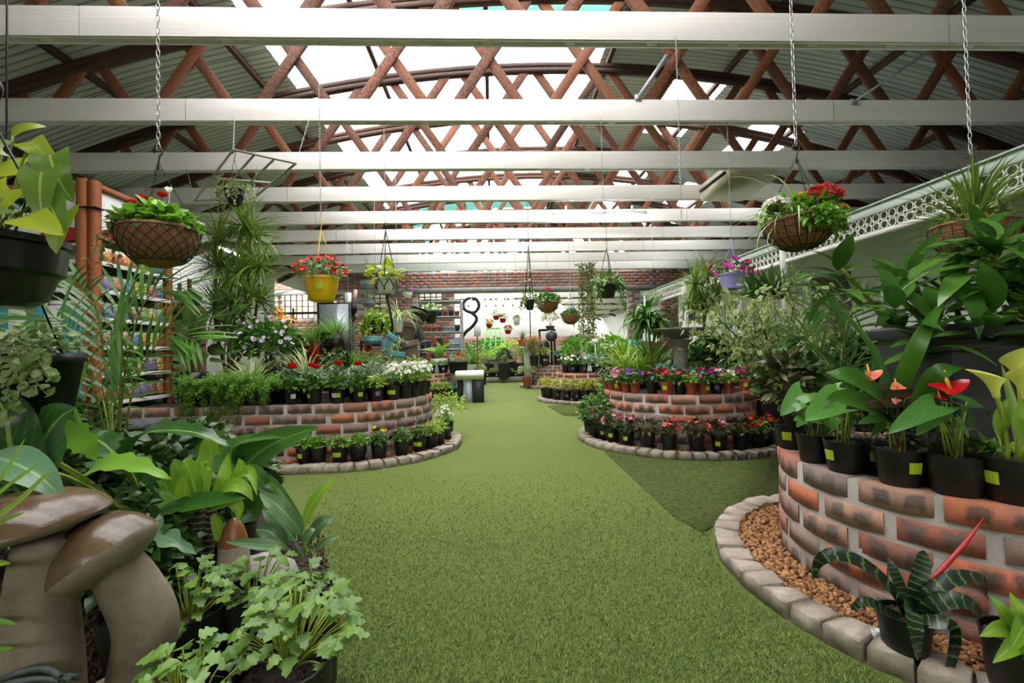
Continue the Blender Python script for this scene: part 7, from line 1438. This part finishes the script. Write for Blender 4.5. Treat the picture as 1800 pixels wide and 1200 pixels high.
for i, (px, y, k, s, nm) in enumerate([(832, 15.6, 'palmy', 2.2, 'tall feathery green shrub in a white pot'), (858, 15.4, 'limebush', 1.6, 'lime shrub'), (880, 16.0, 'limebush', 2.0, 'lime shrub'), (905, 15.5, 'olivebush', 2.2, 'olive shrub'), (922, 16.2, 'palmy', 2.0, 'grassy shrub'), (886, 14.9, 'darkbush', 1.5, 'dark glossy upright shrub'), (845, 17.5, 'midbush', 2.8, 'broad green shrub'), (900, 18, 'limebush', 3.0, 'yellow-green shrub'), (935, 17, 'midbush', 2.6, 'mid green shrub'), (870, 19.5, 'midbush', 3.2, 'large green shrub'), (960, 16, 'olivebush', 2.5, 'olive shrub'), (815, 16.5, 'midbush', 2.4, 'green shrub')]):
    q = W(px, 640, y); potted('potted_shrub', f'{nm} beyond the wall opening, {NB(i)} in that bed', 'potted plant', (q.x, y, .15), .22, .45, WHITEP if i == 0 else BLACK, 'n', [('blades' if k == 'palmy' else 'foliage', pick(k), 'stuff')], s=s * .8)
t = thing('low_kerb_bed', 'low grey stone-edged bed across the opening', 'planter', (W(870, 660, 15).x, 15.2, 0)); part('edge', MB().box((0, 0, .09), (3.2, .5, .18)).mesh('edge', CONC, False), t)
for i in range(12):
    q = W(832 + 8.2 * i, 655, 15.05); potted('potted_seedlings', f'black pot of pale green seedlings, {NB(i)} from left in the low bed', 'potted plant', (q.x, 15.05, .18), .09, .14, BLACK, 'n', [('foliage', LIB['yellowish' if i % 3 else 'carpet'][i % 3], 'stuff')], 'w' if i % 2 else '', 0, 'seedling pots along the low bed', s=.75)
q = W(844, 655, 14.2); potted('potted_shrub', 'variegated shrub in a charcoal square pot before the low bed', 'potted plant', (q.x, 14.2, 0), .2, .38, GREYP, square=True, plant=[('foliage', LIB['varbush'][0], 'stuff')], s=.9)
q = W(873, 655, 14.9); t = thing('stone_bench', 'grey stone block bench in the far bed', 'bench', (W(868, 640, 15.8).x, 15.8, 0)); bx(t, 'slab', unit_box(CONC), (0, 0, .75), (.5, .4, .06)); bx(t, 'block', unit_box(CONC), (0, 0, .36), (.42, .35, .72))
t = thing('plinth', 'pale stone plinth carrying terracotta bowls beside the far right planter', 'plinth', (W(926, 640, 12.9).x, 12.9, 0)); zt = W(926, 609, 12.9).z
bx(t, 'slab', unit_box(PALEG), (0, 0, zt - .03), (.34, .34, .06)); bx(t, 'shaft', unit_box(PALEG), (.03, 0, zt / 2 - .03), (.2, .2, zt - .06))
for i, (px, py, r, k) in enumerate([(918, 609, .13, 'rushes'), (933, 608, .15, 'succ')]):
    q = W(px, py, 12.85); potted('potted_succulent', ['spiky grass in a terracotta bowl on the pale plinth', 'pale domed cactus in a terracotta bowl on the pale plinth'][i], 'potted plant', (q.x, 12.85 - .06 * i, zt), r, .2, TERRAL, 't', [('blades' if i == 0 else 'foliage', LIB[k][0], 'stuff')] if i == 0 else [('cactus_dome', MB().lathe([(.15, 0), (.17, .06), (.13, .13), (.07, .17), (.001, .18)], 24, lobes=lambda a: 1 + .06 * np.cos(a * 14)).mesh('cactus_dome', plain('pale_cactus', 'c9ccab', .8, 0, .25, 50)), None)], s=1)
t = thing('stone_sphere', 'polished dark stone sphere behind the far right planter', 'ornament', W(969, 590, 12.8)); part('sphere', MB().lathe([(.001, -.17), (.085, -.147), (.147, -.085), (.17, 0), (.147, .085), (.085, .147), (.001, .17)], 24).mesh('sphere', m_stone('dark_polished', '2e3236', '4a5056', '7d858a', 4, .2, .001)), t); part('stand', MB().lathe([(.03, -t.location.z + ZE), (.025, -.16)], 12).mesh('stand', DARKM), t)
t = thing('stone_sphere', 'second darker sphere, lower, behind the far right planter', 'ornament', W(957, 607, 12.95)); part('sphere', MB().lathe([(.001, -.15), (.075, -.13), (.13, -.075), (.15, 0), (.13, .075), (.075, .13), (.001, .15)], 24).mesh('sphere', GREYP), t); part('stand', MB().lathe([(.03, -t.location.z + ZE), (.025, -.14)], 12).mesh('stand', DARKM), t)
q = W(961, 580, 13.6); t = thing('bonsai_table', 'dark table with a small bonsai tray beside the wall opening', 'table', (q.x, 13.6, 0)); zt = q.z; bx(t, 'table_top', UBDM, (0, 0, zt), (.5, .3, .05)); 
for x in (-.22, .22): bx(t, 'leg', UBDM, (x, 0, zt / 2), (.04, .2, zt))
q = W(967, 570, 13.6); potted('potted_bonsai', 'reddish bonsai in a dark tray on the table by the opening', 'potted plant', (q.x, 13.6, zt + .025), .14, .1, BRP, 'r', [('foliage', LIB['olivebush'][0], 'stuff')], s=1.2)
# climbing plant on tall trellis in white urn
q = W(1035, 610, 10.7); t = thing('trellis_climber', 'tall climber on a slim trellis in a white urn, right of the hanging coir baskets', 'plant', (q.x, 10.7, 0)); zr = W(1035, 600, 10.7).z
part('pot', MB().lathe([(.001, 0), (.16, 0), (.15, .3), (.19, zr - .08), (.23, zr - .04), (.23, zr), (.2, zr), (.15, zr - .2)], 22).mesh('pot', WHITEP), t); part('soil', soilmesh(.18), t, (0, 0, zr - .04)); m = MB(); zt = W(1035, 465, 10.7).z
for x in (-.12, 0, .12): m.tube([(x, 0, zr - .1), (x, 0, zt)], .008, 4)
for k in range(8): m.tube([(-.14, 0, zr + (zt - zr) * k / 7), (.14, 0, zr + (zt - zr) * k / 7)], .006, 4)
part('trellis', m.mesh('trellis', TIMBER), t); m = MB(); g = np.random.default_rng(31); n = 2200; zz = g.uniform(zr, zt + .05, n); PP = np.stack([g.choice((-.14, .12, .02), n) + g.normal(0, .05, n), g.normal(0, .05, n), zz], -1); m.scatter(SL['ovate'], PP, g.normal(0, 1, PP.shape), ups(n, g, .6), g.uniform(.04, .075, n)); part('foliage', m.mesh('foliage', L_olive), t, kind='stuff')
t = thing('name_board', 'small white plant name board on a stake in the middle right planter', 'sign', W(1046, 600, 8.8)); part('board', MB().box((0, 0, 0), (.13, .01, .1)).mesh('board', WHITEP, False), t); part('stake', MB().box((0, 0, -.25), (.02, .01, .45)).mesh('stake', WHITEP, False), t)
# things by the back wall on the right
GRT = plain('green_tarp', '2fae4a', .5, 0, .2, 8); TLB = plain('teal_bag', '2aa3a8', .45, 0, .15, 10)
for i, (px, py, mt, r, h, nm) in enumerate([(1101, 618, GRT, .3, .22, 'bright green folded sack'), (1113, 612, TLB, .17, .42, 'teal sack, left of the pair'), (1127, 612, TLB, .17, .42, 'teal sack, right of the pair')]):
    q = W(px, py, 11.8); t = thing('sack', f'{nm} behind the bonsai-shaped tree on the right', 'sack', (q.x, 11.8 + .05 * i, q.z - .2)); part('sack_body', MB().lathe([(.001, 0), (r * .8, 0), (r, h * .4), (r * .9, h * .85), (r * .5, h), (.001, h * .97)], 16, lobes=lambda a: 1 + .06 * np.sin(a * 4 + i)).mesh('sack_body', mt), t); part('stand', MB().box((0, 0, -t.location.z / 2), (.3, .3, t.location.z)).mesh('stand', TIMBER_D, False), t)
t = thing('reed_screen', 'brown reed screen leaning behind the birdbath', 'screen', (W(1168, 640, 11.0).x, 11.0, 0)); zt = W(1168, 600, 11).z; m = MB()
for k in range(60): m.tube([(-.6 + .02 * k, 0, 0), (-.6 + .02 * k, .05, zt + rnd.uniform(-.03, .03))], .011, 4)
part('reed', m.mesh('reed', TIMBER), t, kind='stuff'); bx(t, 'rail', UBD, (0, .05, zt * .7), (1.25, .03, .05))
q = W(1252, 655, 5.4); t = potted('trough_planter', 'low grey rectangular trough of leafy plants on the birdbath planter', 'planter', (W(1252, 640, 5.3).x, 5.3, ZBP), .2, .15, plain('slate_grey_plastic', '70747a', .5), square=True, plant=[('foliage', LIB['midbush'][1], 'stuff'), ('foliage', LIB['darkbush'][1], 'stuff')], s=1.0)
for i, (px, py, y, k, s, z, nm) in enumerate([(1100, 640, 5.4, 'grass', 1.2, ZBP, 'light green arching grass at the left of the birdbath planter'), (1125, 645, 5.3, 'grass', 1.0, ZBP, 'second light green arching grass in the birdbath planter'), (1145, 640, 5.5, 'sword', 1.3, ZBP, 'upright paddle-leaved plant beside the birdbath pedestal'), (1165, 650, 5.0, 'succ', 1.6, ZBP, 'blue-green leafy plant at the foot of the birdbath'), (1215, 650, 5.2, 'midbush', .9, ZBP, 'leafy bush right of the birdbath pedestal'), (1230, 640, 5.5, 'limebush', .9, ZBP, 'yellow-green bush behind the birdbath'), (1270, 640, 5.45, 'darkbush', 1.0, ZBP, 'dark bush at the right of the birdbath planter'), (1200, 650, 4.75, 'succ', 1.3, ZBP, 'blue-green rosette before the birdbath pedestal'), (1085, 700, 6.3, 'midbush', 1.1, .04, 'rounded green bush on the floor between the right planters'), (1030, 735, 5.2, 'midbush', .85, .04, 'rounded light green bush at the left edge of the birdbath planter kerb')]):
    q = W(px, py, y) if i != 9 else onring(1044, CB, .95).to_3d(); potted('potted_plant', nm, 'potted plant', (q.x, q.y, z), .085, .13, BLACK, 'n', [('blades' if k in ('grass', 'sword') else 'foliage', pick(k), 'stuff')], s=s)
# big black tubs with red geraniums to the right of the birdbath planter
for i, (px, py, y, r) in enumerate([(1352, 665, 4.6, .24), (1300, 655, 6.2, .2)]):
    q = W(px, py, y); t = potted('potted_geranium', f'{"large black tub of red geraniums behind the fig tree" if i == 0 else "black tub of leafy plants before the white railing"}', 'potted plant', (q.x, y, 0), r, q.z, BLACK, 'n', [('foliage', LIB['midbush'][2], 'stuff'), ('flower_head', blooms(1, P_red, 8 if i == 0 else 2, (.2, .2, .2), .06, .1, seed=160 + i, low=.2)[0], None)], s=.9)
for i, (px, y, k, s) in enumerate([(1262, 8.2, 'midbush', 1.3), (1420, 4.6, 'darkbush', 1.7), (1450, 3.9, 'midbush', 1.6), (1500, 3.6, 'darkbush', 1.6), (1400, 5.4, 'midbush', 1.7), (1475, 4.6, 'varbush', 1.9), (1210, 8.4, 'midbush', 1.5), (1180, 7.4, 'limebush', 1.3)]):
    q = W(px, 640, y); potted('potted_shrub', f'{["green", "dark", "green", "dark", "green", "cream-edged", "green", "lime"][i]} shrub in a black tub before the white verandah, {NB(i)} of the row', 'potted plant', (q.x, y, 0), .18, .4, BLACK, 'n', [('foliage', pick(k), 'stuff')], '', 0, 'shrubs before the verandah', s=s)
# ------------------------------------------------------------------ white verandah on the right
XV = 4.2; vd = thing('verandah', 'white painted verandah with lace fretwork, posts and railing along the right side', 'verandah', (XV, 0, 0)); UBM = unit_box(MINT)
bx(vd, 'fascia_board', UBM, (0, 6, 2.46), (.05, 12.6, .09)); bx(vd, 'lower_rail', UBW, (0, 6, 2.2), (.05, 12.6, .05))
fr = []
m = MB(); a = np.linspace(0, 2 * math.pi, 11)
for k in range(126):
    y = -.25 + .1 * k
    for z, r in ((2.37, .042), (2.27, .042)): m.tube(np.stack([0 * a, y + r * np.cos(a), z + r * np.sin(a)], -1), .008, 4, 0, False)
    m.tube(np.stack([0 * a, y + .05 + .022 * np.cos(a), 2.32 + .022 * np.sin(a)], -1), .007, 4, 0, False)
part('fretwork', m.mesh('fretwork', WHITE), vd, kind='stuff')
for y in (6.32, 7.5, 9.7, 12.2): part('post', MB().lathe([(.001, 0), (.06, 0), (.06, .1), (.045, .14), (.045, 2.1), (.06, 2.14), (.06, 2.44), (.001, 2.44)], 14).mesh('post', WHITE), vd, (0, y, 0))
for y0, y1 in ((6.32, 7.5), (7.5, 9.7)):
    for z in (.25, 1.15): bx(vd, 'railing', UBW, (0, (y0 + y1) / 2, z), (.05, y1 - y0, .05))
    n = int((y1 - y0) / .11)
    for k in range(1, n): bx(vd, 'baluster', UBW, (0, y0 + (y1 - y0) * k / n, .7), (.03, .035, .9))
part('roof_sheet', MB().add([(-.06, -.3, 2.52), (-.06, 12.4, 2.52), (1.7, 12.4, 3.0), (1.7, -.3, 3.0), (-.06, -.3, 2.5), (-.06, 12.4, 2.5), (1.7, 12.4, 2.98), (1.7, -.3, 2.98)], [(3, 2, 1, 0), (4, 5, 6, 7), (0, 1, 5, 4), (2, 3, 7, 6), (1, 2, 6, 5), (3, 0, 4, 7)]).mesh('roof_sheet', MINT, False), vd)
bx(vd, 'back_board', unit_box(WALLW), (1.7, 6, 1.5), (.08, 12.6, 3.0)); bx(vd, 'doorway', unit_box(plain('door_brown', '5f5648', .6)), (1.65, 7.6, 1.1), (.03, .9, 2.2)); bx(vd, 'doorway', unit_box(plain('door_brown', '5f5648', .6)), (1.65, 4.2, 1.2), (.03, 1.2, 1.2))
# garden art and fabrics on the verandah
BAT = plain('turquoise_metal', '2a9fc0', .4, 0, .2, 14)
for i, (px, py, y, s) in enumerate([(1291, 570, 7.2, .11), (1274, 533, 7.3, .06), (1293, 531, 7.3, .06)]):
    q = W(px, py, y); t = thing('flower_ornament', f'turquoise metal flower ornament by the railing, {["lowest and largest", "upper left", "upper right"][i]}', 'ornament', q); T = flower(6, s * 1.2, .2, .7, 3); part('petals', MB().add(T[0] * np.array((1, -1, 1)), T[1][0], 0, T[2]).mesh('petals', BAT), t); part('stake', MB().tube([(0, .01, 0), (0, .01, -q.z)], .008, 5).mesh('stake', DARKM), t)
q = W(1215, 548, 9.2); t = thing('fabric_bunting', 'purple and orange cloth hung behind the tall dragon tree', 'cloth', q); m = MB()
part('cloth', MB().box((0, 0, -.06), (.36, .02, .24)).mesh('cloth', plain('purple_cloth', '6a4a8c', .8, 0, .2, 12), False), t); part('cloth', MB().box((.03, -.01, .11), (.26, .02, .12)).mesh('cloth', plain('orange_cloth', 'd8952c', .8, 0, .2, 12), False), t, label='orange upper cloth'); part('pole', MB().tube([(0, .02, -q.z), (0, .02, .2)], .014, 6).mesh('pole', WHITE), t)
for i, (px, y) in enumerate([(1206, 9.0), (1312, 6.9)]): q = W(px, 540 if i == 0 else 560, y); t = thing('white_post', f'slim white post {"left of the tall dragon tree" if i == 0 else "at the end of the white railing"}', 'post', (q.x, y, 0)); part('shaft', MB().lathe([(.001, 0), (.045, 0), (.04, q.z - .05), (.05, q.z), (.001, q.z + .03)], 12).mesh('shaft', WHITE), t)
